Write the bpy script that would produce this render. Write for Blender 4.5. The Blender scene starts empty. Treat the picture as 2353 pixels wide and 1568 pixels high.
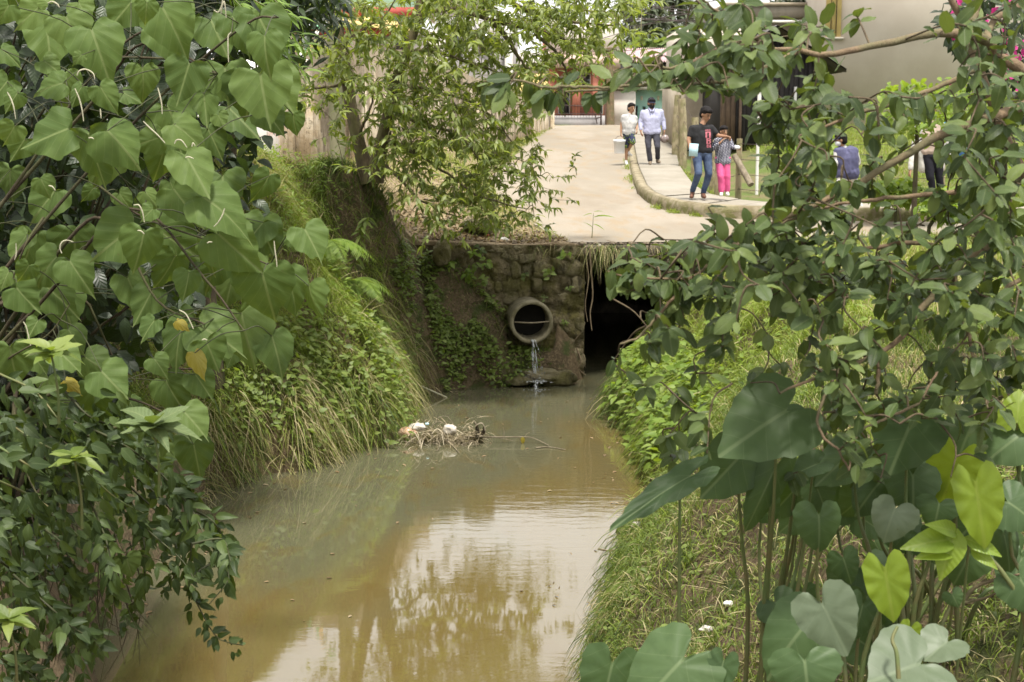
import bpy, math, random
import numpy as np
from mathutils import Vector, Matrix, noise as mnoise

rng = np.random.default_rng(7)
random.seed(7)
R = math.radians
sc = bpy.context.scene
COL = sc.collection

# ------------------------------------------------------------------ camera, sky, sun, exposure
CAMZ = 4.0
TILT = R(8.66)
FPX = 3268.0           # 50 mm on 36 mm, measured on a 2353 px wide picture
cam_d = bpy.data.cameras.new('camera')
cam_d.lens = 50.0
cam_d.sensor_width = 36.0
cam_d.clip_start = 0.1
cam_d.clip_end = 900.0
cam_d.dof.use_dof = True
cam_d.dof.focus_distance = 9.5
cam_d.dof.aperture_fstop = 7.1
cam = bpy.data.objects.new('camera', cam_d)
COL.objects.link(cam)
cam.location = (0, 0, CAMZ)
cam.rotation_euler = (R(90) - TILT, 0, 0)
sc.camera = cam

SUN_EL, SUN_AZ = R(71), R(165)      # azimuth measured from +Y towards +X
world = bpy.data.worlds.new('World')
sc.world = world
world.use_nodes = True
wn = world.node_tree
wn.nodes.clear()
w_out = wn.nodes.new('ShaderNodeOutputWorld')
w_bg = wn.nodes.new('ShaderNodeBackground')
w_sky = wn.nodes.new('ShaderNodeTexSky')
w_sky.sky_type = 'NISHITA'
w_sky.sun_disc = False
w_sky.sun_elevation = SUN_EL
w_sky.sun_rotation = SUN_AZ
w_sky.air_density = 1.0
w_sky.dust_density = 4.0
w_sky.ozone_density = 1.0
w_hsv = wn.nodes.new('ShaderNodeHueSaturation')
w_hsv.inputs['Saturation'].default_value = 0.22      # thin high cloud: the blue is veiled
w_mix = wn.nodes.new('ShaderNodeMix')
w_mix.data_type = 'RGBA'
w_mix.inputs[0].default_value = 0.55                 # even cloud layer over the clear sky
w_mix.inputs[7].default_value = (12.6, 12.45, 12.3, 1)
wn.links.new(w_sky.outputs[0], w_hsv.inputs['Color'])
wn.links.new(w_hsv.outputs[0], w_mix.inputs[6])
wn.links.new(w_mix.outputs[2], w_bg.inputs['Color'])
w_bg.inputs['Strength'].default_value = 0.10
wn.links.new(w_bg.outputs[0], w_out.inputs['Surface'])

sun_d = bpy.data.lights.new('sun', 'SUN')
sun_d.energy = 3.8
sun_d.angle = R(7)
sun_d.color = (1.0, 0.95, 0.86)
sun = bpy.data.objects.new('sun', sun_d)
COL.objects.link(sun)
sdir = Vector((math.sin(SUN_AZ) * math.cos(SUN_EL), math.cos(SUN_AZ) * math.cos(SUN_EL), math.sin(SUN_EL)))
sun.rotation_euler = sdir.to_track_quat('Z', 'Y').to_euler()
sun.location = (10, 20, 40)

vs = sc.view_settings
sc.display_settings.display_device = 'sRGB'
vs.view_transform = 'Standard'
vs.look = 'None'
vs.gamma = 1.0
vs.use_curve_mapping = False
vs.exposure = 0.92
cy = sc.cycles
cy.max_bounces = 7
cy.diffuse_bounces = 4
cy.glossy_bounces = 3
cy.transmission_bounces = 4
cy.transparent_max_bounces = 6
cy.use_denoising = True
cy.caustics_reflective = False
cy.caustics_refractive = False

# ------------------------------------------------------------------ picture <-> place
CT, ST = math.cos(TILT), math.sin(TILT)

def ray(px, py):
    dx = (px - 1176.5) / FPX
    dy = (784.0 - py) / FPX
    return np.array((dx, CT + dy * ST, -ST + dy * CT))

def P(px, py, Y):
    """the place seen at picture point (px, py) that lies Y metres away"""
    d = ray(px, py)
    s = Y / d[1]
    return np.array((d[0] * s, Y, CAMZ + d[2] * s))

def G(px, py, z):
    d = ray(px, py)
    s = (z - CAMZ) / d[2]
    return np.array((d[0] * s, d[1] * s, z))

def smooth(a, b, t):
    t = np.clip((t - a) / (b - a), 0, 1)
    return t * t * (3 - 2 * t)

def vnoise(x, y, seed=0, oct=3):
    """cheap value noise on arrays, -1..1"""
    x = np.asarray(x, float); y = np.asarray(y, float)
    out = np.zeros(np.broadcast(x, y).shape); amp = 1.0; tot = 0
    for o in range(oct):
        xi = np.floor(x).astype(np.int64); yi = np.floor(y).astype(np.int64)
        xf = x - xi; yf = y - yi
        xf = xf * xf * (3 - 2 * xf); yf = yf * yf * (3 - 2 * yf)
        def h(i, j):
            n = (i * 374761393 + j * 668265263 + (seed + o) * 1274126177) & 0x7fffffff
            n = ((n ^ (n >> 13)) * 1274126177) & 0x7fffffff
            return ((n ^ (n >> 16)) & 0xffff) / 32767.5 - 1
        v = (h(xi, yi) * (1 - xf) + h(xi + 1, yi) * xf) * (1 - yf) + (h(xi, yi + 1) * (1 - xf) + h(xi + 1, yi + 1) * xf) * yf
        out += v * amp; tot += amp
        amp *= 0.5; x = x * 2.03 + 11.7; y = y * 2.03 + 5.1
    return out / tot

# ------------------------------------------------------------------ mesh helpers
class MB:
    """collects shapes, then links them as ONE mesh object"""
    def __init__(s):
        s.v = []; s.q = []; s.t = []; s.uv = []; s.r = []; s.n = 0
    def add(s, v, quads=None, tris=None, uv=None, r=0.5):
        v = np.asarray(v, np.float32).reshape(-1, 3)
        k = len(v)
        s.v.append(v)
        s.uv.append(np.zeros((k, 2), np.float32) if uv is None else np.asarray(uv, np.float32))
        s.r.append(np.full(k, r, np.float32) if np.isscalar(r) else np.asarray(r, np.float32))
        if quads is not None and len(quads): s.q.append(np.asarray(quads, np.int32).reshape(-1, 4) + s.n)
        if tris is not None and len(tris): s.t.append(np.asarray(tris, np.int32).reshape(-1, 3) + s.n)
        s.n += k
        return s
    def box(s, a, b, r=0.5, rot=None, at=None):
        a = np.array(a, float); b = np.array(b, float)
        v = np.array([(x, y, z) for z in (a[2], b[2]) for y in (a[1], b[1]) for x in (a[0], b[0])])
        if rot is not None:
            v = v @ np.array(rot.to_3x3()).T
        if at is not None:
            v = v + np.array(at)
        q = [(0, 2, 3, 1), (4, 5, 7, 6), (0, 1, 5, 4), (2, 6, 7, 3), (0, 4, 6, 2), (1, 3, 7, 5)]
        return s.add(v, q, r=r)
    def tube(s, pts, rad, n=6, r=0.5, cap=True):
        pts = np.asarray(pts, float); m = len(pts)
        rad = np.full(m, rad, float) if np.isscalar(rad) else np.interp(np.linspace(0, 1, m), np.linspace(0, 1, len(rad)), rad)
        tan = np.gradient(pts, axis=0)
        tan /= np.linalg.norm(tan, axis=1)[:, None] + 1e-9
        up = np.array((0.13, 0.21, 0.97)) if abs(tan[0, 2]) < 0.9 else np.array((0.97, 0.2, 0.1))
        V = []
        x = np.cross(tan[0], up); x /= np.linalg.norm(x)
        for i in range(m):
            x = x - tan[i] * np.dot(x, tan[i]); x /= np.linalg.norm(x) + 1e-9
            y = np.cross(tan[i], x)
            a = np.arange(n) * 2 * np.pi / n
            V.append(pts[i] + rad[i] * (np.cos(a)[:, None] * x + np.sin(a)[:, None] * y))
        V = np.concatenate(V)
        i = np.arange(m - 1)[:, None] * n; j = np.arange(n)[None]; jn = (j + 1) % n
        q = np.stack([i + j, i + jn, i + n + jn, i + n + j], -1).reshape(-1, 4)
        L = np.concatenate([[0], np.cumsum(np.linalg.norm(np.diff(pts, axis=0), axis=1))])
        uv = np.stack([np.tile(np.arange(n) / n, m), np.repeat(L, n)], 1)
        s.add(V, q, uv=uv, r=r)
        if cap:
            for e, base in ((0, s.n - m * n), (m - 1, s.n - n)):
                c = pts[e]
                ring = V[e * n:(e + 1) * n]
                tr = [(0, 1 + k, 1 + (k + 1) % n) if e else (0, 1 + (k + 1) % n, 1 + k) for k in range(n)]
                s.add(np.vstack([c[None], ring]), tris=tr, r=r)
        return s
    def lathe(s, prof, c=(0, 0, 0), n=24, r=0.5):
        prof = np.asarray(prof, float); m = len(prof)
        a = np.arange(n) * 2 * np.pi / n
        V = np.stack([prof[:, 0][:, None] * np.cos(a), prof[:, 0][:, None] * np.sin(a), np.repeat(prof[:, 1][:, None], n, 1)], -1).reshape(-1, 3) + np.array(c)
        i = np.arange(m - 1)[:, None] * n; j = np.arange(n)[None]; jn = (j + 1) % n
        q = np.stack([i + j, i + jn, i + n + jn, i + n + j], -1).reshape(-1, 4)
        return s.add(V, q, r=r)
    def ball(s, c, rad, n=10, m=7, r=0.5, rot=None, bump=0.0, seed=0):
        rad = np.array(rad if not np.isscalar(rad) else (rad,) * 3, float)
        th = np.linspace(0.02, np.pi - 0.02, m)
        a = np.arange(n) * 2 * np.pi / n
        V = np.stack([np.sin(th)[:, None] * np.cos(a), np.sin(th)[:, None] * np.sin(a), np.repeat(np.cos(th)[:, None], n, 1)], -1).reshape(-1, 3)
        if bump:
            V = V * (1 + bump * vnoise(V[:, 0] * 2 + seed * 3.1 + V[:, 2], V[:, 1] * 2 + V[:, 2] * 1.7, seed))[:, None]
        V = V * rad
        if rot is not None:
            V = V @ np.array(rot.to_3x3()).T
        V = V + np.array(c)
        i = np.arange(m - 1)[:, None] * n; j = np.arange(n)[None]; jn = (j + 1) % n
        q = np.stack([i + j, i + n + j, i + n + jn, i + jn], -1).reshape(-1, 4)
        return s.add(V, q, tris=[(0, k, k + 1) for k in range(1, n - 1)] + [((m - 1) * n, (m - 1) * n + k + 1, (m - 1) * n + k) for k in range(1, n - 1)], r=r)
    def grid(s, V, uv=None, r=0.5):
        """V: (a, b, 3)"""
        a, b = V.shape[:2]
        i = np.arange(a - 1)[:, None] * b; j = np.arange(b - 1)[None]
        q = np.stack([i + j, i + j + 1, i + b + j + 1, i + b + j], -1).reshape(-1, 4)
        return s.add(V.reshape(-1, 3), q, uv=uv, r=r)
    def mesh(s, name, mat, smooth=True, origin=(0, 0, 0)):
        me = bpy.data.meshes.new(name)
        v = np.concatenate(s.v) - np.array(origin, np.float32)
        q = np.concatenate(s.q) if s.q else np.zeros((0, 4), np.int32)
        t = np.concatenate(s.t) if s.t else np.zeros((0, 3), np.int32)
        lv = np.concatenate([q.ravel(), t.ravel()]).astype(np.int32)
        me.vertices.add(len(v)); me.vertices.foreach_set('co', v.astype(np.float32).ravel())
        me.loops.add(len(lv)); me.loops.foreach_set('vertex_index', lv)
        st = np.concatenate([np.arange(len(q)) * 4, len(q) * 4 + np.arange(len(t)) * 3]).astype(np.int32)
        me.polygons.add(len(st)); me.polygons.foreach_set('loop_start', st)
        uvl = me.uv_layers.new(name='UVMap')
        uv = np.concatenate(s.uv)
        uvl.data.foreach_set('uv', uv[lv].astype(np.float32).ravel())
        at = me.attributes.new('rnd', 'FLOAT', 'POINT')
        at.data.foreach_set('value', np.concatenate(s.r))
        if smooth: me.polygons.foreach_set('use_smooth', np.ones(len(st), bool))
        if mat: me.materials.append(mat)
        me.update(calc_edges=True)
        me.validate()
        return me
    def obj(s, name, mat, parent=None, smooth=True, local=False, **kw):
        """local: coordinates are already relative to the parent"""
        org = (0, 0, 0)
        if parent is not None and not local:
            org = wloc(parent)
        me = s.mesh(name, mat, smooth, org)
        o = bpy.data.objects.new(name, me)
        COL.objects.link(o)
        o.parent = parent
        tag(o, **kw)
        return o

def wloc(o):
    p = Vector((0, 0, 0))
    while o is not None:
        p = p + o.location
        o = o.parent
    return tuple(p)

def tag(o, label=None, cat=None, group=None, kind=None):
    if label: o['label'] = label
    if cat: o['category'] = cat
    if group: o['group'] = group
    if kind: o['kind'] = kind
    return o

def thing(name, loc, label, cat, group=None):
    o = bpy.data.objects.new(name, None)
    COL.objects.link(o)
    o.location = tuple(float(c) for c in loc)
    o.empty_display_size = 0.2
    return tag(o, label, cat, group)

def spline(pts, n=12):
    """Catmull-Rom through points"""
    p = np.asarray(pts, float)
    if len(p) == 2: return np.linspace(p[0], p[1], n)
    p = np.vstack([2 * p[0] - p[1], p, 2 * p[-1] - p[-2]])
    out = []
    seg = len(p) - 3
    for i in range(seg):
        a, b, c, d = p[i:i + 4]
        k = max(2, int(round(n / seg)))
        for t in np.linspace(0, 1, k, endpoint=(i == seg - 1)):
            out.append(0.5 * ((2 * b) + (c - a) * t + (2 * a - 5 * b + 4 * c - d) * t * t + (3 * b - a - 3 * c + d) * t ** 3))
    return np.array(out)

def unit(v):
    v = np.asarray(v, float)
    return v / (np.linalg.norm(v, axis=-1, keepdims=True) + 1e-9)

# ------------------------------------------------------------------ materials
def mat_new(name):
    m = bpy.data.materials.new(name)
    m.use_nodes = True
    nt = m.node_tree
    nt.nodes.clear()
    out = nt.nodes.new('ShaderNodeOutputMaterial')
    return m, nt, out

class NT:
    def __init__(s, nt): s.nt = nt
    def n(s, typ, **kw):
        nd = s.nt.nodes.new('ShaderNode' + typ)
        for k, v in kw.items(): setattr(nd, k, v)
        return nd
    def l(s, a, b): s.nt.links.new(a, b)
    def val(s, x, sock):
        if isinstance(x, (int, float)): sock.default_value = x
        elif isinstance(x, tuple): sock.default_value = x if len(x) != 3 else (*x, 1) if sock.type == 'RGBA' else x
        else: s.l(x, sock)
    def math(s, op, a, b=0.0, c=None, clamp=False):
        nd = s.n('Math', operation=op, use_clamp=clamp)
        s.val(a, nd.inputs[0]); s.val(b, nd.inputs[1])
        if c is not None: s.val(c, nd.inputs[2])
        return nd.outputs[0]
    def mix(s, f, a, b, blend='MIX'):
        nd = s.n('Mix', data_type='RGBA', blend_type=blend)
        s.val(f, nd.inputs[0]); s.val(a, nd.inputs[6]); s.val(b, nd.inputs[7])
        return nd.outputs[2]
    def ramp(s, f, stops):
        nd = s.n('ValToRGB')
        e = nd.color_ramp.elements
        while len(e) > 1: e.remove(e[-1])
        for i, (p, c) in enumerate(stops):
            el = e[0] if i == 0 else e.new(p)
            el.position = p
            el.color = (*c, 1) if len(c) == 3 else c
        s.val(f, nd.inputs[0])
        return nd.outputs[0]
    def noise(s, scale, detail=4, rough=0.55, vec=None, dist=0.0, out=0):
        nd = s.n('TexNoise')
        nd.inputs['Scale'].default_value = scale
        nd.inputs['Detail'].default_value = detail
        nd.inputs['Roughness'].default_value = rough
        nd.inputs['Distortion'].default_value = dist
        if vec is not None: s.l(vec, nd.inputs['Vector'])
        return nd.outputs[out]
    def coord(s, which='Object', scale=None):
        o = s.n('TexCoord').outputs[which]
        if scale:
            mp = s.n('Mapping')
            mp.inputs['Scale'].default_value = scale
            s.l(o, mp.inputs[0]); o = mp.outputs[0]
        return o
    def pos(s, scale=None):
        o = s.n('NewGeometry').outputs['Position']
        if scale:
            mp = s.n('Mapping')
            mp.inputs['Scale'].default_value = scale
            s.l(o, mp.inputs[0]); o = mp.outputs[0]
        return o
    def sstep(s, f, a, b):
        nd = s.n('MapRange', interpolation_type='SMOOTHSTEP')
        s.val(f, nd.inputs[0]); nd.inputs[1].default_value = a; nd.inputs[2].default_value = b
        return nd.outputs[0]
    def bump(s, h, strength=0.3, dist=0.02):
        nd = s.n('Bump')
        nd.inputs['Strength'].default_value = strength
        nd.inputs['Distance'].default_value = dist
        s.l(h, nd.inputs['Height'])
        return nd.outputs[0]
    def bsdf(s, col, rough=0.7, spec=0.3, normal=None, **kw):
        nd = s.n('BsdfPrincipled')
        s.val(col, nd.inputs['Base Color']); s.val(rough, nd.inputs['Roughness'])
        s.val(spec, nd.inputs['Specular IOR Level'])
        if normal is not None: s.l(normal, nd.inputs['Normal'])
        for k, v in kw.items(): s.val(v, nd.inputs[k.replace('_', ' ')])
        return nd.outputs[0]

def m_plain(name, col, rough=0.6, var=0.18, scale=6.0, spec=0.3, bump=0.0, bscale=60, col2=None, metallic=0.0, streak=False):
    """a surface with uneven colour, fine relief"""
    m, nt, out = mat_new(name); k = NT(nt)
    vec = k.pos((1, 1, 0.25) if streak else None)
    f = k.noise(scale, 6, 0.6, vec)
    f2 = k.noise(scale * 5.3, 3, 0.6, vec)
    c2 = col2 or tuple(c * (1 - 2.2 * var) for c in col)
    c = k.mix(k.sstep(f, 0.35, 0.68), col, c2)
    c = k.mix(k.math('MULTIPLY', f2, var * 1.6), c, tuple(x * 0.45 for x in col))
    nrm = None
    if bump:
        nrm = k.bump(k.noise(bscale, 5, 0.65), bump, 0.02)
    k.l(k.bsdf(c, rough, spec, nrm, Metallic=metallic), out.inputs[0])
    return m

def m_leaf(name, cols, vein, nv=7, slope=0.9, trans=0.35, tcol=None, rough=0.42, spec=0.4, veinw=0.5, bump=0.25, under=None, mott=0.35, blade=False, vsharp=1.0, spots=0.0):
    """leaf: colour varies from leaf to leaf, midrib and side veins, light passes through"""
    m, nt, out = mat_new(name); k = NT(nt)
    at = k.n('Attribute', attribute_name='rnd').outputs['Fac']
    oi = k.n('ObjectInfo').outputs['Random']
    rnd = k.math('FRACT', k.math('ADD', at, k.math('MULTIPLY', oi, 0.999)))
    c = k.ramp(rnd, [(i / max(1, len(cols) - 1), cc) for i, cc in enumerate(cols)])
    nz = k.noise(38, 4, 0.6, k.pos())
    c = k.mix(k.math('MULTIPLY', k.sstep(nz, 0.45, 0.75), mott), c, tuple(x * 0.5 for x in cols[0]))
    c = k.mix(k.math('MULTIPLY', k.sstep(k.noise(9, 2, 0.5, k.pos()), 0.5, 0.7), mott * 0.8), c, tuple(min(1, x * 1.45) for x in cols[-1]))
    nrm = None
    if not blade:
        uv = k.n('UVMap', uv_map='UVMap').outputs[0]
        sp = k.n('SeparateXYZ'); k.l(uv, sp.inputs[0])
        u = k.math('ABSOLUTE', sp.outputs[0]); v = sp.outputs[1]
        mid = k.math('SUBTRACT', 1.0, k.sstep(u, 0.008, 0.026))
        ph = k.math('FRACT', k.math('ADD', k.math('MULTIPLY', k.math('SUBTRACT', v, k.math('MULTIPLY', k.math('POWER', u, 0.85), slope)), float(nv)), 20.0))
        tri = k.math('ABSOLUTE', k.math('SUBTRACT', ph, 0.5))          # 0 at the vein
        lat = k.math('SUBTRACT', 1.0, k.sstep(tri, 0.012 * vsharp, 0.045 * vsharp))
        lat = k.math('MULTIPLY', lat, k.math('SUBTRACT', 1.0, k.sstep(u, 0.30, 0.48)))
        ve = k.math('MAXIMUM', mid, k.math('MULTIPLY', lat, 0.6))
        c = k.mix(k.math('MULTIPLY', ve, veinw), c, vein)
        nrm = k.bump(k.math('MULTIPLY', k.math('ADD', k.math('MULTIPLY', tri, 1.2), k.math('MULTIPLY', mid, -0.6)), 1.0), bump, 0.01)
    if spots:                                       # insect bites, rot specks and dust
        vo = k.n('TexVoronoi'); vo.inputs['Scale'].default_value = 34; k.l(k.pos(), vo.inputs['Vector'])
        sp_k = k.math('MULTIPLY', k.math('LESS_THAN', vo.outputs['Distance'], k.math('ADD', 0.05, k.math('MULTIPLY', k.noise(60, 2, 0.5, k.pos()), 0.14))), k.sstep(k.noise(11, 3, 0.6, k.pos()), 0.56, 0.60))
        c = k.mix(k.math('MULTIPLY', sp_k, spots), c, (0.07, 0.045, 0.02))
        c = k.mix(k.math('MULTIPLY', k.sstep(k.noise(16, 5, 0.7, k.pos()), 0.55, 0.75), 0.12 * spots), c, (0.24, 0.23, 0.17))
    bk = k.n('NewGeometry').outputs['Backfacing']
    un = under or tuple(min(1, x * 1.25 + 0.01) for x in cols[len(cols) // 2])
    c = k.mix(k.math('MULTIPLY', bk, 0.55), c, un)
    sh = k.bsdf(c, rough, spec, nrm)
    tr = k.n('BsdfTranslucent')
    tc = tcol or (0.20, 0.30, 0.02)
    k.l(k.mix(0.55, k.mix(1.0, c, (2.2, 2.0, 0.9), 'MULTIPLY'), tc), tr.inputs['Color'])
    ms = k.n('MixShader'); ms.inputs[0].default_value = trans
    k.l(sh, ms.inputs[1]); k.l(tr.outputs[0], ms.inputs[2])
    k.l(ms.outputs[0], out.inputs[0])
    return m

def m_bark(name, c1, c2, moss=None, scale=14, bump=0.7):
    m, nt, out = mat_new(name); k = NT(nt)
    vec = k.pos((1, 1, 0.35))
    f = k.noise(scale, 6, 0.65, vec)
    c = k.mix(k.sstep(f, 0.32, 0.68), c1, c2)
    if moss:
        c = k.mix(k.math('MULTIPLY', k.sstep(k.noise(5, 4, 0.6, k.pos()), 0.42, 0.62), 0.75), c, moss)
    k.l(k.bsdf(c, 0.85, 0.2, k.bump(k.noise(scale * 3, 5, 0.7, vec), bump, 0.02)), out.inputs[0])
    return m

def m_grass(name, stops, trans=0.3, tcol=(0.22, 0.32, 0.03), rough=0.55, spec=0.25):
    m, nt, out = mat_new(name); k = NT(nt)
    at = k.n('Attribute', attribute_name='rnd').outputs['Fac']
    c = k.ramp(at, stops)
    sh = k.bsdf(c, rough, spec)
    tr = k.n('BsdfTranslucent')
    k.l(k.mix(0.35, k.mix(1.0, c, (1.8, 1.7, 1.0), 'MULTIPLY'), tcol), tr.inputs['Color'])
    ms = k.n('MixShader'); ms.inputs[0].default_value = trans
    k.l(sh, ms.inputs[1]); k.l(tr.outputs[0], ms.inputs[2]); k.l(ms.outputs[0], out.inputs[0])
    return m

M = {}
# ------------------------------------------------------------------ the land
Lp = [(200, 1490), (330, 1330), (430, 1205), (480, 1125), (600, 1092), (700, 1080), (800, 1036), (900, 1020), (925, 960), (930, 915), (1000, 903), (1060, 893), (1180, 888), (1300, 884), (1335, 872)]
Rp = [(1335, 1568), (1370, 1480), (1400, 1330), (1462, 1250), (1565, 1195), (1490, 1110), (1478, 1050), (1468, 1000), (1405, 962), (1430, 905), (1480, 872)]
Lw = np.array([(-1.7, -2), (-1.9, 4), (-2.3, 8)] + [tuple(G(a, b, 0)[:2]) for a, b in Lp] + [(1.14, 22.4), (1.14, 31)])
Rw = np.array([(0.2, -2), (0.35, 6)] + [tuple(G(a, b, 0)[:2]) for a, b in Rp] + [(2.5, 22.4), (3.2, 31)])
Lw = Lw[np.argsort(Lw[:, 1])]; Rw = Rw[np.argsort(Rw[:, 1])]

def pdist(x, y, poly):
    d = np.full(np.shape(x), 1e9)
    for a, b in zip(poly[:-1], poly[1:]):
        ab = b - a
        t = np.clip(((x - a[0]) * ab[0] + (y - a[1]) * ab[1]) / (ab @ ab + 1e-12), 0, 1)
        d = np.minimum(d, np.hypot(x - a[0] - t * ab[0], y - a[1] - t * ab[1]))
    return d

def softmin(a, b, k=5.0):
    return -np.log(np.exp(-k * np.minimum(a, 8)) + np.exp(-k * b)) / k

def zr(y):
    return np.interp(y, [0, 22, 26.5, 30, 33, 36, 41, 48, 60, 75, 400], [2.1, 2.13, 2.40, 2.58, 2.76, 2.9, 3.12, 3.5, 3.93, 3.95, 3.95])

def gz(x, y):
    """the ground beyond the head wall"""
    fr = np.maximum(smooth(22.25, 24.2, y), smooth(-1.4, -2.3, x))
    z = zr(y) + 0.95 * smooth(0.6, -2.6, x) * smooth(60, 30, y) * fr
    z = z + 0.55 * smooth(4.6, 7.5, x) * smooth(27, 36, y) * smooth(90, 50, y)
    return z

def bank(x, y, rough=True):
    """the ground of the ravine, y < 22.3"""
    x = np.asarray(x, float); y = np.asarray(y, float)
    xl = np.interp(y, Lw[:, 1], Lw[:, 0]); xr = np.interp(y, Rw[:, 1], Rw[:, 0])
    dl = pdist(x, y, Lw); dr = pdist(x, y, Rw)
    wig = 1 + 0.25 * vnoise(x * 0.9, y * 0.9, 5)
    b = smooth(20.3, 22.2, y)
    topL = 3.85 * (1 - b) + gz(x, 22.3 + 0 * y) * b
    mound = 1.6 * np.exp(-(((x + 2.35) / 0.62) ** 2 + ((y - 21.5) / 0.75) ** 2))
    zl = softmin(1.62 * dl * wig + 0.35 * np.clip(dl / 0.12, 0, 1) + mound * np.clip(dl / 0.4, 0, 1), topL, 4)
    topR = (2.15 + 0.12 * smooth(3, 9, x)) * (1 - b) + gz(x, 22.3 + 0 * y) * b
    zR = softmin(1.25 * dr * wig + 0.22 * np.clip(dr / 0.1, 0, 1), topR, 5)
    zin = -0.55 * np.clip(np.minimum(dl, dr) / 0.3, 0, 1) - 0.02
    z = np.where(x < xl, zl, np.where(x > xr, zR, zin))
    if rough:
        z = z + np.where(x < xl, 0.36 * vnoise(x * 1.2 + 3, y * 1.35 + 1, 15, 3) * np.clip(dl / 0.7, 0, 1), 0)
        z = z + np.where((x < xl) | (x > xr), 0.10 * vnoise(x * 1.7, y * 1.7, 1) + 0.035 * vnoise(x * 7, y * 7, 2), 0) * np.clip(np.minimum(dl, dr) / 0.5, 0.15, 1)
    pq = np.clip(1 - np.abs(x - 0.3) / 0.75, 0, 1) * smooth(20.9, 21.5, y)         # washed out under the pipe
    z = np.where(x < xl, np.minimum(z, 0.50 + 3.5 * (1 - np.clip(pq * 2, 0, 1))), z)
    return z

def bank_n(x, y, e=0.05):
    zx = (bank(x + e, y, False) - bank(x - e, y, False)) / (2 * e)
    zy = (bank(x, y + e, False) - bank(x, y - e, False)) / (2 * e)
    return unit(np.stack([-zx, -zy, np.ones_like(zx)], -1))

# soil: brown earth, redder where it is cut, dry straw and moss over it
m, nt, out = mat_new('soil'); k = NT(nt)
c = k.mix(k.sstep(k.noise(1.6, 5, 0.6, k.pos()), 0.4, 0.62), (0.135, 0.098, 0.06), (0.08, 0.06, 0.036))
c = k.mix(k.sstep(k.noise(22, 5, 0.7, k.pos()), 0.42, 0.7), c, (0.21, 0.16, 0.095))
c = k.mix(k.math('MULTIPLY', k.sstep(k.noise(2.7, 5, 0.6, k.pos((1, 1, 1.5))), 0.5, 0.62), 0.8), c, (0.055, 0.08, 0.022))
k.l(k.bsdf(c, 0.95, 0.15, k.bump(k.noise(30, 6, 0.7, k.pos()), 0.9, 0.06)), out.inputs[0])
M['soil'] = m

xs = np.concatenate([np.arange(-14, -6, 0.4), np.arange(-6, 6, 0.07), np.arange(6, 16.1, 0.4)])
ys = np.concatenate([np.arange(-1, 9, 0.16), np.arange(9, 22.31, 0.08)])
X, Y = np.meshgrid(xs, ys)
Zb = bank(X, Y)
# undercut banks: push the lower slope sideways a little so that it overhangs
mb = MB(); mb.grid(np.stack([X, Y, Zb], -1))
mb.obj('ground', M['soil'], kind='structure')

# ground beyond
m, nt, out = mat_new('field_soil'); k = NT(nt)
sp0 = k.n('SeparateXYZ'); k.l(k.pos(), sp0.inputs[0])
c = k.mix(k.sstep(k.noise(0.8, 5, 0.6, k.pos()), 0.4, 0.62), (0.10, 0.13, 0.035), (0.16, 0.13, 0.07))
c = k.mix(k.sstep(k.noise(14, 5, 0.7, k.pos()), 0.45, 0.7), c, (0.075, 0.12, 0.025))
# bare dusty earth on the road side, grass field to the right
dust = k.mix(k.sstep(k.noise(3.5, 6, 0.65, k.pos()), 0.4, 0.65), (0.30, 0.235, 0.15), (0.17, 0.125, 0.075))
c = k.mix(k.sstep(k.math('ADD', sp0.outputs[0], k.math('MULTIPLY', k.noise(1.2, 4, 0.6, k.pos()), 0.8)), 2.6, 3.2), dust, c)
k.l(k.bsdf(c, 0.95, 0.15, k.bump(k.noise(18, 6, 0.7, k.pos()), 0.7, 0.08)), out.inputs[0])
M['field'] = m
KERB = np.array([(16, 24.5), (10, 24.7), (7, 24.95), (5.0, 25.15), (4.1, 25.3), (3.5, 25.6), (3.1, 26.15), (2.82, 26.9), (2.68, 28), (2.64, 29.7), (2.8, 33), (3.02, 36.5), (3.35, 41), (4.0, 50), (4.8, 61)])
INNER = np.array([(16, 26.0), (10, 26.2), (7, 26.4), (5.4, 26.6), (4.8, 26.9), (4.4, 27.3), (4.15, 27.8), (3.95, 28.4), (3.86, 29), (3.84, 30.2), (3.98, 33), (4.25, 36.5), (4.7, 41), (5.4, 50), (6.2, 61)])
kby, kbx = KERB[5:, 1], KERB[5:, 0]
def road_l(y): return np.interp(y, [22.3, 23.2, 24.4, 28, 33, 42, 60, 110], [0.95, 0.62, 0.42, -0.4, -0.72, 0.1, 1.75, 5.2])
def road_r(y): return np.where(y < 26.3, 16.0, np.where(y > 61, 4.85 + (y - 61) * 0.07, np.interp(y, kby, kbx) + 0.14))
def on_road(x, y):
    return (x > road_l(y) + 0.1) & (x < road_r(y)) & (y > 22.3)
def kh(y): return np.interp(y, [24, 27, 36, 60], [0.25, 0.23, 0.11, 0.08])
def gzz(x, y):
    z = gz(x, y) + 0.05 * vnoise(x * 0.8, y * 0.8, 3) + 0.02 * vnoise(x * 4, y * 4, 4)
    m_ = smooth(-0.1, 0.35, x - road_l(y)) * smooth(0.3, 0.0, x - road_r(y))
    return z * (1 - m_) + (zr(y) - 0.07) * m_
xs = np.concatenate([np.arange(-60, -12, 3.0), np.arange(-12, -4, 0.5), np.arange(-4, 9, 0.16), np.arange(9, 20, 0.6), np.arange(20, 75, 4.0)])
ys = np.concatenate([np.arange(22.28, 32, 0.16), np.arange(32, 62, 0.5), np.arange(62, 420, 12.0)])
X, Y = np.meshgrid(xs, ys)
Zf = gzz(X, Y)
V = np.stack([X, Y, Zf], -1)
skirt = V[0].copy(); skirt[:, 1] += 0.12; skirt[:, 2] = 1.9
V = np.concatenate([skirt[None], V])
mb = MB(); mb.grid(V)
mb.obj('terrain', M['field'], kind='structure')

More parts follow.
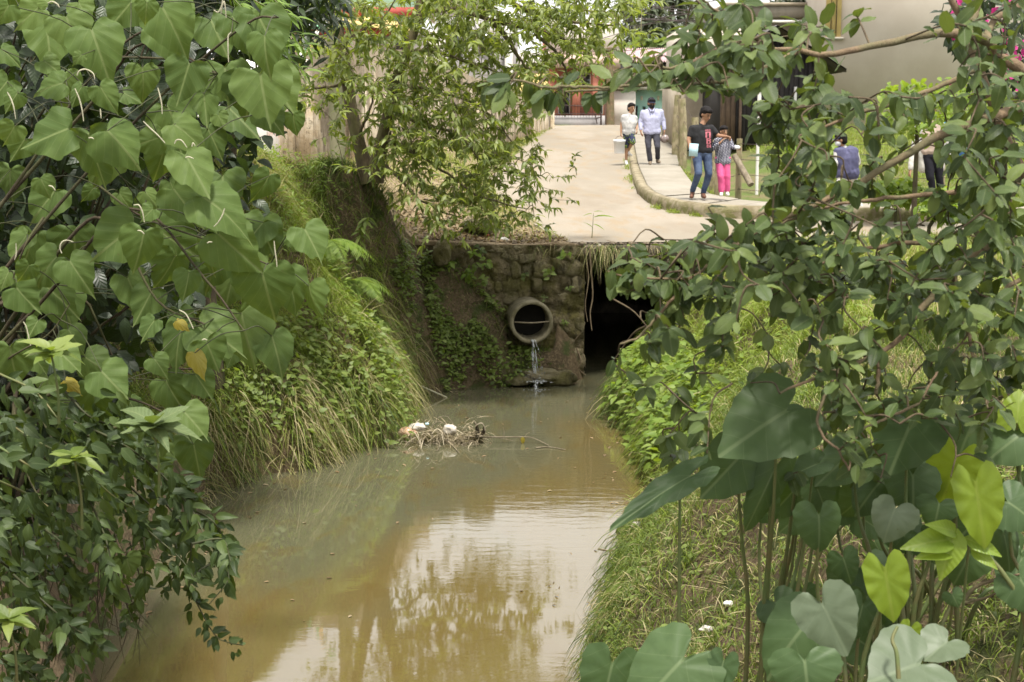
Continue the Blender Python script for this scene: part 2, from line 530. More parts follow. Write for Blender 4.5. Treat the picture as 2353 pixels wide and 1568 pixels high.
# the dusty road
m, nt, out = mat_new('dusty_road'); k = NT(nt)
vec = k.pos((1.0, 0.35, 1))
c = k.mix(k.sstep(k.noise(0.55, 4, 0.6, vec), 0.38, 0.62), (0.262, 0.232, 0.19), (0.215, 0.19, 0.152))
c = k.mix(k.math('MULTIPLY', k.sstep(k.noise(2.4, 5, 0.65, vec), 0.5, 0.66), 0.55), c, (0.24, 0.175, 0.10))
c = k.mix(k.math('MULTIPLY', k.noise(90, 3, 0.7, k.pos()), 0.3), c, (0.25, 0.20, 0.14))
ln = k.n('TexWave', wave_type='BANDS', bands_direction='X')
ln.inputs['Scale'].default_value = 0.55; ln.inputs['Distortion'].default_value = 5; ln.inputs['Detail'].default_value = 2
k.l(k.pos((1.6, 0.25, 1)), ln.inputs['Vector'])
c = k.mix(k.math('MULTIPLY', k.sstep(k.noise(0.35, 5, 0.6, k.pos((1.2, 0.5, 1)), 0.6), 0.52, 0.62), 0.4), c, (0.185, 0.15, 0.11))
c = k.mix(k.math('MULTIPLY', k.sstep(k.noise(7, 6, 0.7, k.pos()), 0.58, 0.70), 0.4), c, (0.15, 0.12, 0.085))
k.l(k.bsdf(c, 0.9, 0.15, k.bump(k.noise(40, 6, 0.7, k.pos()), 0.35, 0.02)), out.inputs[0])
M['road'] = m
ys = np.concatenate([np.arange(22.42, 27, 0.15), np.arange(27, 62, 0.6), np.arange(62, 112, 6)])
cs = np.linspace(0, 1, 34) ** 1.4
V = np.zeros((len(ys), 34, 3))
for i, y in enumerate(ys):
    a = road_l(y) + 0.07 * vnoise(np.array([y * 1.9]), np.array([3.3]), 6)[0]; b = road_r(y)
    V[i, :, 0] = a + (b - a) * cs; V[i, :, 1] = y
    V[i, :, 2] = zr(y) + 0.012 + 0.012 * vnoise(V[i, :, 0] * 1.5, V[i, :, 1] * 1.5, 8)
mb = MB(); mb.grid(V); mb.obj('road', M['road'], kind='structure')

# pavement: a kerb body and cast slabs on it
m, nt, out = mat_new('kerb_concrete'); k = NT(nt)
sep = k.n('SeparateXYZ'); k.l(k.n('NewGeometry').outputs['Normal'], sep.inputs[0])
c = k.mix(k.sstep(k.noise(3.5, 5, 0.65, k.pos()), 0.4, 0.65), (0.28, 0.24, 0.165), (0.17, 0.14, 0.085))
c = k.mix(k.math('MULTIPLY', k.math('SUBTRACT', 1.0, k.math('ABSOLUTE', sep.outputs[2])), k.sstep(k.noise(6, 4, 0.6, k.pos()), 0.40, 0.55)), c, (0.12, 0.12, 0.04))
k.l(k.bsdf(c, 0.9, 0.2, k.bump(k.noise(28, 6, 0.7, k.pos()), 0.8, 0.03)), out.inputs[0])
M['kerb'] = m
M['slab'] = m_plain('pavement_concrete', (0.29, 0.262, 0.215), 0.85, 0.2, 1.3, bump=0.3, bscale=45, col2=(0.23, 0.205, 0.16))
def resamp(pl, n):
    L = np.concatenate([[0], np.cumsum(np.linalg.norm(np.diff(pl, axis=0), axis=1))]) / 1.0
    t = np.arange(len(pl))
    q = np.linspace(0, len(pl) - 1, n)
    return np.stack([np.interp(q, t, pl[:, 0]), np.interp(q, t, pl[:, 1])], 1)
NK = 113
ke = resamp(KERB, NK); ie = resamp(INNER, NK)
def zk(p): return zr(p[:, 1]) + kh(p[:, 1])
pz = zk(ke) - 0.0
prof = []
inw = unit(ie - ke)
for off, dz in ((0.0, -0.6), (-0.03, -0.02 - 0.10), (0.0, -0.02), (0.05, 0.0), (0.17, 0.0), (0.18, -0.3)):
    p = ke + inw * off
    prof.append(np.column_stack([p[:, 0] + 0.015 * vnoise(p[:, 0] * 5, p[:, 1] * 5, 9), p[:, 1], pz + dz + 0.008 * vnoise(p[:, 0] * 3, p[:, 1] * 3, 10)]))
mb = MB(); mb.grid(np.stack(prof, 1))
pav = mb.obj('pavement', M['kerb'], kind='structure')
cut = [0, 9, 17, 25, 33, 41, 49, 57, 65, 73, 80, 87, 94, 104, 112]
for a, b in zip(cut[:-1], cut[1:]):
    q = np.linspace(a + 0.05, b - 0.05, 8)
    A = np.stack([np.interp(q, np.arange(NK), ke[:, 0]), np.interp(q, np.arange(NK), ke[:, 1])], 1)
    B = np.stack([np.interp(q, np.arange(NK), ie[:, 0]), np.interp(q, np.arange(NK), ie[:, 1])], 1)
    w = unit(B - A)
    A = A + w * 0.195
    z = np.interp(q, np.arange(NK), pz) - 0.004
    rows = []
    dzs = rng.uniform(-0.008, 0.008)
    for f, dz in ((0, -0.3), (0.0, -0.012), (0.012, 0), (0.35, 0.0), (0.7, 0.0), (0.985, 0.0), (1.0, -0.012), (1.0, -0.3)):
        p = A + (B - A) * f
        rows.append(np.column_stack([p, z + dz + dzs]))
    mb = MB(); mb.grid(np.stack(rows, 0)); mb.obj('paving_slab', M['slab'], pav)

# ------------------------------------------------------------------ the water
m, nt, out = mat_new('muddy_water'); k = NT(nt)
sep = k.n('SeparateXYZ'); k.l(k.pos(), sep.inputs[0])
nz = k.noise(0.45, 4, 0.55, k.pos((1.6, 0.7, 1)), 0.4)
# two streams mix: grey silt from the culvert, ochre silt along the right bank and downstream
f = k.math('ADD', k.math('MULTIPLY', k.math('SUBTRACT', 15.6, sep.outputs[1]), 0.15), k.math('MULTIPLY', k.math('ADD', sep.outputs[0], 0.9), 0.30))
f = k.math('ADD', f, k.math('MULTIPLY', k.math('SUBTRACT', nz, 0.5), 1.7))
f = k.sstep(f, -0.25, 0.75)
c = k.mix(f, (0.086, 0.084, 0.050), (0.112, 0.084, 0.030))
c = k.mix(k.math('MULTIPLY', k.sstep(k.noise(1.4, 5, 0.6, k.pos((2.0, 0.8, 1)), 0.8), 0.5, 0.68), 0.35), c, (0.10, 0.066, 0.018))
h1 = k.noise(5.5, 4, 0.6, k.pos((0.55, 1.5, 1)), 0.5)
h2 = k.noise(1.1, 2, 0.5, k.pos((0.6, 1.2, 1)), 0.3)
calm = k.math('MULTIPLY', k.sstep(k.noise(0.5, 2, 0.5, k.pos()), 0.30, 0.62), k.math('ADD', 0.25, k.math('MULTIPLY', k.sstep(sep.outputs[0], -1.4, 0.4), 0.75)))
h = k.math('ADD', k.math('MULTIPLY', h1, calm), k.math('MULTIPLY', h2, 0.6))
b = k.n('BsdfPrincipled')
k.l(c, b.inputs['Base Color']); b.inputs['Roughness'].default_value = 0.03
b.inputs['IOR'].default_value = 2.1
b.inputs['Specular IOR Level'].default_value = 0.5
k.l(k.bump(h, 0.075, 0.03), b.inputs['Normal'])
k.l(b.outputs[0], out.inputs[0])
M['water'] = m
mb = MB(); mb.grid(np.stack(np.meshgrid(np.linspace(-5, 5, 12), np.linspace(-1, 31, 30)) + [np.zeros((30, 12))], -1))
mb.obj('river', M['water'], kind='structure')

# ------------------------------------------------------------------ head wall, culvert, drain pipe
m, nt, out = mat_new('mossy_stone'); k = NT(nt)
oi = k.n('ObjectInfo').outputs['Random']
c = k.ramp(oi, [(0, (0.26, 0.22, 0.13)), (0.5, (0.36, 0.31, 0.19)), (1, (0.22, 0.19, 0.115))])
c = k.mix(k.sstep(k.noise(9, 6, 0.7, k.pos()), 0.4, 0.66), c, (0.38, 0.33, 0.21))
c = k.mix(k.math('MULTIPLY', k.sstep(k.noise(2.2, 5, 0.65, k.pos()), 0.40, 0.58), 0.75), c, (0.15, 0.14, 0.035))
c = k.mix(k.math('MULTIPLY', k.sstep(k.noise(4.1, 5, 0.65, k.pos((1, 1, 0.5))), 0.52, 0.66), 0.8), c, (0.04, 0.032, 0.022))
k.l(k.bsdf(c, 0.92, 0.2, k.bump(k.noise(30, 8, 0.8, k.pos()), 1.0, 0.12)), out.inputs[0])
M['stone'] = m
m, nt, out = mat_new('wall_mortar'); k = NT(nt)
c = k.mix(k.sstep(k.noise(5, 6, 0.7, k.pos()), 0.4, 0.66), (0.24, 0.20, 0.125), (0.11, 0.092, 0.045))
c = k.mix(k.math('MULTIPLY', k.sstep(k.noise(2.2, 5, 0.65, k.pos()), 0.45, 0.6), 0.7), c, (0.14, 0.13, 0.035))
c = k.mix(k.math('MULTIPLY', k.sstep(k.noise(11, 5, 0.65, k.pos()), 0.52, 0.66), 0.7), c, (0.05, 0.042, 0.026))
k.l(k.bsdf(c, 0.95, 0.1, k.bump(k.noise(25, 7, 0.75, k.pos()), 1.0, 0.08)), out.inputs[0])
M['mortar'] = m
m, nt, out = mat_new('culvert_concrete'); k = NT(nt)
c = k.mix(k.sstep(k.noise(3.0, 6, 0.7, k.pos()), 0.4, 0.66), (0.085, 0.07, 0.05), (0.15, 0.125, 0.085))
c = k.mix(k.math('MULTIPLY', k.sstep(k.noise(2.0, 5, 0.65, k.pos((1, 1, 0.4))), 0.45, 0.6), 0.7), c, (0.035, 0.035, 0.018))
k.l(k.bsdf(c, 0.9, 0.2, k.bump(k.noise(22, 7, 0.75, k.pos()), 0.9, 0.05)), out.inputs[0])
M['culv'] = m

WY = 22.28
hw = thing('head_wall', (-0.4, WY, 0), 'mossy rubble stone wall around the round concrete drain pipe', 'stone wall')
nx, nzz = 190, 110
XX, ZZ = np.meshgrid(np.linspace(-3.2, 1.14, nx), np.linspace(-0.4, 2.13, nzz))
YY = WY - 0.015 + 0.11 * vnoise(XX * 5, ZZ * 5.5, 21, 5) + 0.06 * vnoise(XX * 1.4, ZZ * 1.4, 22)
core = MB(); core.grid(np.stack([XX, YY, ZZ], -1))
core.box((-3.2, WY + 0.1, -0.4), (1.135, WY + 0.6, 2.12))
core.obj('mortar_core', M['mortar'], hw)
z = 0.02
while z < 2.05:
    hgt = rng.uniform(0.15, 0.30)
    if z + hgt > 2.08: hgt = 2.1 - z
    x = -2.3 + rng.uniform(0, 0.35)
    while x < 1.1:
        w = rng.uniform(0.12, 0.48)
        if x + w > 1.12: w = max(0.1, 1.13 - x)
        cx, cz = x + w / 2, z + hgt / 2 + rng.uniform(-0.03, 0.03)
        pc = P(1222, 741, WY)
        if rng.random() < 0.62 and math.hypot(cx - pc[0], cz - pc[2]) > 0.30 + w * 0.35:
            b_ = MB(); b_.ball((0, 0, 0), (1, 1, 1), 16, 12)
            v = b_.v[0]
            v = np.sign(v) * np.abs(v) ** rng.uniform(0.6, 0.85)
            s_ = rng.uniform(0, 50)
            v *= (1 + 0.42 * vnoise(v[:, 0] * 1.9 + s_, v[:, 2] * 1.6 + v[:, 1], 31))[:, None]
            v *= (1 + 0.16 * vnoise(v[:, 0] * 6 + s_ + v[:, 1] * 4, v[:, 2] * 6 + v[:, 1] * 3, 32))[:, None]
            v *= np.array((w * 0.5, 0.075, hgt * 0.5)) * rng.uniform(0.85, 1.22)
            ang = rng.normal(0, 0.22)
            rx = v[:, 0] * math.cos(ang) - v[:, 2] * math.sin(ang); rz = v[:, 0] * math.sin(ang) + v[:, 2] * math.cos(ang)
            b_.v[0] = np.stack([rx + cx, v[:, 1] + WY + 0.045 + rng.uniform(-0.06, 0.035), rz + cz], 1).astype(np.float32)
            b_.obj('stone', M['stone'], hw)
        x += w * rng.uniform(0.94, 1.02)
    z += hgt * 0.95

cv = thing('culvert', (2.1, WY, 0), 'dark rectangular culvert mouth under the flat concrete road slab', 'culvert')
mb = MB()
XX, TT = np.meshgrid(np.linspace(1.02, 4.4, 60), np.arange(8))
px_ = [(0.9, 1.86), (0.0, 1.84), (-0.02, 1.9), (-0.05, 2.0), (-0.04, 2.09), (0.03, 2.125), (0.25, 2.13), (8.0, 2.13)]
YY = np.array([p[0] for p in px_])[TT] + WY + 0.02 * vnoise(XX * 3, TT * 1.7, 23) ; ZZ = np.array([p[1] for p in px_])[TT] + 0.012 * vnoise(XX * 4, TT * 2.1, 24)
mb.grid(np.stack([XX, YY, ZZ], -1))
mb.box((1.02, WY + 0.3, 1.86), (4.4, WY + 8.5, 2.08))
mb.obj('road_slab', M['culv'], cv)
mb = MB(); mb.box((0.75, WY + 0.12, -0.5), (1.15, WY + 8.5, 1.86)); mb.obj('side_wall', M['culv'], cv)
mb = MB(); mb.box((3.3, WY + 0.12, -0.5), (3.7, WY + 8.5, 1.86)); mb.obj('side_wall', M['culv'], cv)
mb = MB(); mb.box((1.15, WY + 8.0, -0.5), (3.3, WY + 8.3, 1.86)); mb.obj('end_wall', M['culv'], cv)

pc = P(1222, 741, WY - 0.62)
M['pipe_dark'] = m_plain('pipe_inner_shade', (0.02, 0.018, 0.014), 0.95, 0.2, 5)  # near-black colour standing in for the shade inside the pipe
M['pipe'] = m_plain('pipe_concrete', (0.25, 0.22, 0.15), 0.85, 0.2, 7, bump=0.5, col2=(0.14, 0.125, 0.07))
pp = thing('drain_pipe', pc, 'round concrete drain pipe jutting from the mossy wall and spilling water', 'drain pipe')
mb = MB()
prof = [(0.275, 1.6), (0.275, 0.02), (0.28, 0.0), (0.305, -0.006), (0.333, 0.0), (0.335, 0.02), (0.338, 0.10), (0.326, 0.12), (0.326, 1.6)]
mb.lathe(prof, n=40)
mb.v[0] = np.stack([mb.v[0][:, 0], mb.v[0][:, 2], mb.v[0][:, 1]], 1)
a = R(7); x, y = mb.v[0][:, 0].copy(), mb.v[0][:, 1].copy()
mb.v[0][:, 0] = x * math.cos(a) - y * math.sin(a); mb.v[0][:, 1] = x * math.sin(a) + y * math.cos(a)
mb.v[0] *= (1 + 0.012 * vnoise(mb.v[0][:, 0] * 9, mb.v[0][:, 2] * 9, 12))[:, None]
mb.obj('pipe_ring', M['pipe'], pp, local=True)
mb = MB(); mb.ball((-0.06, 0.5, 0.0), (0.29, 0.02, 0.29), 20, 10); mb.obj('pipe_shade_disc', M['pipe_dark'], pp, local=True)  # added dark disc that makes the pipe interior read as black
M['wood_grey'] = m_bark('weathered_wood', (0.26, 0.22, 0.16), (0.14, 0.115, 0.08), scale=20)
mb = MB(); mb.tube(spline([pc + (-0.27, 0.03, 0.0), pc + (0, 0.02, -0.012), pc + (0.27, 0.05, 0.006)], 8), [0.011, 0.014, 0.010], 6)
tag(mb.obj('stick', M['wood_grey']), 'thin stick jammed across the mouth of the drain pipe', 'stick')

# falling water
m, nt, out = mat_new('falling_water'); k = NT(nt)
d_ = k.bsdf((0.55, 0.57, 0.58), 0.2, 0.7)
t_ = k.n('BsdfTransparent')
ms = k.n('MixShader'); k.l(k.sstep(k.noise(26, 4, 0.7, k.pos((1, 1, 0.35))), 0.44, 0.66), ms.inputs[0])
k.l(t_.outputs[0], ms.inputs[1]); k.l(d_, ms.inputs[2]); k.l(ms.outputs[0], out.inputs[0])
M['fall'] = m
mb = MB()
for i in range(8):
    x0 = rng.normal(0, 0.014)
    pts = []
    for t in np.linspace(0, 1.0, 12):
        wob = 0.012 * t * math.sin(t * 9 + i * 1.7)
        pts.append(pc + (x0 + t * (0.06 + x0 * 2.4) + wob + rng.normal(0, 0.004), -0.012 - 0.13 * t + rng.normal(0, 0.006), -0.272 - 0.60 * t * t - 0.03 * t))
    mb.tube(pts, [0.012, 0.009, 0.006, rng.uniform(0.003, 0.008)], 6, cap=False)
for i in range(150):
    q = pc + (rng.normal(0.07, 0.085), -0.16 + rng.normal(0, 0.05), -0.90 + abs(rng.normal(0, 0.09)))
    mb.ball(q, rng.uniform(0.003, 0.011), 5, 4)
for i in range(30):       # foam running over the rock and round the spot where it meets the stream
    q = pc + (0.07 + rng.normal(0, 0.10), -0.22 + rng.normal(0, 0.05), -0.885 + rng.normal(0, 0.008)); mb.ball(q, (rng.uniform(0.01, 0.03), rng.uniform(0.01, 0.025), 0.006), 7, 5, bump=0.4, seed=i)
for i in range(22):
    a_ = rng.uniform(0, 6.28); r0 = abs(rng.normal(0, 0.12)); mb.ball((pc[0] + 0.07 + r0 * math.cos(a_), pc[1] - 0.36 + r0 * 0.6 * math.sin(a_), 0.004), (rng.uniform(0.008, 0.03), rng.uniform(0.008, 0.02), 0.004), 7, 5, bump=0.4, seed=i)
for i in range(7):
    x0 = rng.normal(0.07, 0.018)
    mb.tube([pc + (x0, -0.26, -0.87), pc + (x0 + rng.normal(0, 0.01), -0.31, -0.92), pc + (x0 + rng.normal(0, 0.012), -0.34, 0.01 - pc[2])], [0.010, 0.006], 5, cap=False)
tag(mb.obj('water_jet', M['fall'], kind='stuff'), 'thin white stream of water falling from the drain pipe', 'water jet')
# ------------------------------------------------------------------ leaf shapes (x across, y from stalk to tip, z up), one unit long
def grid_leaf(wfun, ns=7, na=2, fold=0.25, curl=0.25, wave=0.03, seed=0, waven=3):
    r_ = np.random.default_rng(seed)
    t = np.linspace(0, 1, ns)
    a = np.linspace(-1, 1, 2 * na + 1)
    V = np.zeros((ns, len(a), 3)); UV = np.zeros((ns, len(a), 2))
    ph = r_.uniform(0, 6)
    for i, ti in enumerate(t):
        w = wfun(ti)
        V[i, :, 0] = a * w
        V[i, :, 1] = ti
        V[i, :, 2] = np.abs(a) * w * fold - curl * ti * ti + wave * np.sin(ti * waven * 6.28 + ph + a * 1.3) * np.abs(a) ** 2
        UV[i, :, 0] = a * w; UV[i, :, 1] = ti
    b = len(a)
    i = np.arange(ns - 1)[:, None] * b; j = np.arange(b - 1)[None]
    q = np.stack([i + j, i + j + 1, i + b + j + 1, i + b + j], -1).reshape(-1, 4)
    return V.reshape(-1, 3), q, UV.reshape(-1, 2)

def polar_leaf(out, nr=4, droop=0.25, cup=0.10, wave=0.035, waven=9, seed=0, fold=0.12, holes=0):
    """out: outline points (x, y) round the stalk, starting at the tip"""
    r_ = np.random.default_rng(seed)
    out = np.asarray(out, float); n = len(out)
    V = [(0, 0, 0)]
    th_ = np.arctan2(out[:, 0], out[:, 1]); rough_ = 1 + 0.055 * vnoise(th_ * 5 + seed * 7.3, th_ * 0 + seed, 300 + seed) + 0.03 * vnoise(th_ * 13 + seed, th_ * 0 + 4, 301)
    if seed % 2: rough_ = rough_ * (1 - 0.16 * np.exp(-((th_ - r_.uniform(-2, 2)) / 0.07) ** 2))
    out = out * np.where(np.arange(n) == 0, 1.0, rough_)[:, None]
    rr = np.linspace(0, 1, nr + 1)[1:] ** 0.85
    ph = r_.uniform(0, 6); am = r_.uniform(0.6, 1.2, n)
    L = np.concatenate([[0], np.cumsum(np.linalg.norm(np.diff(out, axis=0), axis=1))]); L = L / L[-1]
    for f in rr:
        p = out * f
        rad = np.hypot(p[:, 0], p[:, 1])
        z = -droop * rad ** 2 + cup * np.abs(p[:, 0]) * 1.0 + fold * np.abs(p[:, 0]) * np.exp(-np.abs(p[:, 0]) * 6)
        z = z + wave * f ** 3 * np.sin(L * 6.283 * waven + ph) * am + 0.012 * np.sin(p[:, 1] * 30 + np.abs(p[:, 0]) * 24) * f
        V += list(zip(p[:, 0], p[:, 1], z))
    V = np.array(V)
    tr = [(0, 1 + k, 1 + (k + 1) % n) for k in range(n)]
    q = []
    for i in range(nr - 1):
        b = 1 + i * n
        q += [(b + k, b + n + k, b + n + (k + 1) % n, b + (k + 1) % n) for k in range(n)]
    return V, np.array(q), V[:, :2].copy(), np.array(tr)

def sym(right):
    """right side outline from the tip to the notch -> closed outline"""
    r_ = [p for p in right]
    l_ = [(-x, y) for x, y in reversed(right) if abs(x) > 1e-6]
    return np.array(r_ + l_)

def fine(out, n):
    o = np.vstack([out, out[:1]])
    L = np.concatenate([[0], np.cumsum(np.linalg.norm(np.diff(o, axis=0), axis=1))])
    q = np.linspace(0, L[-1], n, endpoint=False)
    return np.stack([np.interp(q, L, o[:, 0]), np.interp(q, L, o[:, 1])], 1)

HEART = sym([(0, 0.93), (0.035, 0.83), (0.15, 0.68), (0.33, 0.47), (0.44, 0.26), (0.455, 0.06), (0.39, -0.10), (0.26, -0.17), (0.12, -0.14), (0.035, -0.06), (0.0, -0.015)])
TARO = sym([(0, 0.66), (0.06, 0.60), (0.20, 0.47), (0.34, 0.27), (0.42, 0.05), (0.42, -0.14), (0.35, -0.28), (0.21, -0.34), (0.12, -0.32), (0.06, -0.22), (0.02, -0.13), (0.0, -0.10)])
TAROLONG = sym([(0, 0.62), (0.06, 0.54), (0.15, 0.38), (0.235, 0.15), (0.26, -0.04), (0.245, -0.22), (0.20, -0.35), (0.13, -0.40), (0.07, -0.33), (0.03, -0.22), (0.0, -0.17)])

def ell(w, p=0.8, q=1.0, base=0.015):
    return lambda t: base + w * (math.sin(math.pi * min(max(t, 0.0), 1) ** p) ** q)

HEARTS = [polar_leaf(fine(HEART * (1, 1), 40), 4, droop=d, cup=c, wave=w, waven=wn, seed=i) for i, (d, c, w, wn) in enumerate([(0.30, -0.10, 0.045, 9), (0.22, 0.16, 0.05, 8), (0.5, -0.3, 0.04, 10), (0.15, 0.02, 0.06, 7), (0.6, 0.2, 0.045, 9)])]
TAROS = [polar_leaf(fine(TARO, 44), 4, droop=d, cup=c, wave=w, waven=wn, seed=i + 10) for i, (d, c, w, wn) in enumerate([(0.22, 0.10, 0.018, 11), (0.35, -0.12, 0.024, 13), (0.12, 0.25, 0.015, 9), (0.55, -0.2, 0.02, 12)])]
TAROLS = [polar_leaf(fine(TAROLONG, 40), 4, droop=d, cup=c, wave=0.022, waven=10, seed=i + 20) for i, (d, c) in enumerate([(0.15, 0.25), (0.3, 0.05)])]
GUAVAS = [grid_leaf(ell(w, 0.88, 0.62), 8, 2, f, c, wv, i) for i, (w, f, c, wv) in enumerate([(0.255, 0.28, 0.22, 0.02), (0.27, 0.15, 0.05, 0.03), (0.24, 0.4, 0.35, 0.02), (0.26, -0.15, 0.15, 0.03), (0.25, 0.1, 0.5, 0.02)])]

VINES = [grid_leaf(ell(w, 0.72, 1.0), 7, 2, f, c, 0.02, i + 40) for i, (w, f, c) in enumerate([(0.22, 0.3, 0.3), (0.25, 0.15, 0.15), (0.2, 0.4, 0.5)])]
LANCE = [grid_leaf(ell(w, 0.8, 1.0, 0.01), 5, 1, f, c, 0.0, i + 50) for i, (w, f, c) in enumerate([(0.12, 0.3, 0.35), (0.135, 0.15, 0.15), (0.11, 0.4, 0.6)])]
OVATE = [grid_leaf(ell(w, 0.75, 0.9), 5, 1, f, c, 0.0, i + 60) for i, (w, f, c) in enumerate([(0.27, 0.3, 0.3), (0.3, 0.15, 0.15), (0.25, 0.2, 0.6)])]

def frame(T, N):
    """y along T, z near N; arrays (n, 3) -> (n, 3, 3) columns x, y, z"""
    y = unit(T); x = unit(np.cross(y, N)); z = np.cross(x, y)
    return np.stack([x, y, z], -1)

def scatter(mb, tmpl, B, T, N, S, W=None, r=None):
    """many leaves of a few templates into one builder (vectorised)"""
    B, T, N = (np.asarray(a, float) for a in (B, T, N)); n = len(B)
    S = np.broadcast_to(np.asarray(S, float), (n,)); W = np.ones(n) if W is None else np.broadcast_to(np.asarray(W, float), (n,))
    r = rng.random(n) if r is None else np.broadcast_to(np.asarray(r, float), (n,))
    F = frame(T, N)
    pick = rng.integers(0, len(tmpl), n)
    for ti, tm in enumerate(tmpl):
        ix = np.nonzero(pick == ti)[0]
        if not len(ix): continue
        v = tm[0]; k = len(v)
        loc = v[None] * np.stack([S[ix] * W[ix], S[ix], S[ix]], -1)[:, None]
        wv = np.einsum('nij,nkj->nki', F[ix], loc) + B[ix][:, None]
        off = (np.arange(len(ix)) * k)[:, None, None]
        q = (tm[1][None] + off).reshape(-1, 4)
        tr = (tm[3][None] + off).reshape(-1, 3) if len(tm) > 3 else None
        mb.add(wv.reshape(-1, 3), q, tr, np.tile(tm[2], (len(ix), 1)), np.repeat(r[ix], k))

_leafmesh = {}
def leaf_obj(tmpl, ti, mat, parent, B, T, N, S, W=1.0, name='leaf', label=None):
    key = (id(tmpl), ti, mat.name)
    if key not in _leafmesh:
        tm = tmpl[ti]
        mb = MB(); mb.add(tm[0], tm[1], tm[3] if len(tm) > 3 else None, tm[2], 0.0)
        _leafmesh[key] = mb.mesh('leaf', mat)
    o = bpy.data.objects.new(name, _leafmesh[key])
    COL.objects.link(o)
    o.parent = parent
    F = frame(np.asarray(T, float)[None], np.asarray(N, float)[None])[0]
    m4 = Matrix(((F[0, 0] * S * W, F[0, 1] * S, F[0, 2] * S, 0), (F[1, 0] * S * W, F[1, 1] * S, F[1, 2] * S, 0), (F[2, 0] * S * W, F[2, 1] * S, F[2, 2] * S, 0), (0, 0, 0, 1)))
    b = np.asarray(B) - np.array(wloc(parent))
    m4.translation = Vector((float(b[0]), float(b[1]), float(b[2])))
    o.matrix_local = m4
    if label: o['label'] = label
    return o

# foliage materials
M['hoja'] = m_leaf('heart_leaf', [(0.026, 0.048, 0.010), (0.052, 0.086, 0.018), (0.074, 0.114, 0.026), (0.11, 0.152, 0.038)], (0.22, 0.25, 0.11), nv=5, slope=1.05, trans=0.28, tcol=(0.16, 0.22, 0.008), rough=0.55, spec=0.12, veinw=0.9, vsharp=0.7, spots=0.9, bump=0.16, under=(0.085, 0.13, 0.04), mott=0.4)
M['hoja_old'] = m_leaf('yellowed_heart_leaf', [(0.30, 0.22, 0.02), (0.22, 0.20, 0.03)], (0.35, 0.3, 0.1), nv=5, slope=1.05, trans=0.4, tcol=(0.4, 0.3, 0.02), rough=0.55)
M['guava'] = m_leaf('guava_leaf', [(0.024, 0.042, 0.012), (0.040, 0.066, 0.019), (0.066, 0.100, 0.029), (0.13, 0.17, 0.052)], (0.12, 0.15, 0.065), nv=13, slope=0.75, trans=0.27, tcol=(0.17, 0.23, 0.010), rough=0.42, spec=0.24, veinw=0.45, spots=0.5, bump=0.28, under=(0.075, 0.10, 0.045), mott=0.3)
M['taro'] = m_leaf('taro_leaf', [(0.022, 0.046, 0.013), (0.040, 0.072, 0.020), (0.066, 0.104, 0.034)], (0.20, 0.25, 0.12), nv=4, slope=0.6, trans=0.22, tcol=(0.12, 0.20, 0.01), rough=0.48, spec=0.25, veinw=0.8, vsharp=0.45, spots=0.8, bump=0.05, under=(0.06, 0.10, 0.04), mott=0.35)
M['taro_pale'] = m_leaf('pale_taro_leaf', [(0.095, 0.125, 0.085), (0.12, 0.15, 0.10)], (0.20, 0.24, 0.16), nv=4, slope=0.6, trans=0.2, tcol=(0.14, 0.20, 0.03), rough=0.5, spec=0.4, veinw=0.6, vsharp=0.45, spots=0.9, bump=0.05, under=(0.09, 0.12, 0.06), mott=0.4)
M['taro_lime'] = m_leaf('lime_taro_leaf', [(0.12, 0.20, 0.012), (0.17, 0.24, 0.015)], (0.30, 0.34, 0.08), nv=5, slope=0.9, trans=0.42, tcol=(0.36, 0.42, 0.01), rough=0.45, spec=0.4, veinw=0.5, vsharp=0.5, spots=0.7, bump=0.06, under=(0.18, 0.25, 0.03), mott=0.5)
M['vine'] = m_leaf('vine_leaf', [(0.016, 0.028, 0.009), (0.026, 0.044, 0.014), (0.042, 0.066, 0.022), (0.080, 0.115, 0.035)], (0.10, 0.13, 0.06), nv=6, slope=1.6, trans=0.28, tcol=(0.17, 0.25, 0.012), rough=0.45, spec=0.2, veinw=0.4, bump=0.12, mott=0.25)
M['shrub'] = m_leaf('shrub_leaf', [(0.085, 0.115, 0.026), (0.125, 0.165, 0.036), (0.17, 0.21, 0.05), (0.23, 0.265, 0.085)], (0.2, 0.23, 0.09), nv=8, trans=0.42, tcol=(0.34, 0.44, 0.04), rough=0.45, spec=0.45, veinw=0.25, bump=0.1, mott=0.25)
M['bright'] = m_leaf('bright_leaf', [(0.075, 0.14, 0.02), (0.12, 0.20, 0.028), (0.16, 0.25, 0.04)], (0.2, 0.28, 0.08), nv=7, trans=0.4, tcol=(0.30, 0.42, 0.02), rough=0.48, spec=0.4, veinw=0.35, bump=0.2, mott=0.2)
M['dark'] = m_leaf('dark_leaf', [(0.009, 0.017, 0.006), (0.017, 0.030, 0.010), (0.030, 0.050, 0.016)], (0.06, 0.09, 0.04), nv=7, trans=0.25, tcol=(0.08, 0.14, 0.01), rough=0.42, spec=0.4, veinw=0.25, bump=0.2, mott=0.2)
M['bark'] = m_bark('guava_bark', (0.22, 0.155, 0.095), (0.115, 0.08, 0.05), (0.12, 0.115, 0.06))
M['bark_dark'] = m_bark('dark_bark', (0.075, 0.058, 0.036), (0.035, 0.027, 0.018), (0.07, 0.075, 0.03))
M['stem'] = m_plain('green_stem', (0.10, 0.14, 0.045), 0.5, 0.2, 9, col2=(0.14, 0.12, 0.05))
M['spike'] = m_plain('cream_spike', (0.50, 0.47, 0.33), 0.6, 0.12, 30, bump=0.3, bscale=300)
M['cover'] = m_leaf('small_bank_leaf', [(0.085, 0.125, 0.022), (0.13, 0.18, 0.034), (0.19, 0.235, 0.06)], (0.16, 0.2, 0.08), nv=6, trans=0.35, tcol=(0.22, 0.33, 0.02), rough=0.5, spec=0.35, veinw=0.2, bump=0.1, mott=0.2)
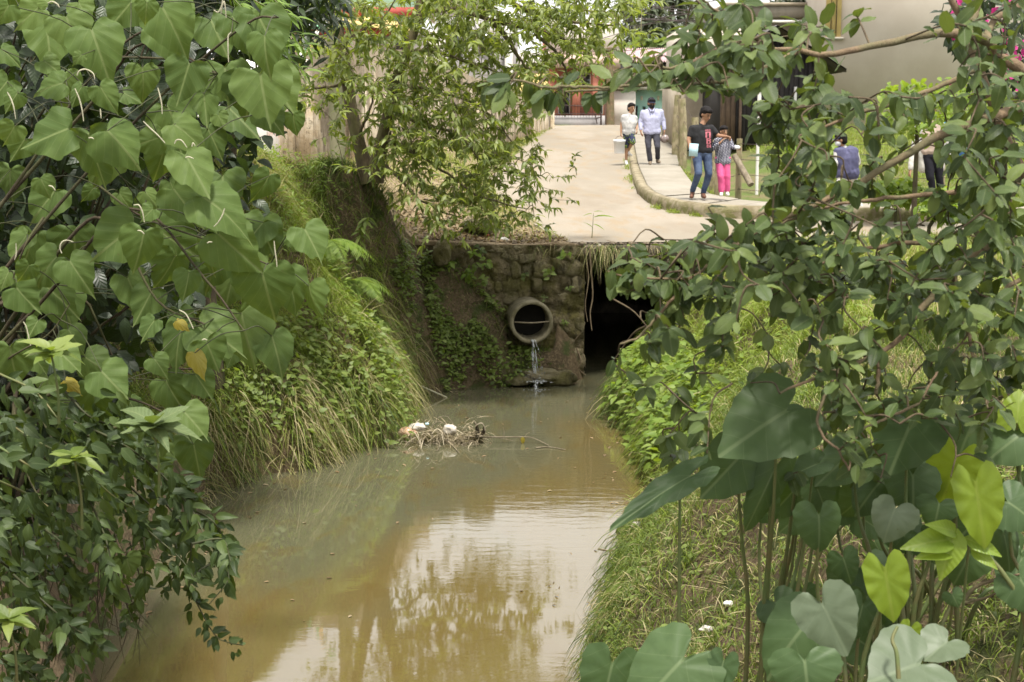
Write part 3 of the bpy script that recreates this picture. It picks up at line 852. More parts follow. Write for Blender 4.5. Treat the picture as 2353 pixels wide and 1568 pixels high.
M['cover_lime'] = m_leaf('lime_bank_leaf', [(0.10, 0.17, 0.02), (0.15, 0.23, 0.03), (0.20, 0.27, 0.06)], (0.25, 0.3, 0.1), nv=6, trans=0.4, tcol=(0.30, 0.40, 0.02), rough=0.5, spec=0.35, veinw=0.25, bump=0.15, mott=0.2)
M['cover_dark'] = m_leaf('dim_bank_leaf', [(0.045, 0.068, 0.018), (0.08, 0.11, 0.026), (0.14, 0.17, 0.055)], (0.1, 0.14, 0.05), nv=6, trans=0.3, tcol=(0.15, 0.24, 0.02), rough=0.5, spec=0.35, veinw=0.2, bump=0.1, mott=0.2)
TOCAM = np.array((0, 0, CAMZ))
# ------------------------------------------------------------------ big heart-leaved bush, left
# (stalk point x, y) -> (tip x, y), picture points read off the photograph
Z1 = [(260,60,90,200),(455,120,560,350),(630,210,750,525),(900,20,740,205),(1010,20,1000,170),(1120,60,1310,365),(1100,190,1285,415),(1450,140,1565,385),(1600,120,1760,345),(1700,100,1770,225),
 (1300,445,1215,715),(1545,465,1572,735),(1720,520,1745,825),(430,575,215,610),(690,600,805,775),(850,640,970,705),(980,470,1000,685),(460,890,150,1010),(610,930,712,1295),(740,900,965,1115),
 (1090,950,890,1010),(1130,1020,1060,1262),(1280,1070,1440,1345),(1200,860,1455,1010),(1430,890,1530,1085),(1200,1310,1395,1560),(1400,1360,1720,1545),(870,1490,740,1568),(10,340,145,440),(1400,650,1430,865),
 (1570,740,1775,935),(1500,790,1545,885),(280,1230,335,1355),(1350,1390,1505,1565),(560,600,470,730),(100,870,20,1010),(170,960,70,1110),(330,20,250,-60),(60,40,-30,170),(300,420,420,500),(560,380,500,440),
 (640,1300,560,1390),(1000,1320,1080,1420),(820,1330,900,1440),(1050,1440,960,1520),(540,20,620,140),(1230,20,1320,150),(120,640,40,760),(1640,420,1690,500)]
Z5 = [(910,0,620,215),(990,35,932,318),(1075,5,1365,205),(1455,105,1420,322),(1505,45,1775,290),(385,205,175,412),(480,230,622,432),(115,415,255,582),(300,385,512,562),(1205,195,1085,442),(1300,310,1270,495),
 (1335,290,1500,445),(1700,310,1770,550),(1060,640,955,775),(1245,700,1180,975),(1420,785,1505,985),(1385,680,1690,852),(1660,590,1720,930),(70,820,110,1095),(400,850,565,985),(330,1030,300,1205),(645,1090,655,1335),
 (700,990,870,1165),(585,890,745,1005),(1270,1270,1435,1440),(1060,900,1150,1010),(1610,850,1560,965),(200,260,120,390),(260,640,190,760),(60,300,0,420),(760,1010,840,1130),(470,700,560,850),(880,1180,960,1290),(230,880,330,1010)]
Z6 = [(45,320,132,655),(210,325,335,595),(365,400,392,618),(110,745,195,1010),(30,-20,130,205),(240,60,275,155),(335,10,462,222)]
Z2 = [(20,120,180,410),(60,250,60,495),(30,515,85,860),(85,535,268,775),(55,755,185,895),(255,790,275,935)]
ZB = [(445,1022,462,1105),(232,1215,195,1190),(290,1280,305,1330),(270,1310,215,1320)]
K = 0.33415
M['olive_stalk'] = m_plain('olive_stalk', (0.055, 0.06, 0.022), 0.6, 0.2, 9)
hb = thing('heart_leaf_bush', (-2.6, 7.4, 2.0), 'large bush with big drooping heart shaped leaves and white curved flower spikes', 'bush')
spots = []
for lst, ox, oy in ((Z1, 0, 0), (Z5, 0, 524), (Z6, 588, 524), (Z2, 588, 0)):
    for a, b, c, d in lst: spots.append((ox + a * K, oy + b * K, ox + c * K, oy + d * K))
spots += ZB
lf_pts = []
for i, (a, b, c, d) in enumerate(spots):
    Yd = 5.6 + 0.9 * rng.random() + (0.5 if i % 3 == 0 else 0)
    Bp = P(a, b, Yd)
    Ln = math.hypot(c - a, d - b) * Yd / FPX
    tilt = rng.uniform(-0.1, 0.45)
    Tp = P(c, d, Yd - Ln * tilt)
    T = Tp - Bp; S = np.linalg.norm(T) / 0.93
    view = unit(TOCAM - Bp)
    N = view + np.array((rng.normal(0, 0.33), 0, 0.45 + rng.normal(0, 0.25)))
    leaf_obj(HEARTS, int(rng.integers(0, 5)), M['hoja'], hb, Bp, T, N, S * 1.08, rng.uniform(0.95, 1.22))
    lf_pts.append(Bp)
for (a, b, c, d) in [(405,738,428,752),(447,812,470,866),(150,875,180,900)]:
    Bp = P(a, b, 5.9); Tp = P(c, d, 5.85); leaf_obj(HEARTS, 2, M['hoja_old'], hb, Bp, Tp - Bp, (0.3, -1, 0.3), np.linalg.norm(Tp - Bp) / 0.9, 0.7, label='small yellowed leaf'); lf_pts.append(Bp)
# random ones deeper in
for i in range(45):
    px, py = rng.uniform(-20, 640), rng.uniform(-40, 1080)
    if px > 640 - 0.42 * max(0, py - 700) or px > 660 - 0.35 * abs(py - 500): continue
    Yd = rng.uniform(6.6, 7.6)
    Bp = P(px, py, Yd)
    ang = rng.uniform(-1.2, 1.0)
    T = np.array((math.sin(ang) * 0.8, rng.uniform(-0.6, 0.1), -0.9))
    N = np.array((rng.normal(0.2, 0.4), -1.0, 0.6 + rng.normal(0, 0.3)))
    leaf_obj(HEARTS, int(rng.integers(0, 5)), M['hoja'], hb, Bp, T, N, rng.uniform(0.17, 0.28), rng.uniform(0.85, 1.1))
    lf_pts.append(Bp)
# branches: from the bank, reaching up and out to the right
br = [[(-200, 900, 6.6), (60, 560, 6.5), (330, 260, 6.4), (560, 60, 6.2), (640, 40, 6.1)], [(-200, 1000, 6.6), (90, 700, 6.5), (300, 480, 6.3), (470, 640, 6.2), (560, 760, 6.1)],
      [(-150, 1000, 6.8), (150, 560, 6.5), (260, 520, 6.4), (360, 690, 6.3), (470, 745, 6.2)], [(-200, 760, 6.6), (40, 420, 6.5), (250, 130, 6.4), (420, 30, 6.3)],
      [(-150, 640, 6.7), (200, 250, 6.6), (330, 100, 6.4), (500, 170, 6.2)], [(-100, 1100, 6.6), (100, 915, 6.4), (200, 905, 6.3), (310, 920, 6.2), (400, 960, 6.1)],
      [(230, 430, 6.4), (330, 500, 6.3), (500, 560, 6.2), (620, 610, 6.1)], [(-60, 940, 6.3), (0, 840, 6.2), (110, 770, 6.1), (160, 700, 6.1)], [(250, 130, 6.4), (420, 140, 6.3), (560, 180, 6.2), (625, 260, 6.1)],
      [(100, 500, 6.4), (60, 560, 6.3), (30, 640, 6.3)], [(30, 930, 6.5), (60, 1080, 6.3), (110, 1180, 6.2)], [(75, 920, 6.5), (120, 1010, 6.3), (160, 1090, 6.2)]]
tip = []
for i, b in enumerate(br):
    pts = spline([P(*q) for q in b], 22)
    mb = MB(); mb.tube(pts, [0.011, 0.007, 0.004] if i < 6 else [0.006, 0.003], 7)
    mb.obj('branch', M['bark_dark'], hb)
    tip.append(pts)
allb = np.concatenate(tip)
mb = MB()
for p in lf_pts:
    d = np.linalg.norm(allb - p, axis=1); j = int(np.argmin(d))
    if d[j] < 0.02: continue
    a = allb[j]; md = (a + p) / 2 + np.array((0, 0.02, 0.05 * min(1, d[j] * 2)))
    mb.tube(spline([a, md, p], 7), [0.003, 0.002], 4, cap=False)
mb.obj('leaf_stalks', M['olive_stalk'], hb, kind='stuff')
# white flower spikes
sp = [[(530,520),(545,490),(590,478),(640,505),(652,545)],[(515,610),(545,680),(565,760),(575,835)],[(330,22),(360,12),(395,30),(408,52)],[(1590,222),(1570,250),(1568,330),(1572,430)],[(1085,605),(1100,660),(1112,720),(1115,785)],
      [(985,835),(1030,880),(1085,930),(1135,985)],[(1200,990),(1215,965),(1250,968),(1285,1015)],[(920,1412),(955,1412),(980,1460),(992,1530)],[(1545,1435),(1530,1480),(1500,1530),(1470,1560)],[(50,635),(75,680),(95,740),(108,820)],
      [(1470,70),(1500,85),(1525,40),(1530,0)],[(1520,100),(1525,60),(1540,10),(1550,60),(1555,125)],[(335,1278),(360,1285),(380,1310)],[(690,750),(695,815)],[(1320,1010),(1328,985),(1342,1005)],[(610,950),(630,948),(645,958)],[(1275,1085),(1300,1080),(1332,1092)]]
sp5 = [[(425,175),(412,140),(425,100),(460,85),(505,97)],[(100,220),(112,180),(110,105)],[(160,645),(180,680),(195,740),(210,810)],[(1232,565),(1275,590),(1305,640),(1330,695)],[(945,18),(970,22),(992,42)],[(1425,105),(1440,97),(1460,98)],[(1390,772),(1405,765),(1425,772)]]
sp6 = [[(125,90),(132,160),(142,230),(145,270)]]
for lst, ox, oy in ((sp, 0, 0), (sp5, 0, 524), (sp6, 588, 524)):
    for s_ in lst:
        Yd = 5.55 + rng.uniform(-0.1, 0.1)
        pts = spline([P(ox + a * K, oy + b * K, Yd) for a, b in s_], 14)
        mb = MB(); mb.tube(pts, [0.0019, 0.0027, 0.0025, 0.0015], 7)
        mb.obj('flower_spike', M['spike'], hb)

# dim inner foliage and twigs, behind the bush, rooted on the bank; leaf colour darkened for shade
def fill(n, pxr, pyr, Yr, size, tm, cond=None, nz=0.5):
    B, T, N, S = [], [], [], []
    while len(B) < n:
        px, py, y = rng.uniform(*pxr), rng.uniform(*pyr), rng.uniform(*Yr)
        if cond and not cond(px, py, y): 
            if rng.random() < 0.002: n -= 1
            continue
        p = P(px, py, y)
        B.append(p); a = rng.uniform(0, 6.28)
        T.append((math.cos(a) * 0.7, math.sin(a) * 0.5, rng.uniform(-1, 0.1))); N.append((rng.normal(0, 0.5), -0.7, nz + rng.normal(0, 0.4)))
        S.append(rng.uniform(*size))
    return B, T, N, S
thicket = thing('dark_thicket', (-3.2, 9.0, 1.5), 'dense dim shrub thicket filling the left bank behind the heart leaves', 'thicket')
mb = MB()
cond = lambda px, py, y: px < 470 - 0.55 * max(0, py - 600) - 0.9 * max(0, 180 - py) * 0 + 40 * math.sin(py * 0.02) and px < 330 + 0.2 * py + 60 * math.sin(py * 0.013)
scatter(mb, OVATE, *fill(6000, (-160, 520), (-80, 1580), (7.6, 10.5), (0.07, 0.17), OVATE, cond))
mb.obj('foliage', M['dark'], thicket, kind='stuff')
mb = MB()
for i in range(70):
    a = P(rng.uniform(-300, 60), rng.uniform(700, 1300), rng.uniform(7.5, 9.5))
    b = P(rng.uniform(0, 480), rng.uniform(-60, 1000), rng.uniform(7.4, 9.5))
    mid = (a + b) / 2 + np.array((rng.normal(0, 0.15), 0, 0.25))
    mb.tube(spline([a, mid, b], 9), [0.016, 0.005], 5)
mb.obj('branches', M['bark_dark'], thicket)

# ------------------------------------------------------------------ hanging vine shrub at the lower left
vs_ = thing('hanging_shrub', (-2.4, 6.0, 1.9), 'glossy small leaved shrub hanging over the water at the lower left', 'shrub')
stems = [[(-80,900),(60,1000),(170,1060),(260,1140),(330,1180)],[(-60,960),(100,1020),(230,1110),(330,1210),(420,1290),(455,1350)],[(60,900),(200,1000),(330,1110),(400,1180),(440,1250),(430,1330),(470,1420),(505,1470),(558,1483)],
 [(150,960),(280,1020),(370,1090),(440,1170),(480,1250),(520,1275)],[(200,1000),(330,1060),(400,1130),(450,1150)],[(-60,1080),(90,1150),(180,1230),(250,1260),(340,1280),(400,1300)],[(0,1290),(40,1320),(90,1370),(125,1400),(130,1460),(90,1540)],
 [(30,1320),(120,1400),(180,1450),(240,1480)],[(-60,1180),(60,1240),(130,1290),(180,1340),(215,1360)],[(-60,1400),(20,1440),(60,1500),(70,1570)],[(-40,1100),(30,1180),(50,1260),(40,1340)],[(100,1050),(190,1130),(240,1230),(260,1330),(250,1400)],
 [(220,1080),(300,1150),(330,1240),(330,1330),(300,1400),(290,1440)],[(300,1120),(380,1200),(410,1290),(380,1360)],[(80,1200),(150,1260),(160,1350),(170,1450),(150,1560)],[(-50,1000),(50,1060),(120,1120),(150,1200)],
 [(150,900),(210,960),(300,990),(350,1040)],[(-40,1500),(40,1530),(110,1580)],[(430,1330),(500,1290),(525,1330),(480,1390)],[(440,1250),(510,1240),(530,1290)],[(0,860),(80,900),(140,970),(190,1010)],[(350,1080),(420,1110),(455,1130)],[(440,1170),(490,1200),(525,1260)]]
nleaf = 0
lo, lT, lN, lS = [], [], [], []
for si, s_ in enumerate(stems):
    Y0 = rng.uniform(5.3, 6.3)
    pts = spline([P(a, b, Y0 + 0.12 * math.sin(i * 2.1 + si)) for i, (a, b) in enumerate(s_)], 26)
    mb = MB(); mb.tube(pts, [0.0055, 0.0022], 6); mb.obj('stem', M['stem'] if si % 5 == 0 else M['olive_stalk'], vs_)
    L = np.concatenate([[0], np.cumsum(np.linalg.norm(np.diff(pts, axis=0), axis=1))])
    s = 0.05
    while s < L[-1] + 0.005:
        p = np.array([np.interp(s, L, pts[:, j]) for j in range(3)])
        q = np.array([np.interp(min(s + 0.02, L[-1]), L, pts[:, j]) for j in range(3)])
        d = unit(q - p) if np.linalg.norm(q - p) > 1e-5 else unit(pts[-1] - pts[-2])
        side = unit(np.cross(d, np.array((0, -1, 0.4))))
        for sg in (-1, 1, 0) if rng.random() < 0.8 else (1,):
            T = unit(d * rng.uniform(0.3, 0.9) + side * sg * rng.uniform(0.4, 1.0) + np.array((0, rng.uniform(-0.5, 0.3), -0.35 * rng.random())))
            N = unit(np.array((rng.normal(0, 0.4), -0.8, 0.7 + rng.normal(0, 0.3))))
            S = rng.uniform(0.048, 0.09) * (0.75 if s > L[-1] * 0.8 else 1)
            lo.append(p + np.array((rng.normal(0, 0.01), rng.normal(0, 0.04), rng.normal(0, 0.01)))); lT.append(T); lN.append(N); lS.append(S)
        s += rng.uniform(0.03, 0.055)
# bushy side sprays between the stems
for i in range(800):
    px, py = rng.uniform(-30, 420), rng.uniform(880, 1560)
    if px > 430 - 0.62 * max(0, py - 1180) - 0.5 * max(0, 1080 - py) or vnoise(np.array([px / 70]), np.array([py / 70]), 77)[0] < -0.12: continue
    lo.append(P(px, py, rng.uniform(5.4, 6.9))); a = rng.uniform(-0.6, 1.4)
    lT.append((math.sin(a), rng.uniform(-0.5, 0.2), -math.cos(a) * 0.8)); lN.append((rng.normal(0, 0.4), -0.7, 0.6 + rng.normal(0, 0.35))); lS.append(rng.uniform(0.045, 0.085))
order = np.argsort([-s / p[1] for s, p in zip(lS, lo)])
for j in order[:300]:
    leaf_obj(VINES, int(rng.integers(0, 3)), M['vine'], vs_, lo[j], lT[j], lN[j], lS[j] * 1.1, rng.uniform(0.85, 1.1))
rest = order[300:]
mb = MB(); scatter(mb, VINES, [lo[j] for j in rest], [lT[j] for j in rest], [lN[j] for j in rest], [lS[j] for j in rest])
mb.obj('leaves', M['vine'], vs_, kind='stuff')
# roots and dead stems under it
mb = MB()
for i in range(60):
    px, py = rng.uniform(-20, 300), rng.uniform(1150, 1350); y = rng.uniform(6.2, 7.2)
    a = P(px, py, y); mb.tube(spline([a, a + (rng.normal(0, 0.05), 0, -0.25), a + (rng.normal(0, 0.08), 0, -rng.uniform(0.35, 0.6))], 7), [0.004, 0.0015], 4)
mb.obj('dry_stems', M['bark_dark'], vs_)

# rosette plants at the left
def rosette(c, n, size, label, seed=0, mat='bright', name='rosette_plant', cat='plant', tmpl=None, spread=1.0, width=1.0):
    t = thing(name, c, label, cat)
    base = np.array(c) + (0, 0.05, -0.28)
    mb = MB(); mb.tube(spline([base, (base + c) / 2 + (0.01, 0, 0), np.array(c)], 6), [0.007, 0.004], 6); mb.obj('stem', M['stem'], t)
    for i in range(n):
        a = i * 2.4 + seed; el = 0.15 + 0.75 * (i / n)
        T = np.array((math.cos(a) * math.cos(el) * spread, math.sin(a) * math.cos(el) * spread, math.sin(el) - 0.25))
        leaf_obj(tmpl or VINES, i % 3, M[mat], t, np.array(c) + (0, 0, 0.02 * i / n), T, (0.1 * math.cos(a), -0.35, 1), size * rng.uniform(0.75, 1.1), width)
    return t
M['sage'] = m_leaf('sage_leaf', [(0.085, 0.12, 0.05), (0.11, 0.15, 0.06)], (0.17, 0.2, 0.09), nv=9, trans=0.25, rough=0.6, spec=0.25)
rosette(P(352, 985, 5.35), 16, 0.16, 'sage green rosette of long leaves beside the reddish mud bank', 0.5, 'sage')
rosette(P(172, 1060, 5.3), 10, 0.12, 'upright rosette of narrow leaves among the hanging shrub stems', 1.2, 'cover')
rosette(P(118, 815, 5.35), 12, 0.13, 'fresh green sprig with narrow leaves over the big heart leaves', 2.0, 'cover')
rosette(P(20, 1430, 5.2), 10, 0.11, 'pale green sprig at the lower left corner of the hanging shrub', 0.2, 'cover')
# ------------------------------------------------------------------ guava tree, right
M['twig'] = m_bark('brown_twig', (0.13, 0.10, 0.06), (0.075, 0.055, 0.035), scale=20)
gt = thing('guava_tree', (2.2, 5.2, 2.0), 'spreading guava tree with brown limbs and oval ribbed leaves before the shed', 'tree')
limbs = [
 ([(2420,225,4.9),(2353,244,4.9),(2259,277,4.8),(2149,317,4.75),(2056,371,4.7),(1945,434,4.65),(1858,478,4.6),(1765,518,4.6),(1690,560,4.6)], [0.019,0.015,0.010,0.005]),
 ([(2480,260,5.0),(2400,210,5.0),(2350,160,5.0),(2300,134,5.0),(2266,97,4.95),(2233,79,4.9),(2160,78,4.85),(2099,88,4.8),(1999,107,4.75),(1899,127,4.7),(1837,117,4.7),(1765,113,4.65)], [0.024,0.019,0.013,0.007]),
 ([(2170,-60,5.2),(2186,0,5.2),(2213,50,5.2),(2233,114,5.15),(2259,184,5.1),(2290,264,5.1),(2330,354,5.1),(2400,470,5.1)], [0.010,0.016,0.018]),
 ([(2250,-60,5.0),(2246,0,5.0),(2236,60,4.95),(2266,97,4.95)], [0.013,0.016]),
 ([(2420,-30,5.1),(2353,7,5.1),(2286,47,5.05),(2266,97,4.95)], [0.009,0.013]),
 ([(2193,441,4.7),(2099,451,4.65),(2012,458,4.6),(1930,470,4.6),(1830,500,4.5),(1765,525,4.5)], [0.009,0.006,0.003]),
 ([(2480,420,5.0),(2333,524,4.9),(2233,587,4.85),(2193,628,4.8),(2099,734,4.75),(2072,775,4.7),(2016,815,4.65),(1932,848,4.6),(1859,875,4.55),(1790,905,4.5)], [0.020,0.014,0.008,0.004]),
 ([(2018,813,4.65),(2020,850,4.65),(2015,905,4.6)], [0.008,0.006]),
 ([(1837,117,4.7),(1790,140,4.65),(1740,165,4.65),(1690,185,4.6),(1640,192,4.6),(1590,195,4.55),(1540,200,4.5),(1470,196,4.5),(1390,206,4.5),(1300,212,4.5)], [0.009,0.008,0.007,0.003]),
 ([(1764,110,4.65),(1704,97,4.6),(1657,110,4.6),(1594,140,4.55),(1540,157,4.5),(1467,150,4.5),(1410,167,4.5)], [0.008,0.006,0.003]),
 ([(1430,205,4.5),(1320,200,4.45),(1260,200,4.4),(1176,184,4.4),(1110,190,4.4)], [0.005,0.0025]),
 ([(1620,560,4.6),(1600,600,4.55),(1584,638,4.5),(1540,690,4.45),(1500,741,4.4),(1466,775,4.4),(1425,790,4.35)], [0.007,0.005,0.003]),
 ([(1690,560,4.6),(1640,600,4.55),(1584,638,4.5),(1510,640,4.45),(1443,636,4.4),(1395,625,4.4)], [0.006,0.004,0.0025]),
 ([(2300,134,5.0),(2200,180,4.9),(2080,230,4.8),(1960,265,4.75),(1880,300,4.7),(1790,330,4.7)], [0.010,0.007,0.003]),
 ([(2233,587,4.85),(2120,560,4.8),(2000,570,4.75),(1900,600,4.7),(1800,640,4.65),(1720,680,4.6)], [0.010,0.006,0.003]),
 ([(2193,628,4.8),(2200,700,4.75),(2180,790,4.7),(2150,860,4.6),(2110,930,4.5)], [0.009,0.006,0.003]),
 ([(2480,640,4.9),(2353,640,4.85),(2290,690,4.8),(2230,760,4.7),(2250,860,4.6),(2270,940,4.5)], [0.010,0.007,0.003]),
 ([(1932,848,4.6),(1900,900,4.5),(1880,980,4.4),(1930,1040,4.3),(1950,1080,4.3)], [0.006,0.003]),
 ([(2110,930,4.5),(2040,960,4.4),(1970,1000,4.35),(1950,1080,4.3)], [0.005,0.003]),
 ([(1765,113,4.65),(1700,60,4.6),(1640,20,4.55),(1590,-20,4.5)], [0.006,0.003]),
 ([(2480,300,5.1),(2400,470,5.1),(2380,620,5.0),(2440,800,5.0)], [0.030,0.034,0.036]),
]
gl = []
for i, (p, r_) in enumerate(limbs):
    pts = spline([P(*q) for q in p], 40)
    pts = pts + np.stack([0.006 * vnoise(np.arange(len(pts)) * 0.5, np.full(len(pts), i * 3.3), 50 + j) for j in range(3)], 1)
    mb = MB(); mb.tube(pts, r_, 9); mb.obj('limb', M['bark'], gt)
    gl.append(pts)
trk = MB(); trk.tube(spline([(2.35, 5.3, 1.6), (2.2, 5.2, 2.3), P(2440, 800, 5.0), P(2400, 470, 5.1)], 24), [0.07, 0.055, 0.045], 12)
trk.obj('trunk', M['bark'], gt)
gall = np.concatenate(gl)
DEN = """00065211100334
00367523100334
34555432111344
00114766545555
00000577665455
00000478533456
00023676431367
00357886432357
23478888767875
56565777777665
56235566666554
34012344433344
01124454434675
00145324556665
01366213443221
00221112332110
00000002221100""".split('\n')
clu = []
for r0, row in enumerate(DEN):
    for c0, ch in enumerate(row):
        d = int(ch)
        nc = d * 0.66
        for _ in range(int(nc) + (rng.random() < nc % 1)):
            clu.append((1380 + 70 * c0 + rng.uniform(0, 70), 70 * r0 + rng.uniform(0, 70), d))
# sprays along the long twigs that reach left
for i in (8, 9, 10, 11, 12):
    for p in gl[i][6 if i < 10 else 14::3]:
        q = p - TOCAM
        s = q[1] * CT - q[2] * ST; u = q[1] * ST + q[2] * CT
        clu.append((1176.5 + FPX * q[0] / s + rng.normal(0, 8), 784 - FPX * u / s + rng.normal(8, 8), -1))
OPEN = [(1420,204,1556,480),(1552,232,1695,466),(1330,262,1600,545),(1940,108,2190,205),(1912,318,1985,408),(2082,288,2150,405),(2050,405,2135,445),(1700,690,1770,740),(1940,700,1990,770),(2050,780,2120,850),(1775,760,1830,830),
 (1640,885,1890,1052),(1555,1060,1700,1165),(2190,1075,2310,1275),(1985,1110,2100,1215),(1985,1270,2090,1430),(2035,975,2190,1095),(1990,1110,2330,1300),(1840,1185,1940,1290),(1330,560,1392,900),(1390,690,1480,800)]
def leaf_ok(B, T, S):
    for f in (0.0, 0.5, 1.0):
        q = B + T * S * f - TOCAM
        s = q[1] * CT - q[2] * ST; u = q[1] * ST + q[2] * CT
        px, py = 1176.5 + FPX * q[0] / s, 784 - FPX * u / s
        if any(a < px < c and b < py < d for a, b, c, d in OPEN) or py > 1150: return False
    return True
lo, lT, lN, lS = [], [], [], []
tw = MB()
gnet = np.zeros((40000, 3)); gn = len(gall); gnet[:gn] = gall
for (px, py, d) in clu:
    if any(a < px < c_ and b < py < d_ for a, b, c_, d_ in OPEN): continue
    dist = None
    Yc = rng.uniform(4.1, 5.5) if d >= 0 else rng.uniform(4.35, 4.55)
    c = P(px, py, Yc)
    dd = np.linalg.norm((gnet[:gn] - c) * (1, 0.6, 1), axis=1); j = int(np.argmin(dd)); a = gnet[j]
    if dd[j] > 0.03:
        mid = (a + c) / 2 + np.array((rng.normal(0, 0.02), 0, rng.normal(0.02, 0.02)))
        tp = spline([a, mid, c], 9)
        tw.tube(tp, [0.0038, 0.0022], 5, cap=False); gnet[gn:gn + len(tp)] = tp; gn += len(tp)
        d0 = unit(c - a)
    else:
        d0 = unit(np.array((-1, rng.normal(0, 0.5), rng.normal(-0.2, 0.4))))
    nl = (int(rng.integers(5, 8)) if d >= 0 else int(rng.integers(3, 6)))
    ax = unit(d0 + np.array((rng.normal(0, 0.3), rng.normal(0, 0.3), rng.normal(0, 0.3))))
    s1 = unit(np.cross(ax, (0.1, -0.5, 0.9))); s2 = np.cross(ax, s1)
    ph = rng.uniform(0, 6.28)
    for q in range(nl):
        pr = q // 2; a2 = ph + (q % 2) * math.pi + pr * 1.5708
        sd = s1 * math.cos(a2) + s2 * math.sin(a2)
        B = c - ax * (0.020 * pr) + sd * 0.003
        T = unit(ax * (0.55 - 0.22 * pr + rng.normal(0, 0.12)) + sd * (0.8 if d >= 0 else 0.6) + np.array((0, -0.1, -0.28 + rng.normal(0, 0.15) - (0.35 if d < 0 else 0))))
        N = unit(np.array((rng.normal(0, 0.35), -0.45 + rng.normal(0, 0.3), 1.0)) + ax * 0.25)
        S = rng.uniform(0.056, 0.086) * (0.72 if (pr == 0 and rng.random() < 0.4) else 1)
        if not leaf_ok(B, T, S): continue
        lo.append(B); lT.append(T); lN.append(N); lS.append(S)
tw.obj('twigs', M['twig'], gt, kind='stuff')
inframe = [abs(p[0] / p[1]) < 0.37 for p in lo]
order = np.argsort([-(s / p[1]) * (1 if f else 0.2) for s, p, f in zip(lS, lo, inframe)])
for j in order[:300]:
    leaf_obj(GUAVAS, int(rng.integers(0, 5)), M['guava'], gt, lo[j], lT[j], lN[j], lS[j], rng.uniform(0.88, 1.12))
rest = order[300:]
mb = MB(); scatter(mb, GUAVAS, [lo[j] for j in rest], [lT[j] for j in rest], [lN[j] for j in rest], [lS[j] for j in rest])
mb.obj('leaves', M['guava'], gt, kind='stuff')

# ------------------------------------------------------------------ taro plants, lower right
# (stalk x, y, tip x, y, distance, width, facing up 0..1, kind)
TL = [
 (1905,1050,1640,1015,4.75,1.0,'t'),                    # placeholder, replaced below
]
TL = [
 # kx, ky, tip, Y, width factor, upness, kind(t dark, p pale, l lime, L long lime)
 (1787,957,1648,1045,4.7,1.10,0.55,'t'), (1690,1060,1605,1150,4.9,1.0,-0.2,'t'), (1562,1108,1395,1208,4.6,0.34,0.9,'t'), (1772,1095,1705,1245,4.8,0.45,-0.1,'t'),
 (2088,985,2040,1095,4.9,1.25,0.5,'t'), (2230,985,2180,1090,5.2,1.0,0.5,'t'), (2053,1178,2025,1246,4.5,1.35,0.5,'p'), (2157,1163,2148,1210,4.7,1.9,0.55,'t'), (2246,1141,2266,1265,4.35,1.2,0.1,'L'),
 (1882,1195,1886,1282,4.6,1.1,0.15,'t'), (2037,1331,2055,1434,4.2,1.3,0.1,'L'), (1897,1403,1952,1515,4.15,1.05,0.35,'p'), (1843,1445,1750,1560,4.3,1.1,0.4,'t'), (1553,1532,1425,1665,4.1,1.0,0.45,'t'),
 (1403,1542,1375,1665,4.25,1.0,0.2,'t'), (1850,1530,1860,1620,4.0,1.7,0.7,'t'), (2190,1370,2205,1400,4.4,1.25,0.2,'t'), (2345,1000,2270,1050,4.6,1.3,0.5,'t'), (2325,1160,2400,1210,4.5,1.3,0.5,'t'),
 (2195,1065,2160,1170,5.0,1.0,-0.3,'l'), (2338,960,2345,890,4.6,1.1,-0.5,'l'), (2020,1110,1960,1180,5.2,1.1,0.5,'t'), (1960,1040,1870,1110,5.1,0.9,0.7,'t'), (2100,1530,1990,1568,4.1,1.4,0.9,'p'),
 (2170,1480,2120,1520,4.2,1.5,0.9,'p'), (1850,960,1830,1010,5.3,1.6,0.8,'t'), (1940,1290,1960,1350,4.7,1.0,0.1,'t'), (2120,1240,2150,1300,4.8,1.0,0.2,'t'), (2310,1240,2330,1330,4.6,0.7,0.3,'t'),
 (1660,1530,1640,1610,4.1,0.8,0.3,'t'), (2090,1450,2075,1500,4.3,0.8,0.1,'l'), (1980,1400,1960,1480,4.6,0.8,0.2,'t'), (2350,1340,2400,1420,4.4,1.2,0.5,'t'), (1870,1070,1800,1100,5.0,0.7,0.9,'t'),
 (1990,1130,1930,1200,5.3,1.0,-0.2,'t'), (1830,1120,1760,1200,5.4,0.8,-0.3,'t'),
]
for _ in range(34):
    a_, b_ = rng.uniform(1690, 2350), rng.uniform(1060, 1480)
    if b_ > 1330 and a_ > 2060: continue
    g_ = rng.uniform(-0.9, 0.9); l_ = rng.uniform(60, 115)
    TL.append((a_, b_, a_ + l_ * math.sin(g_), b_ + l_ * math.cos(g_) * 0.8, rng.uniform(4.9, 5.9), rng.uniform(0.8, 1.4), rng.uniform(-0.2, 0.8), 't'))
bases = [(1.02, 5.6), (1.45, 5.3), (1.75, 5.5), (2.05, 5.0), (1.1, 4.55), (0.55, 4.6), (1.75, 4.5), (1.4, 4.9), (1.2, 6.1), (1.9, 6.0), (0.95, 5.1)]
bases = [(x, y, float(bank(np.array([x]), np.array([y]))[0])) for x, y in bases]
tgroup = 'taro plants on the right bank'
names = ['tall taro plant with the biggest dark leaf under the guava branches', 'taro plant with grey green round leaves in the middle of the right bank clump', 'taro plant standing behind the others below the guava leaves',
 'taro plant with a long lime edged leaf near the right edge', 'low taro plant with dark round leaves nearest the grassy water edge', 'taro plant with a broad dark leaf beside the river at the bottom',
 'taro plant with pale dull leaves low on the stony bank', 'taro plant with a yellow green upright leaf and a pale nibbled leaf', 'taro plant farthest back on the grassy slope at the left of the clump', 'taro plant farthest back at the right under the guava leaves', 'taro plant with dark drooping leaves between the tallest and the lowest taro']
plants = []
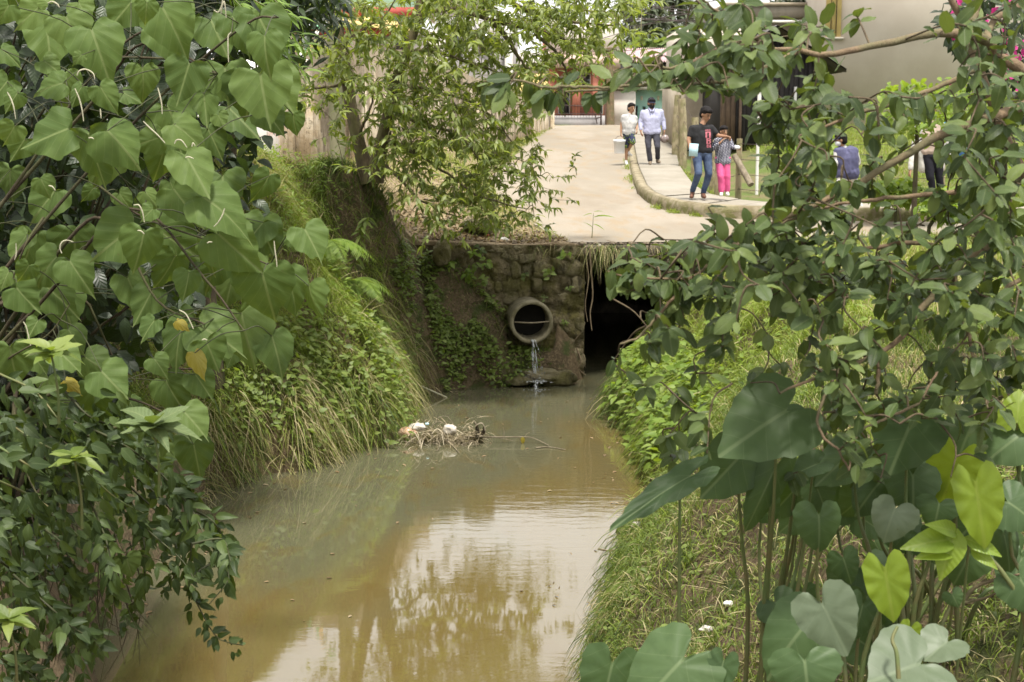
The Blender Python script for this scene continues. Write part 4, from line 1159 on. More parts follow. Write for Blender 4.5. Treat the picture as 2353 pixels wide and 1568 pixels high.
for (x, y, z), nm in zip(bases, names):
    plants.append([thing('taro_plant', (x, y, z), nm, 'taro plant', tgroup), 0])
for (a, b, c, d, Yd, wf, upn, kind) in TL:
    Bp = P(a, b, Yd)
    best = min(range(len(bases)), key=lambda i: abs(bases[i][0] - Bp[0]) + 0.6 * abs(bases[i][1] - Yd) + 0.03 * plants[i][1])
    pl, _ = plants[best]; plants[best][1] += 1
    Ln = math.hypot(c - a, d - b) * Yd / FPX
    Tp = P(c, d, Yd - Ln * 0.55 * upn)
    T = Tp - Bp
    tl = 0.62 if kind == 'L' else 0.68
    S = np.linalg.norm(T) / tl
    N = unit(TOCAM - Bp) + np.array((rng.normal(0, 0.15), 0, 0.9 * upn))
    tm, mt = (TAROLS, 'taro_lime') if kind == 'L' else (TAROS, {'t': 'taro', 'p': 'taro_pale', 'l': 'taro_lime'}[kind])
    leaf_obj(tm, int(rng.integers(0, len(tm))), M[mt], pl, Bp, T, N, S, wf * 0.92, label='lime green leaf' if kind in 'lL' else None)
    bx, by, bz = bases[best]
    sp_ = spline([(bx + rng.normal(0, 0.07), by + rng.normal(0, 0.07), bz - 0.08), ((bx * 0.65 + Bp[0] * 0.35) + rng.normal(0, 0.03), (by * 0.6 + Bp[1] * 0.4) + rng.normal(0, 0.03), bz * 0.4 + Bp[2] * 0.6 + 0.02), tuple(Bp * 0.85 + np.array((bx, by, bz)) * 0.15 - unit(N) * 0.06), Bp - unit(N) * 0.006], 12)
    mb = MB(); mb.tube(sp_, [0.012, 0.008, 0.0045], 8); mb.obj('stalk', M['stem'], pl)
for p_, n_ in plants:
    if n_ == 0: bpy.data.objects.remove(p_)
# lime sapling between the taro leaves
sapc = P(2230, 1215, 4.45)
sap = thing('sapling', tuple(sapc), 'lime green sapling with one large veined leaf between the taro leaves', 'sapling')
base = np.array((sapc[0], 4.6, float(bank(np.array([sapc[0]]), np.array([4.6]))[0])))
mb = MB(); mb.tube(spline([base, (base + sapc) / 2, sapc], 8), [0.008, 0.004], 6); mb.obj('stem', M['stem'], sap)
M['lime'] = m_leaf('lime_leaf', [(0.15, 0.23, 0.02), (0.19, 0.27, 0.03)], (0.28, 0.34, 0.08), nv=9, slope=0.8, trans=0.4, tcol=(0.36, 0.42, 0.02), rough=0.45, veinw=0.35, bump=0.16, mott=0.3)
for (a, b, c, d, w) in [(2200,1215,2160,1325,1.05),(2195,1240,2090,1245,0.9),(2215,1235,2300,1270,0.8),(2200,1225,2150,1200,0.8),(2230,1260,2290,1300,0.8),(2195,1265,2120,1270,0.8)]:
    B = P(a, b, 4.4); Tp = P(c, d, 4.33)
    leaf_obj(VINES, 0, M['lime'], sap, B, Tp - B, unit(TOCAM - B) + (0, 0, 0.4), np.linalg.norm(Tp - B), w * 1.2)

M['root_olive'] = m_bark('olive_twig', (0.20, 0.18, 0.10), (0.13, 0.11, 0.06), scale=18)
# ------------------------------------------------------------------ slender-leaved tree in the middle, on the cliff
tb = P(840, 395, 21.2)
ct = thing('slender_leaf_tree', (tb[0], 21.3, tb[2] - 0.1), 'two stemmed tree with small slender leaves on the bank top by the road', 'tree')
M['trunk'] = m_bark('mossy_trunk', (0.15, 0.115, 0.075), (0.07, 0.055, 0.035), (0.12, 0.115, 0.045), scale=18)
stems = [([(850,420,21.2),(838,380,21.2),(822,320,21.2),(808,255,21.3),(798,190,21.3),(785,110,21.4),(765,20,21.5),(750,-80,21.6)], [0.15,0.10,0.09,0.085,0.08]),
 ([(862,420,21.1),(868,370,21.1),(880,320,21.0),(895,255,20.9),(908,190,20.9),(935,120,20.8),(960,40,20.8),(975,-60,20.8)], [0.13,0.10,0.075,0.06])]
cb = []
for p, r_ in stems:
    pts = spline([P(*q) for q in p], 30); mb = MB(); mb.tube(pts, r_, 12); mb.obj('trunk', M['trunk'], ct); cb.append(pts)
brs = [[(960,40,20.8),(1010,22,20.6),(1060,28,20.5),(1130,48,20.4),(1230,72,20.3),(1330,100,20.2),(1400,118,20.2)], [(1040,-40,20.5),(1150,-5,20.4),(1230,30,20.3),(1310,52,20.2),(1420,60,20.1)],
 [(908,190,20.9),(980,205,20.6),(1060,225,20.4),(1130,270,20.3),(1180,330,20.2)], [(880,320,21.0),(950,350,20.5),(1030,400,20.3),(1100,450,20.2),(1200,480,20.0)], [(895,255,20.9),(960,280,20.5),(1050,310,20.2),(1120,380,20.0),(1190,400,19.9)],
 [(798,190,21.3),(760,200,21.0),(710,205,20.8),(690,225,20.8)], [(785,110,21.4),(830,70,21.0),(880,40,20.7),(920,-20,20.5)], [(870,370,21.1),(930,420,20.6),(980,470,20.4),(1060,500,20.2)], [(935,120,20.8),(1000,120,20.5),(1090,150,20.3),(1180,180,20.2),(1260,200,20.2)],
 [(1130,48,20.4),(1180,110,20.3),(1220,170,20.3)], [(1230,72,20.3),(1290,140,20.2),(1310,190,20.2)], [(950,350,20.5),(990,320,20.3),(1050,250,20.3)], [(822,320,21.2),(850,250,21.0),(870,180,20.8)], [(890,300,21.0),(905,240,20.8),(885,200,20.7)]]
for b in brs:
    pts = spline([P(*q) for q in b], 24); pts = pts + np.stack([0.03 * vnoise(np.arange(24) * 0.5, np.full(24, b[0][0] * 0.1), 60 + j) for j in range(3)], 1)[:len(pts)] if len(pts) == 24 else pts
    mb = MB(); mb.tube(pts, [0.045, 0.03, 0.012] if b[0][0] > 955 and b[0][1] < 60 else [0.03, 0.018, 0.008], 7); mb.obj('branch', M['trunk'], ct); cb.append(pts)
call = np.concatenate(cb)
DEN2 = """3578887773
3466778885
3456667775
3666666542
5645666420
3256663100
1137763000
0137783000
0037784100
0004785100
0002564000""".split('\n')
mb = MB(); twm = MB()
B, T, N, S, RR = [], [], [], [], []
cand = []
for r0, row in enumerate(DEN2):
    for c0, ch in enumerate(row):
        n = int(ch) * 2.8
        for _ in range(int(n) + (rng.random() < n % 1)):
            px, py = 680 + 80 * c0 + rng.uniform(0, 80), -60 + 53 * r0 + rng.uniform(0, 53)
            if vnoise(np.array([px / 45]), np.array([py / 40]), 91)[0] < -0.30: continue
            y = rng.uniform(19.2, 21.8); c = P(px, py, y)
            dd = np.linalg.norm(call - c, axis=1); cand.append((float(dd.min()), tuple(c)))
net = np.zeros((60000, 3)); nn = len(call); net[:nn] = call
for _, c in sorted(cand):
    if True:
        if True:
            c = np.array(c)
            dd = np.linalg.norm(net[:nn] - c, axis=1); j = int(np.argmin(dd)); a = net[j]
            d0 = unit(c - a + np.array((0, 0, -0.08)))
            tipv = c + unit(d0 * 0.6 + (rng.normal(0, 0.4), rng.normal(0, 0.4), 0.25)) * rng.uniform(0.2, 0.4)
            tp = spline([a, (a + c) / 2 + (0, 0, 0.06), c, tipv], 11)
            net[nn:nn + len(tp)] = tp; nn += len(tp)
            twm.tube(tp, [0.0065, 0.0045, 0.0022], 4, cap=False)
            tone = rng.random()
            for q in range(15):
                f = rng.uniform(0.45, 1.0) if q > 3 else rng.uniform(0.9, 1)
                i = f * (len(tp) - 1); k_ = int(i); k2 = min(k_ + 1, len(tp) - 1)
                pt = tp[k_] + (tp[k2] - tp[k_]) * (i - k_)
                ax = unit(tp[k2] - tp[max(0, k2 - 1)])
                a2 = rng.uniform(0, 6.28)
                B.append(pt); T.append(unit(ax * 0.55 + np.array((math.cos(a2), math.sin(a2), -0.15 + rng.normal(0, 0.35))) * 0.75))
                N.append((rng.normal(0, 0.35), rng.normal(-0.2, 0.35), 1)); S.append(rng.uniform(0.09, 0.155)); RR.append(np.clip(tone * 0.7 + rng.random() * 0.4, 0, 0.99))
twm.obj('twigs', M['root_olive'], ct, kind='stuff')
scatter(mb, OVATE, B, T, N, S, 0.62, RR)
mb.obj('foliage', M['shrub'], ct, kind='stuff')
# ------------------------------------------------------------------ walls, houses, poles and trees beyond the stream
m, nt, out = mat_new('stained_wall'); k = NT(nt)
sep = k.n('SeparateXYZ'); k.l(k.pos(), sep.inputs[0])
vec = k.pos((5.0, 5.0, 0.35))
hgt = k.sstep(sep.outputs[2], 3.2, 5.9)
f = k.noise(1.0, 6, 0.7, vec)
st_ = k.sstep(k.math('ADD', f, k.math('MULTIPLY', hgt, 0.30)), 0.50, 0.66)
c = k.mix(k.sstep(k.noise(2.2, 5, 0.65, k.pos()), 0.4, 0.65), (0.62, 0.55, 0.43), (0.50, 0.40, 0.27))
c = k.mix(k.math('MULTIPLY', k.sstep(k.noise(3, 5, 0.7, vec), 0.5, 0.7), 0.6), c, (0.33, 0.26, 0.17))
c = k.mix(k.math('MULTIPLY', st_, 0.85), c, (0.13, 0.105, 0.075))
c = k.mix(k.math('MULTIPLY', k.sstep(k.noise(6, 6, 0.8, k.pos((1, 1, 0.6))), 0.53, 0.62), 0.75), c, (0.10, 0.085, 0.06))
k.l(k.bsdf(c, 0.92, 0.1, k.bump(k.noise(14, 6, 0.7, k.pos()), 0.5, 0.03)), out.inputs[0])
M['stained'] = m
m, nt, out = mat_new('flaking_white_paint'); k = NT(nt)
c = k.mix(k.sstep(k.noise(3, 6, 0.7, k.pos((3, 3, 0.8))), 0.55, 0.66), (0.78, 0.76, 0.74), (0.33, 0.27, 0.19))
c = k.mix(k.math('MULTIPLY', k.sstep(k.noise(1.7, 4, 0.6, k.pos((2, 2, 1))), 0.60, 0.66), 0.6), c, (0.62, 0.30, 0.22))
k.l(k.bsdf(c, 0.85, 0.15), out.inputs[0])
M['white_flake'] = m

def wall_box(mb, a, b, z0, z1, th, zoff=0.0, nx=2):
    """vertical wall from a to b (x, y)"""
    a = np.array(a, float); b = np.array(b, float); d = unit(b - a); nrm = np.array((d[1], -d[0]))
    c = [a, b, b - nrm * th, a - nrm * th]
    z0a, z0b = z0 if isinstance(z0, tuple) else (z0, z0); z1a, z1b = z1 if isinstance(z1, tuple) else (z1, z1)
    v = [(*c[0], z0a), (*c[1], z0b), (*c[2], z0b), (*c[3], z0a), (*c[0], z1a), (*c[1], z1b), (*c[2], z1b), (*c[3], z1a)]
    mb.add(v, [(0, 1, 5, 4), (1, 2, 6, 5), (2, 3, 7, 6), (3, 0, 4, 7), (4, 5, 6, 7), (3, 2, 1, 0)])

lw = thing('boundary_wall', (-1.6, 36, 3.0), 'long mould streaked plaster wall running up the left side of the road', 'wall')
WP = [(-4.05, 26.0), (-2.85, 26.4), (-2.05, 31.8), (-1.25, 37.2), (-0.2, 44.2), (0.7, 50.8), (1.55, 57.0)]
WT = [5.62, 5.55, 5.45, 5.33, 5.18, 5.02, 4.86]
for i in range(len(WP) - 1):
    a, b = np.array(WP[i]), np.array(WP[i + 1]); d = unit(b - a)
    mb = MB(); nx_ = max(6, int(np.linalg.norm(b - a) / 0.35))
    wall_box(mb, a + d * 0.02, b - d * 0.02, 2.5, (WT[i] - 0.04 * (i % 2), WT[i + 1] - 0.04 * (i % 2)), 0.25)
    mb.obj('wall_panel', M['stained'], lw, smooth=False)
for i, (c, t) in enumerate(zip(WP, WT)):
    mb = MB(); mb.box((c[0] - 0.13, c[1] - 0.11, 2.5), (c[0] + 0.13, c[1] + 0.2, t + 0.06)); mb.obj('wall_pillar', M['stained'], lw, smooth=False)
mb = MB(); wall_box(mb, (-8.5, 25.2), (-4.2, 25.95), 2.5, (5.3, 5.2), 0.25)
ww = mb.obj('painted_wall', M['white_flake'], label='flaking white wall with faded red paint behind the heart leaves', cat='wall', smooth=False)

# bunting in front of the wall
M['flag_green'] = m_leaf('green_paper', [(0.20, 0.55, 0.34), (0.28, 0.62, 0.40)], (0.3, 0.6, 0.4), trans=0.35, tcol=(0.3, 0.7, 0.4), blade=True, mott=0.1, rough=0.6)
M['flag_white'] = m_leaf('white_paper', [(0.75, 0.73, 0.70)], (0.7, 0.7, 0.7), trans=0.3, tcol=(0.7, 0.7, 0.7), blade=True, mott=0.05, rough=0.6)
M['flag_peach'] = m_leaf('peach_paper', [(0.66, 0.42, 0.25), (0.72, 0.50, 0.33)], (0.7, 0.5, 0.3), trans=0.3, tcol=(0.8, 0.5, 0.3), blade=True, mott=0.1, rough=0.6)
bt = thing('bunting', tuple(P(690, 130, 27.0)), 'torn green white and peach paper flags strung before the stained wall', 'bunting')
line = spline([P(560, 190, 25.2), P(640, 140, 25.2), P(690, 105, 25.2), P(735, 62, 25.2), P(775, 20, 24.8)], 24)
mb = MB(); mb.tube(line, 0.006, 4); mb.obj('string', M['flag_white'], bt)
def kk_(x, y): return (640 + x * 0.1977) * 0.91914, (20 + y * 0.1977) * 0.91914
FL = [([(690,270),(800,200),(865,190),(850,255),(770,270)],'flag_green'),([(735,375),(745,300),(805,275),(790,340)],'flag_white'),([(640,470),(660,420),(715,385),(710,440)],'flag_peach'),([(640,560),(650,480),(700,470),(690,600)],'flag_peach'),
 ([(600,590),(620,510),(650,500),(640,610)],'flag_green'),([(560,540),(640,480),(650,500),(590,560)],'flag_white'),([(370,640),(385,590),(415,600),(425,650),(410,670)],'flag_green'),([(425,680),(445,600),(480,640),(475,700)],'flag_peach'),
 ([(490,720),(500,630),(560,650),(540,700)],'flag_green'),([(540,620),(560,550),(610,640),(690,670),(640,690)],'flag_white'),([(320,900),(420,915),(505,945),(410,980)],'flag_green'),([(650,600),(700,570),(700,610)],'flag_green'),([(220,890),(250,880),(255,930),(235,945)],'flag_peach')]
for pl, mt in FL:
    pts = np.array([P(*kk_(x, y), 25.15 + 0.05 * math.sin(x)) for x, y in pl]); c = pts.mean(0) + (0, -0.02, 0)
    mb = MB(); mb.add(np.vstack([c[None], pts]), tris=[(0, 1 + i, 1 + (i + 1) % len(pts)) for i in range(len(pts))]); mb.obj('flag', M[mt], bt, smooth=False)

# poles
M['pole'] = m_plain('pole_concrete', (0.23, 0.22, 0.14), 0.85, 0.2, 2.5, bump=0.3, col2=(0.13, 0.135, 0.07), streak=True)
pb = P(777, 392, 25.0)
up_ = thing('utility_pole', (pb[0], pb[1], 2.9), 'mossy grey concrete utility pole standing left of the two stemmed tree', 'utility pole')
mb = MB(); mb.tube([(pb[0], pb[1], 2.6), (pb[0] - 0.02, pb[1], 6), (pb[0] - 0.03, pb[1], 10.5)], [0.145, 0.125, 0.11], 14); mb.obj('pole', M['pole'], up_)
for i, zz in enumerate((9.4, 10.1)):
    mb = MB(); mb.box((-0.7, -0.05, -0.04), (0.7, 0.05, 0.04), at=(pb[0], pb[1] - 0.17, zz)); mb.obj('crossarm', M['wood_grey'], up_)

def Rx(px0, py0, px1, py1, Y):
    a = P(px0, py0, Y); b = P(px1, py1, Y); pm = min(max((max(py0, 0) + py1) / 2, 40), 300)
    return P(px0, pm, Y)[0], P(px1, pm, Y)[0], b[2], a[2]     # x0, x1, zlow, zhigh

M['coral'] = m_plain('coral_paint', (0.52, 0.20, 0.14), 0.8, 0.1, 1.5)
M['pinkband'] = m_plain('pink_render', (0.55, 0.40, 0.34), 0.85, 0.1, 1.5)
M['greyren'] = m_plain('grey_render', (0.36, 0.34, 0.34), 0.85, 0.1, 1.2)
M['palewall'] = m_plain('pale_wall', (0.60, 0.55, 0.50), 0.85, 0.08, 1.0)
M['teal'] = m_plain('teal_paint', (0.44, 0.70, 0.67), 0.8, 0.08, 1.0)
M['tealdark'] = m_plain('teal_reveal', (0.20, 0.42, 0.40), 0.8, 0.08, 1.0)
M['white'] = m_plain('white_paint', (0.72, 0.70, 0.66), 0.75, 0.08, 2.0)
M['glass'] = m_plain('dark_window_glass', (0.03, 0.035, 0.04), 0.12, 0.05, 1.0, spec=0.6)
M['dark'+'void'] = m_plain('painted_room_shade', (0.035, 0.032, 0.03), 0.9, 0.05, 1.0)  # shade painted as near-black fill: doorways, gable and shed interior
M['iron'] = m_plain('brown_iron', (0.06, 0.04, 0.035), 0.5, 0.1, 3.0)
M['concgrey'] = m_plain('stained_concrete', (0.34, 0.31, 0.26), 0.9, 0.22, 0.9, bump=0.3, bscale=20, col2=(0.20, 0.18, 0.14), streak=True)
M['yellow'] = m_plain('yellow_paint', (0.62, 0.47, 0.20), 0.8, 0.1, 1.5)
M['redp'] = m_plain('red_paint', (0.36, 0.075, 0.06), 0.8, 0.1, 1.5)

def house_box(name, parent, px0, py0, px1, py1, Y, depth, mat, dy=0.0, label=None):
    x0, x1, z0, z1 = Rx(px0, py0, px1, py1, Y)
    mb = MB(); mb.box((x0, Y + dy, z0), (x1, Y + dy + depth, z1)); return mb.obj(name, mat, parent, smooth=False, label=label)

# coral house
Yh = 92.0
ch = thing('coral_house', tuple(P(1330, 296, Yh)), 'coral house with grey plinth, porch and dark iron rail at the road end', 'house')
house_box('wall', ch, 1252, 60, 1392, 300, Yh, 6, M['coral'], 1.4)
house_box('upper_band', ch, 1248, 128, 1425, 156, Yh, 6, M['pinkband'], -0.3)
house_box('upper_wall', ch, 1256, 40, 1425, 127, Yh, 5, M['palewall'], 0.6)
house_box('plinth', ch, 1272, 266, 1390, 300, Yh, 1.3, M['greyren'])
for a, b in ((1258, 1276), (1316, 1333), (1362, 1375)): house_box('column', ch, a, 157, b, 265, Yh, 0.5, M['coral'], 0.05)
for a, b, c, d in ((1284, 205, 1312, 262), (1338, 168, 1360, 200), (1376, 212, 1389, 262)):
    w_ = house_box('window', ch, a, b, c, d, Yh, 0.1, M['white'], 1.36); house_box('pane', w_, a + 2, b + 2, c - 2, d - 2, Yh, 0.06, M['glass'], 1.33)
house_box('awning', ch, 1268, 176, 1345, 184, Yh, 1.2, M['iron'], -0.2)
mb = MB()
for x in np.linspace(1273, 1376, 16):
    a = P(x, 240, Yh - 0.1); b = P(x, 266, Yh - 0.1); mb.tube([a, b], 0.015, 4)
mb.tube([P(1272, 241, Yh - 0.1), P(1377, 246, Yh - 0.1)], 0.03, 4); mb.tube([P(1272, 262, Yh - 0.1), P(1377, 262, Yh - 0.1)], 0.025, 4)
mb.obj('balcony_rail', M['iron'], ch)
mb = MB(); mb.tube([P(1368, 240, Yh - 0.4), P(1381, 264, Yh - 0.4), P(1381, 297, Yh - 0.4)], 0.06, 6); mb.tube([P(1367, 262, Yh - 0.4), P(1372, 285, Yh - 0.4)], 0.04, 5); mb.tube([P(1370, 272, Yh - 0.4), P(1381, 270, Yh - 0.4)], 0.04, 5)
mb.obj('stair_rail', M['iron'], ch)
# pale house
ph = thing('pale_house', tuple(P(1425, 297, 95)), 'plain pale grey house wall between the coral house and the turquoise house', 'house')
house_box('wall', ph, 1385, 205, 1460, 300, 95, 6, M['palewall'])
house_box('roof_slab', ph, 1380, 196, 1462, 206, 95, 6.4, M['concgrey'], -0.25)
wp_ = thing('wooden_pole', tuple(P(1403, 298, 90)), 'brown wooden pole standing before the pale house wall', 'pole')
mb = MB(); mb.tube([P(1403, 299, 90), P(1402, 200, 90), P(1401, 110, 90)], [0.27, 0.24, 0.2], 9); mb.obj('pole', M['bark'], wp_)
# turquoise house
th_ = thing('turquoise_house', tuple(P(1500, 298, 97)), 'low turquoise house with white roof slab behind the walking men', 'house')
house_box('wall', th_, 1452, 207, 1556, 300, 97, 6, M['teal'])
house_box('side_wall', th_, 1557, 207, 1600, 300, 97, 5, M['teal'], 1.5)
s_ = MB(); a = P(1440, 188, 96); b = P(1580, 208, 96)
mb = MB(); mb.add([P(1440, 188, 95.5), P(1600, 210, 95.5), P(1600, 218, 95.5), P(1440, 199, 95.5), P(1440, 188, 103), P(1600, 210, 103), P(1600, 218, 103), P(1440, 199, 103)], [(3, 2, 1, 0), (4, 5, 6, 7), (0, 1, 5, 4), (2, 3, 7, 6), (1, 2, 6, 5), (3, 0, 4, 7)])
mb.obj('roof_slab', M['white'], th_, smooth=False)
for a, b, c, d in ((1459, 242, 1466, 298), (1476, 244, 1484, 298), (1529, 250, 1549, 298)):
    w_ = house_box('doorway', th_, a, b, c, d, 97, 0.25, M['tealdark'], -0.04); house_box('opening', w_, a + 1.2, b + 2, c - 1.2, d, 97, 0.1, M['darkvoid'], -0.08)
for a in (1456, 1472, 1510, 1522, 1534): house_box('vent_block', th_, a, 221, a + 5, 231, 97, 0.1, M['palewall'], -0.05)
house_box('white_base', th_, 1556, 252, 1578, 300, 97, 0.3, M['white'], 1.3)
# roof behind: pink corrugated sheets, tank
rh = thing('tin_roofed_house', tuple(P(1500, 200, 110)), 'house under pink corrugated roofing and a grey concrete beam', 'house')
house_box('beam_wall', rh, 1440, 165, 1590, 215, 110, 8, M['concgrey'])
M['pinktin'] = m_plain('pink_tin', (0.52, 0.36, 0.37), 0.5, 0.12, 1.0)
x = np.linspace(P(1440, 0, 110)[0], P(1590, 0, 110)[0], 120)
mb = MB(); V = np.stack([np.stack([x, np.full_like(x, 109.5), P(0, 142, 110)[2] + 0.08 * np.sin(np.arange(120) * 1.57)], 1), np.stack([x, np.full_like(x, 115), P(0, 122, 110)[2] + 0.6 + 0.08 * np.sin(np.arange(120) * 1.57)], 1)], 0)
mb.grid(V); mb.obj('roof_sheet', M['pinktin'], rh)
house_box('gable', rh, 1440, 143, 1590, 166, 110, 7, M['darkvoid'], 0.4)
tk = thing('water_tank', tuple(P(1562, 142, 108)), 'white water tank standing on the corrugated roof', 'water tank')
mb = MB(); c = P(1562, 143, 108); mb.lathe([(0.02, 0), (0.62, 0), (0.64, 0.1), (0.64, 0.65), (0.5, 0.8), (0.2, 0.86), (0.18, 0.95), (0.01, 0.96)], c, 20); mb.obj('tank_body', M['white'], tk)
mb = MB(); mb.lathe([(0.2, 0.95), (0.2, 1.02), (0.01, 1.04)], c, 14); mb.obj('lid', M['greyren'], tk)

# red and yellow house above the long wall
ry = thing('red_yellow_house', tuple(P(800, 140, 52)), 'house with yellow eave and red fascia behind the stained wall', 'house')
house_box('wall', ry, 600, 70, 1010, 330, 52, 6, M['palewall'])
house_box('fascia', ry, 640, 62, 930, 82, 52, 0.8, M['redp'], -0.5)
mb = MB(); mb.add([P(600, 18, 51), P(960, 70, 51), P(960, 58, 54), P(640, 6, 54), P(600, 26, 51), P(960, 78, 51)], [(0, 1, 2, 3), (4, 5, 1, 0)]); mb.obj('eave', M['yellow'], ry, smooth=False)
house_box('upper_storey', ry, 560, -150, 960, 30, 54, 5, M['teal'])
house_box('red_band', ry, 780, 20, 980, 40, 52, 0.5, M['redp'], -0.6)
for a in (712, 830, 905): 
    w_ = house_box('window', ry, a, 84, a + 40, 118, 52, 0.2, M['white'], -0.12); house_box('pane', w_, a + 4, 87, a + 36, 115, 52, 0.1, M['glass'], -0.16)
mb = MB()
for x in np.linspace(720, 800, 14): mb.tube([P(x, 72, 51), P(x, 92, 51)], 0.012, 4)
mb.tube([P(718, 72, 51), P(802, 72, 51)], 0.02, 4); mb.obj('railing', M['iron'], ry)
gh = thing('block_house', tuple(P(1100, 200, 64)), 'unfinished grey block house behind the slender leaved tree', 'house')
house_box('wall', gh, 1000, 40, 1190, 300, 64, 6, M['greyren'])
house_box('pillar', gh, 1160, 30, 1178, 300, 64, 0.4, M['white'], -0.5)
house_box('upper_wall', gh, 980, -160, 1120, 36, 64, 5, M['palewall'], 0.2)
for a in (1030, 1100):
    w_ = house_box('window', gh, a, 70, a + 34, 120, 64, 0.2, M['concgrey'], -0.1); house_box('pane', w_, a + 4, 74, a + 30, 116, 64, 0.1, M['glass'], -0.14)
oh = thing('orange_house', tuple(P(1220, 240, 80)), 'low cream house with an orange wall at the end of the stained wall', 'house')
house_box('wall', oh, 1130, 170, 1258, 300, 80, 5, M['yellow'])
house_box('cream_wall', oh, 1170, 120, 1262, 168, 80, 4, M['palewall'])

# concrete wall house on the right
rc = thing('concrete_house', tuple(P(1610, 330, 42)), 'rough stained concrete house wall behind the barbed wire fence', 'house')
M['roughc'] = m_plain('rough_concrete', (0.40, 0.35, 0.27), 0.92, 0.25, 0.8, bump=0.4, bscale=16, col2=(0.25, 0.21, 0.15))
M['beige'] = m_plain('beige_render', (0.56, 0.50, 0.43), 0.88, 0.06, 0.7, bump=0.08, bscale=30, col2=(0.50, 0.44, 0.37))
house_box('wall', rc, 1562, 166, 1720, 345, 42, 5, M['roughc'])
house_box('upper_wall', rc, 1574, 60, 1740, 165, 42, 5, M['beige'], 0.03)
house_box('niche', rc, 1612, 248, 1628, 272, 42, 0.2, M['coral'], -0.03)
mb = MB(); c = P(1617, 288, 41.9); mb.box(c - (0.14, 0.06, 0.08), c + (0.14, 0.06, 0.08)); mb.obj('meter_box', M['iron'], rc)

# dark timber shed
shd = thing('timber_shed', tuple(P(1780, 325, 38)), 'dark plank shed with a gabled tin roof on the rise at the right', 'shed')
M['plank_dark'] = m_bark('black_plank', (0.045, 0.040, 0.040), (0.022, 0.020, 0.021), scale=6, bump=0.4)
M['plank_brown'] = m_bark('brown_plank', (0.15, 0.105, 0.075), (0.085, 0.06, 0.045), scale=6, bump=0.4)
x = 1656; i = 0
while x < 1892:
    w = rng.uniform(9.5, 12.5)
    top = 62 + abs(x + w / 2 - 1787) * 0.605 + 6
    house_box('plank', shd, x, top, min(x + w - 0.7, 1893), 330, 38, 0.04, M['plank_brown'] if x < 1686 else M['plank_dark'], rng.uniform(-0.012, 0.012)); x += w; i += 1
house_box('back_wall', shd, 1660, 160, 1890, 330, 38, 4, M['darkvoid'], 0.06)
M['tin_dark'] = m_plain('dark_tin', (0.075, 0.072, 0.07), 0.55, 0.15, 2.0, col2=(0.11, 0.09, 0.075))
for (xa, ya, xb, yb) in ((1787, 58, 1948, 160), (1787, 58, 1628, 158)):
    A, B_ = P(xa, ya, 37.3), P(xb, yb, 37.3)
    s = np.linspace(0, 1, 40); yy = np.linspace(0, 4.8, 50)
    V = A + (B_ - A) * s[:, None, None] + np.array((0, 1, 0)) * yy[None, :, None]
    V[:, :, 2] += 0.025 * np.sin(yy * 26)[None]
    mb = MB(); mb.grid(V); V2 = V.copy(); V2[:, :, 2] -= 0.05; mb.grid(V2)
    mb.obj('roof_sheet', M['tin_dark'], shd)
for a, b, c, d in ((1712, 182, 1732, 216), (1768, 212, 1786, 240)): 
    w_ = house_box('window', shd, a, b, c, d, 38, 0.06, M['white'], -0.06); house_box('pane', w_, a + 3, b + 3, c - 3, d - 3, 38, 0.03, M['glass'], -0.08)
for a in (1697, 1741, 1822): house_box('frame_post', shd, a, 200, a + 6, 330, 38, 0.08, M['white' if a > 1700 else 'plank_brown'], -0.10)

# tall beige building
bg = thing('beige_building', tuple(P(2060, 240, 46)), 'tall plain beige rendered building with a yellow corner at upper right', 'building')
house_box('wall', bg, 1893, -420, 2480, 330, 46, 9, M['beige'])
house_box('corner_strip', bg, 1897, -420, 1932, 86, 46, 0.3, M['yellow'], -0.06)
for a in (1908, 1920): house_box('groove', bg, a, -420, a + 1.6, 85, 46, 0.05, M['iron'], -0.08)
house_box('ledge', bg, 1890, 86, 1936, 92, 46, 0.3, M['concgrey'], -0.14)
lh = thing('flat_roofed_house', tuple(P(1790, 130, 50)), 'flat roofed house with a mouldy slab edge and rebar above the shed', 'house')
house_box('roof_slab', lh, 1660, 18, 1892, 44, 50, 6, M['concgrey'], -1.0)
house_box('slab_edge', lh, 1656, 12, 1892, 19, 50, 6, M['roughc'], -1.1)
house_box('wall', lh, 1690, 44, 1892, 330, 50, 5, M['beige'], 0.2)
w_ = house_box('window', lh, 1830, 66, 1880, 92, 50, 0.1, M['iron'], 0.14); house_box('pane', w_, 1833, 69, 1877, 89, 50, 0.05, M['glass'], 0.10)
mb = MB(); mb.tube([P(1700, 50, 48.9), P(1892, 50, 48.9)], 0.05, 6); mb.obj('gutter', M['white'], lh)
for a in (1862, 1873, 1884, 1735, 1770): 
    mb = MB(); mb.tube([P(a, 14, 49.2), P(a + 1, -60, 49.2)], 0.02, 5); mb.obj('rebar', M['iron'], lh)
mb = MB(); B, T, N, S = [], [], [], []
for i in range(160):
    B.append(P(rng.uniform(1780, 1860), 13, 49.3) + (0, 0, abs(rng.normal(0, 0.08)))); a = rng.uniform(0, 6.28); T.append((math.cos(a), math.sin(a), 0.8)); N.append((0, -1, 1)); S.append(rng.uniform(0.12, 0.3))
scatter(mb, LANCE, B, T, N, S); tag(mb.obj('roof_weeds', M['dark']), 'dark weeds growing on the flat roof edge', 'weeds', kind='stuff')

